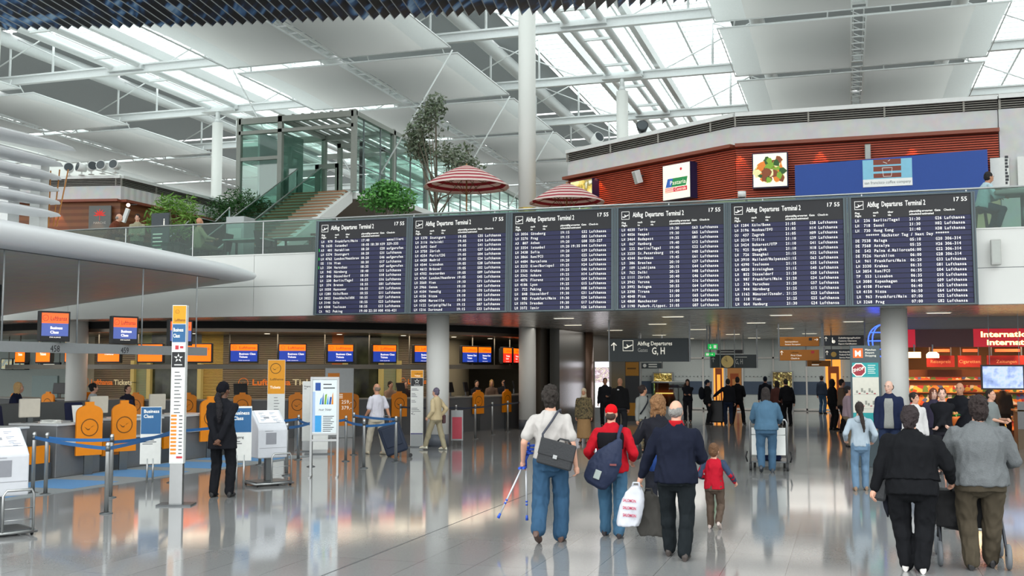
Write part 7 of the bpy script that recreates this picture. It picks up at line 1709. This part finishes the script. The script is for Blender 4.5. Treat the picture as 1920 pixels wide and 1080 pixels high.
s = MB(); o_ = Vector(t.location); Wl = lambda p: Matrix.Rotation(R(W12['face']), 3, 'Z') @ (W12['W'](p) - o_); s.tube([Vector((0, -.1, .1)), Wl((.235, -.06, 1.38)), Wl((.20, .02, 1.46)), Wl((.24, .08, 1.35)), Vector((0, .1, .1))], .009, 6); s.build('strap', mat('plum_leather', '5a3c40', .5), t)
# backpack and case of the distant traveller
tb.materials.append(cloth('1c1f26')); t = thing('backpack', 'black backpack on the distant traveller', 'backpack', (M5['x'], M5['y'], 0), R(-M5['face'])); tb.transform(Matrix.Scale(M5['S'], 4)); ob = bpy.data.objects.new('pack_body', tb); COL.objects.link(ob); ob.parent = t
s = MB(); s.tube([M5['tl'](p) * M5['S'] for p in ((.12, -.13, 1.1), (.14, .02, 1.46), (.13, .14, 1.3))], .02, 6); s.tube([M5['tl'](p) * M5['S'] for p in ((-.12, -.13, 1.1), (-.14, .02, 1.46), (-.13, .14, 1.3))], .02, 6); s.build('straps', cloth('1c1f26'), t)
p = onz(1344, 795); t = thing('trolley_case', 'black upright trolley case beside the distant traveller', 'suitcase', p)
s = MB(); s.bx(-.26, .26, -.14, .14, .06, .86); s.build('case_body', black, t, bev=.04)
for x_ in (-.18, .18): s = MB(); s.cyl((x_ - .02, 0, .04), (x_ + .02, 0, .04), .04, n=12); s.build('wheel', black, t)
s = MB(); s.tube([(-.1, 0, .86), (-.1, 0, 1.05), (.1, 0, 1.05), (.1, 0, .86)], .012, 6); s.build('pull_handle', dsteel, t)
# luggage trolley of the denim jacket
t = thing('luggage_trolley', 'silver luggage trolley pushed by the person in denim', 'luggage trolley', (-1.55, 22.35, 0), R(3))
s = MB(); s.tube([(-.36, .55, .16), (-.36, -.28, .16), (-.36, -.36, .95), (-.33, -.38, 1.02), (.33, -.38, 1.02), (.36, -.36, .95), (.36, -.28, .16), (.36, .55, .16)], .02, 8); s.cyl((-.36, -.33, .72), (.36, -.33, .72), .014); s.build('frame', steel, t)
s = MB(); s.bx(-.33, .33, -.34, -.31, .32, .86); s.build('advert_plate', paper, t)
s = MB(); s.bx(-.36, .36, -.26, .6, .16, .19); s.build('platform', dsteel, t)
for x_, y_ in ((-.36, -.2), (.36, -.2), (-.30, .5), (.30, .5)): s = MB(); s.cyl((x_ - .025, y_, .095), (x_ + .025, y_, .095), .095, n=16); s.build('wheel', mat('tyre_grey', '3a3c3e', .7), t)
for x_ in (-.42, .42): s = MB(); s.tube([(x_, -.28, .38), (x_ * 1.06, -.36, .28), (x_, -.28, .18)], .016, 6); s.build('bumper', black, t)
s = MB(); s.box((0, .05, .30), (.46, .4, .2)); s.sph((0, .0, .40), (.2, .18, .06)); me = remesh(s, .02, 2, .012, 10); me.materials.append(cloth('222a4a')); ob = bpy.data.objects.new('luggage_bag', me); COL.objects.link(ob); ob.location = (-1.55, 22.35, 0); tag(ob, 'dark blue bag lying on the silver luggage trolley', 'bag')
# shopping trolley between the two women
t = thing('wheeled_walker', 'grey wheeled trolley frame between the black and grey jackets', 'wheeled trolley', (1.17, 12.42, 0), R(-2))
tyre = mat('tyre_pale_grey', '70757a', .7)
fr_ = mat('frame_graphite', '3c3f46', .4, .4)
s = MB(); s.tube([(-.27, .40, .12), (-.26, .05, .55), (-.30, -.30, .92), (-.30, -.42, .97)], .018, 8); s.tube([(.34, .40, .12), (.33, .05, .55), (.30, -.30, .92), (.30, -.42, .97)], .018, 8)
s.tube([(-.27, -.34, .14), (-.265, -.10, .42), (-.26, .05, .55)], .016, 8); s.tube([(.36, -.34, .14), (.34, -.10, .42), (.33, .05, .55)], .016, 8); s.cyl((-.26, .05, .5), (.33, .05, .5), .014); s.cyl((-.26, -.1, .42), (.34, -.1, .42), .014); s.build('frame', fr_, t)
for x_ in (-.30, .30): s = MB(); s.cyl((x_, -.36, .955), (x_, -.50, .985), .022, n=10); s.build('grip', black, t)
for x_, y_ in ((-.28, .42), (.36, .42), (-.28, -.36), (.37, -.36)):
    s = MB(); s.tube([(x_, y_ + .105 * math.cos(a), .13 + .105 * math.sin(a)) for a in [6.2832 * i / 20 for i in range(20)]], .026, 8, 0, True); w_ = s.build('wheel', tyre, t)
    s = MB(); s.cyl((x_ - .015, y_, .13), (x_ + .015, y_, .13), .085, n=16); s.build('hub', dsteel, w_)
s = MB()
for k in range(7): s.cyl((-.22, -.02 + .05 * k, .34), (.30, -.02 + .05 * k, .34), .005, n=5)
s.tube([(-.22, -.04, .34), (.30, -.04, .34), (.30, .32, .34), (-.22, .32, .34)], .008, 6, 0, True); s.build('wire_shelf', steel, t)
t = thing('travel_bag', 'large black travel bag with white bundle on top on the wheeled trolley', 'bag', (1.10, 12.28, .36), R(-2))
s = MB(); s.box((0, .0, .22), (.48, .30, .38)); s.sph((0, 0, .12), (.25, .17, .14)); me = remesh(s, .016, 4, .010, 10); me.materials.append(mat('bag_black', '131316', .7)); ob = bpy.data.objects.new('bag_body', me); COL.objects.link(ob); ob.parent = t
s = MB(); s.tube([(-.09, -.14, .40), (-.07, -.14, .58), (.07, -.14, .58), (.09, -.14, .40)], .014, 8); s.build('handle', black, t)
s = MB(); s.sph((.04, 0, .47), (.13, .1, .07)); me = remesh(s, .014, 1, .012, 14); me.materials.append(paper); ob = bpy.data.objects.new('white_bundle', me); COL.objects.link(ob); ob.parent = t
# purse and umbrella on the left arm of the black jacket
hl = W7['arms'][0][3]; hp_ = W7['W'](hl + (hl - W7['arms'][0][2]).normalized() * .08)
t = thing('clutch_bag', 'black bag in the left hand of the person in black padded jacket', 'handbag', hp_ + Vector((.08, .05, .08)))
s = MB(); s.box((0, 0, 0), (.14, .10, .26), M=Matrix.Rotation(R(8), 3, 'Y')); s.build('bag_body', leather, t, bev=.03)
s = MB(); s.tube([(-.04, 0, .12), (-.03, 0, .2), (.03, 0, .2), (.04, 0, .12)], .008, 6); s.build('handle', leather, t)
t = thing('folded_umbrella', 'dark folded umbrella pointing down beside the black bag', 'umbrella', hp_ + Vector((.12, .12, 0)))
s = MB(); s.tube([(0, 0, .2), (0, 0, .05), (.02, 0, -.12), (.03, 0, -.22)], [.02, .035, .03, .008], 10); s.build('folded_cloth', cloth('24262e'), t)
s = MB(); s.cyl((0, 0, .2), (0, 0, .27), .012); s.build('handle', black, t)
# bouquet
hl = N5['arms'][0][3]; hp_ = N5['W'](hl) + Vector((-.02, -.08, .02))
t = thing('bouquet', 'orange wrapped bouquet with green leaves held by the man in black', 'bouquet', hp_)
s = MB(); s.lathe((0, 0, 0), [(.03, -.12), (.09, .0), (.14, .06), (.12, .06), (.02, -.08)], 14); s.build('wrapping', mat('wrap_orange', 'f07a30', .5), t)
s = MB(); leaves(s, [((0, 0, .08), .11, .06, 1)], 90, .05, 0); s.build('foliage', lf('bq', '3f8a40', '70b050'), t)
for k in range(5): s = MB(); s.sph((.07 * math.cos(k * 1.26), .07 * math.sin(k * 1.26), .12), .03); s.build('blossom', mat('blossom_%d' % (k % 2), ['f0a060', 'f4e0d0'][k % 2], .6), t)
bpy.data.scenes.remove(WS)
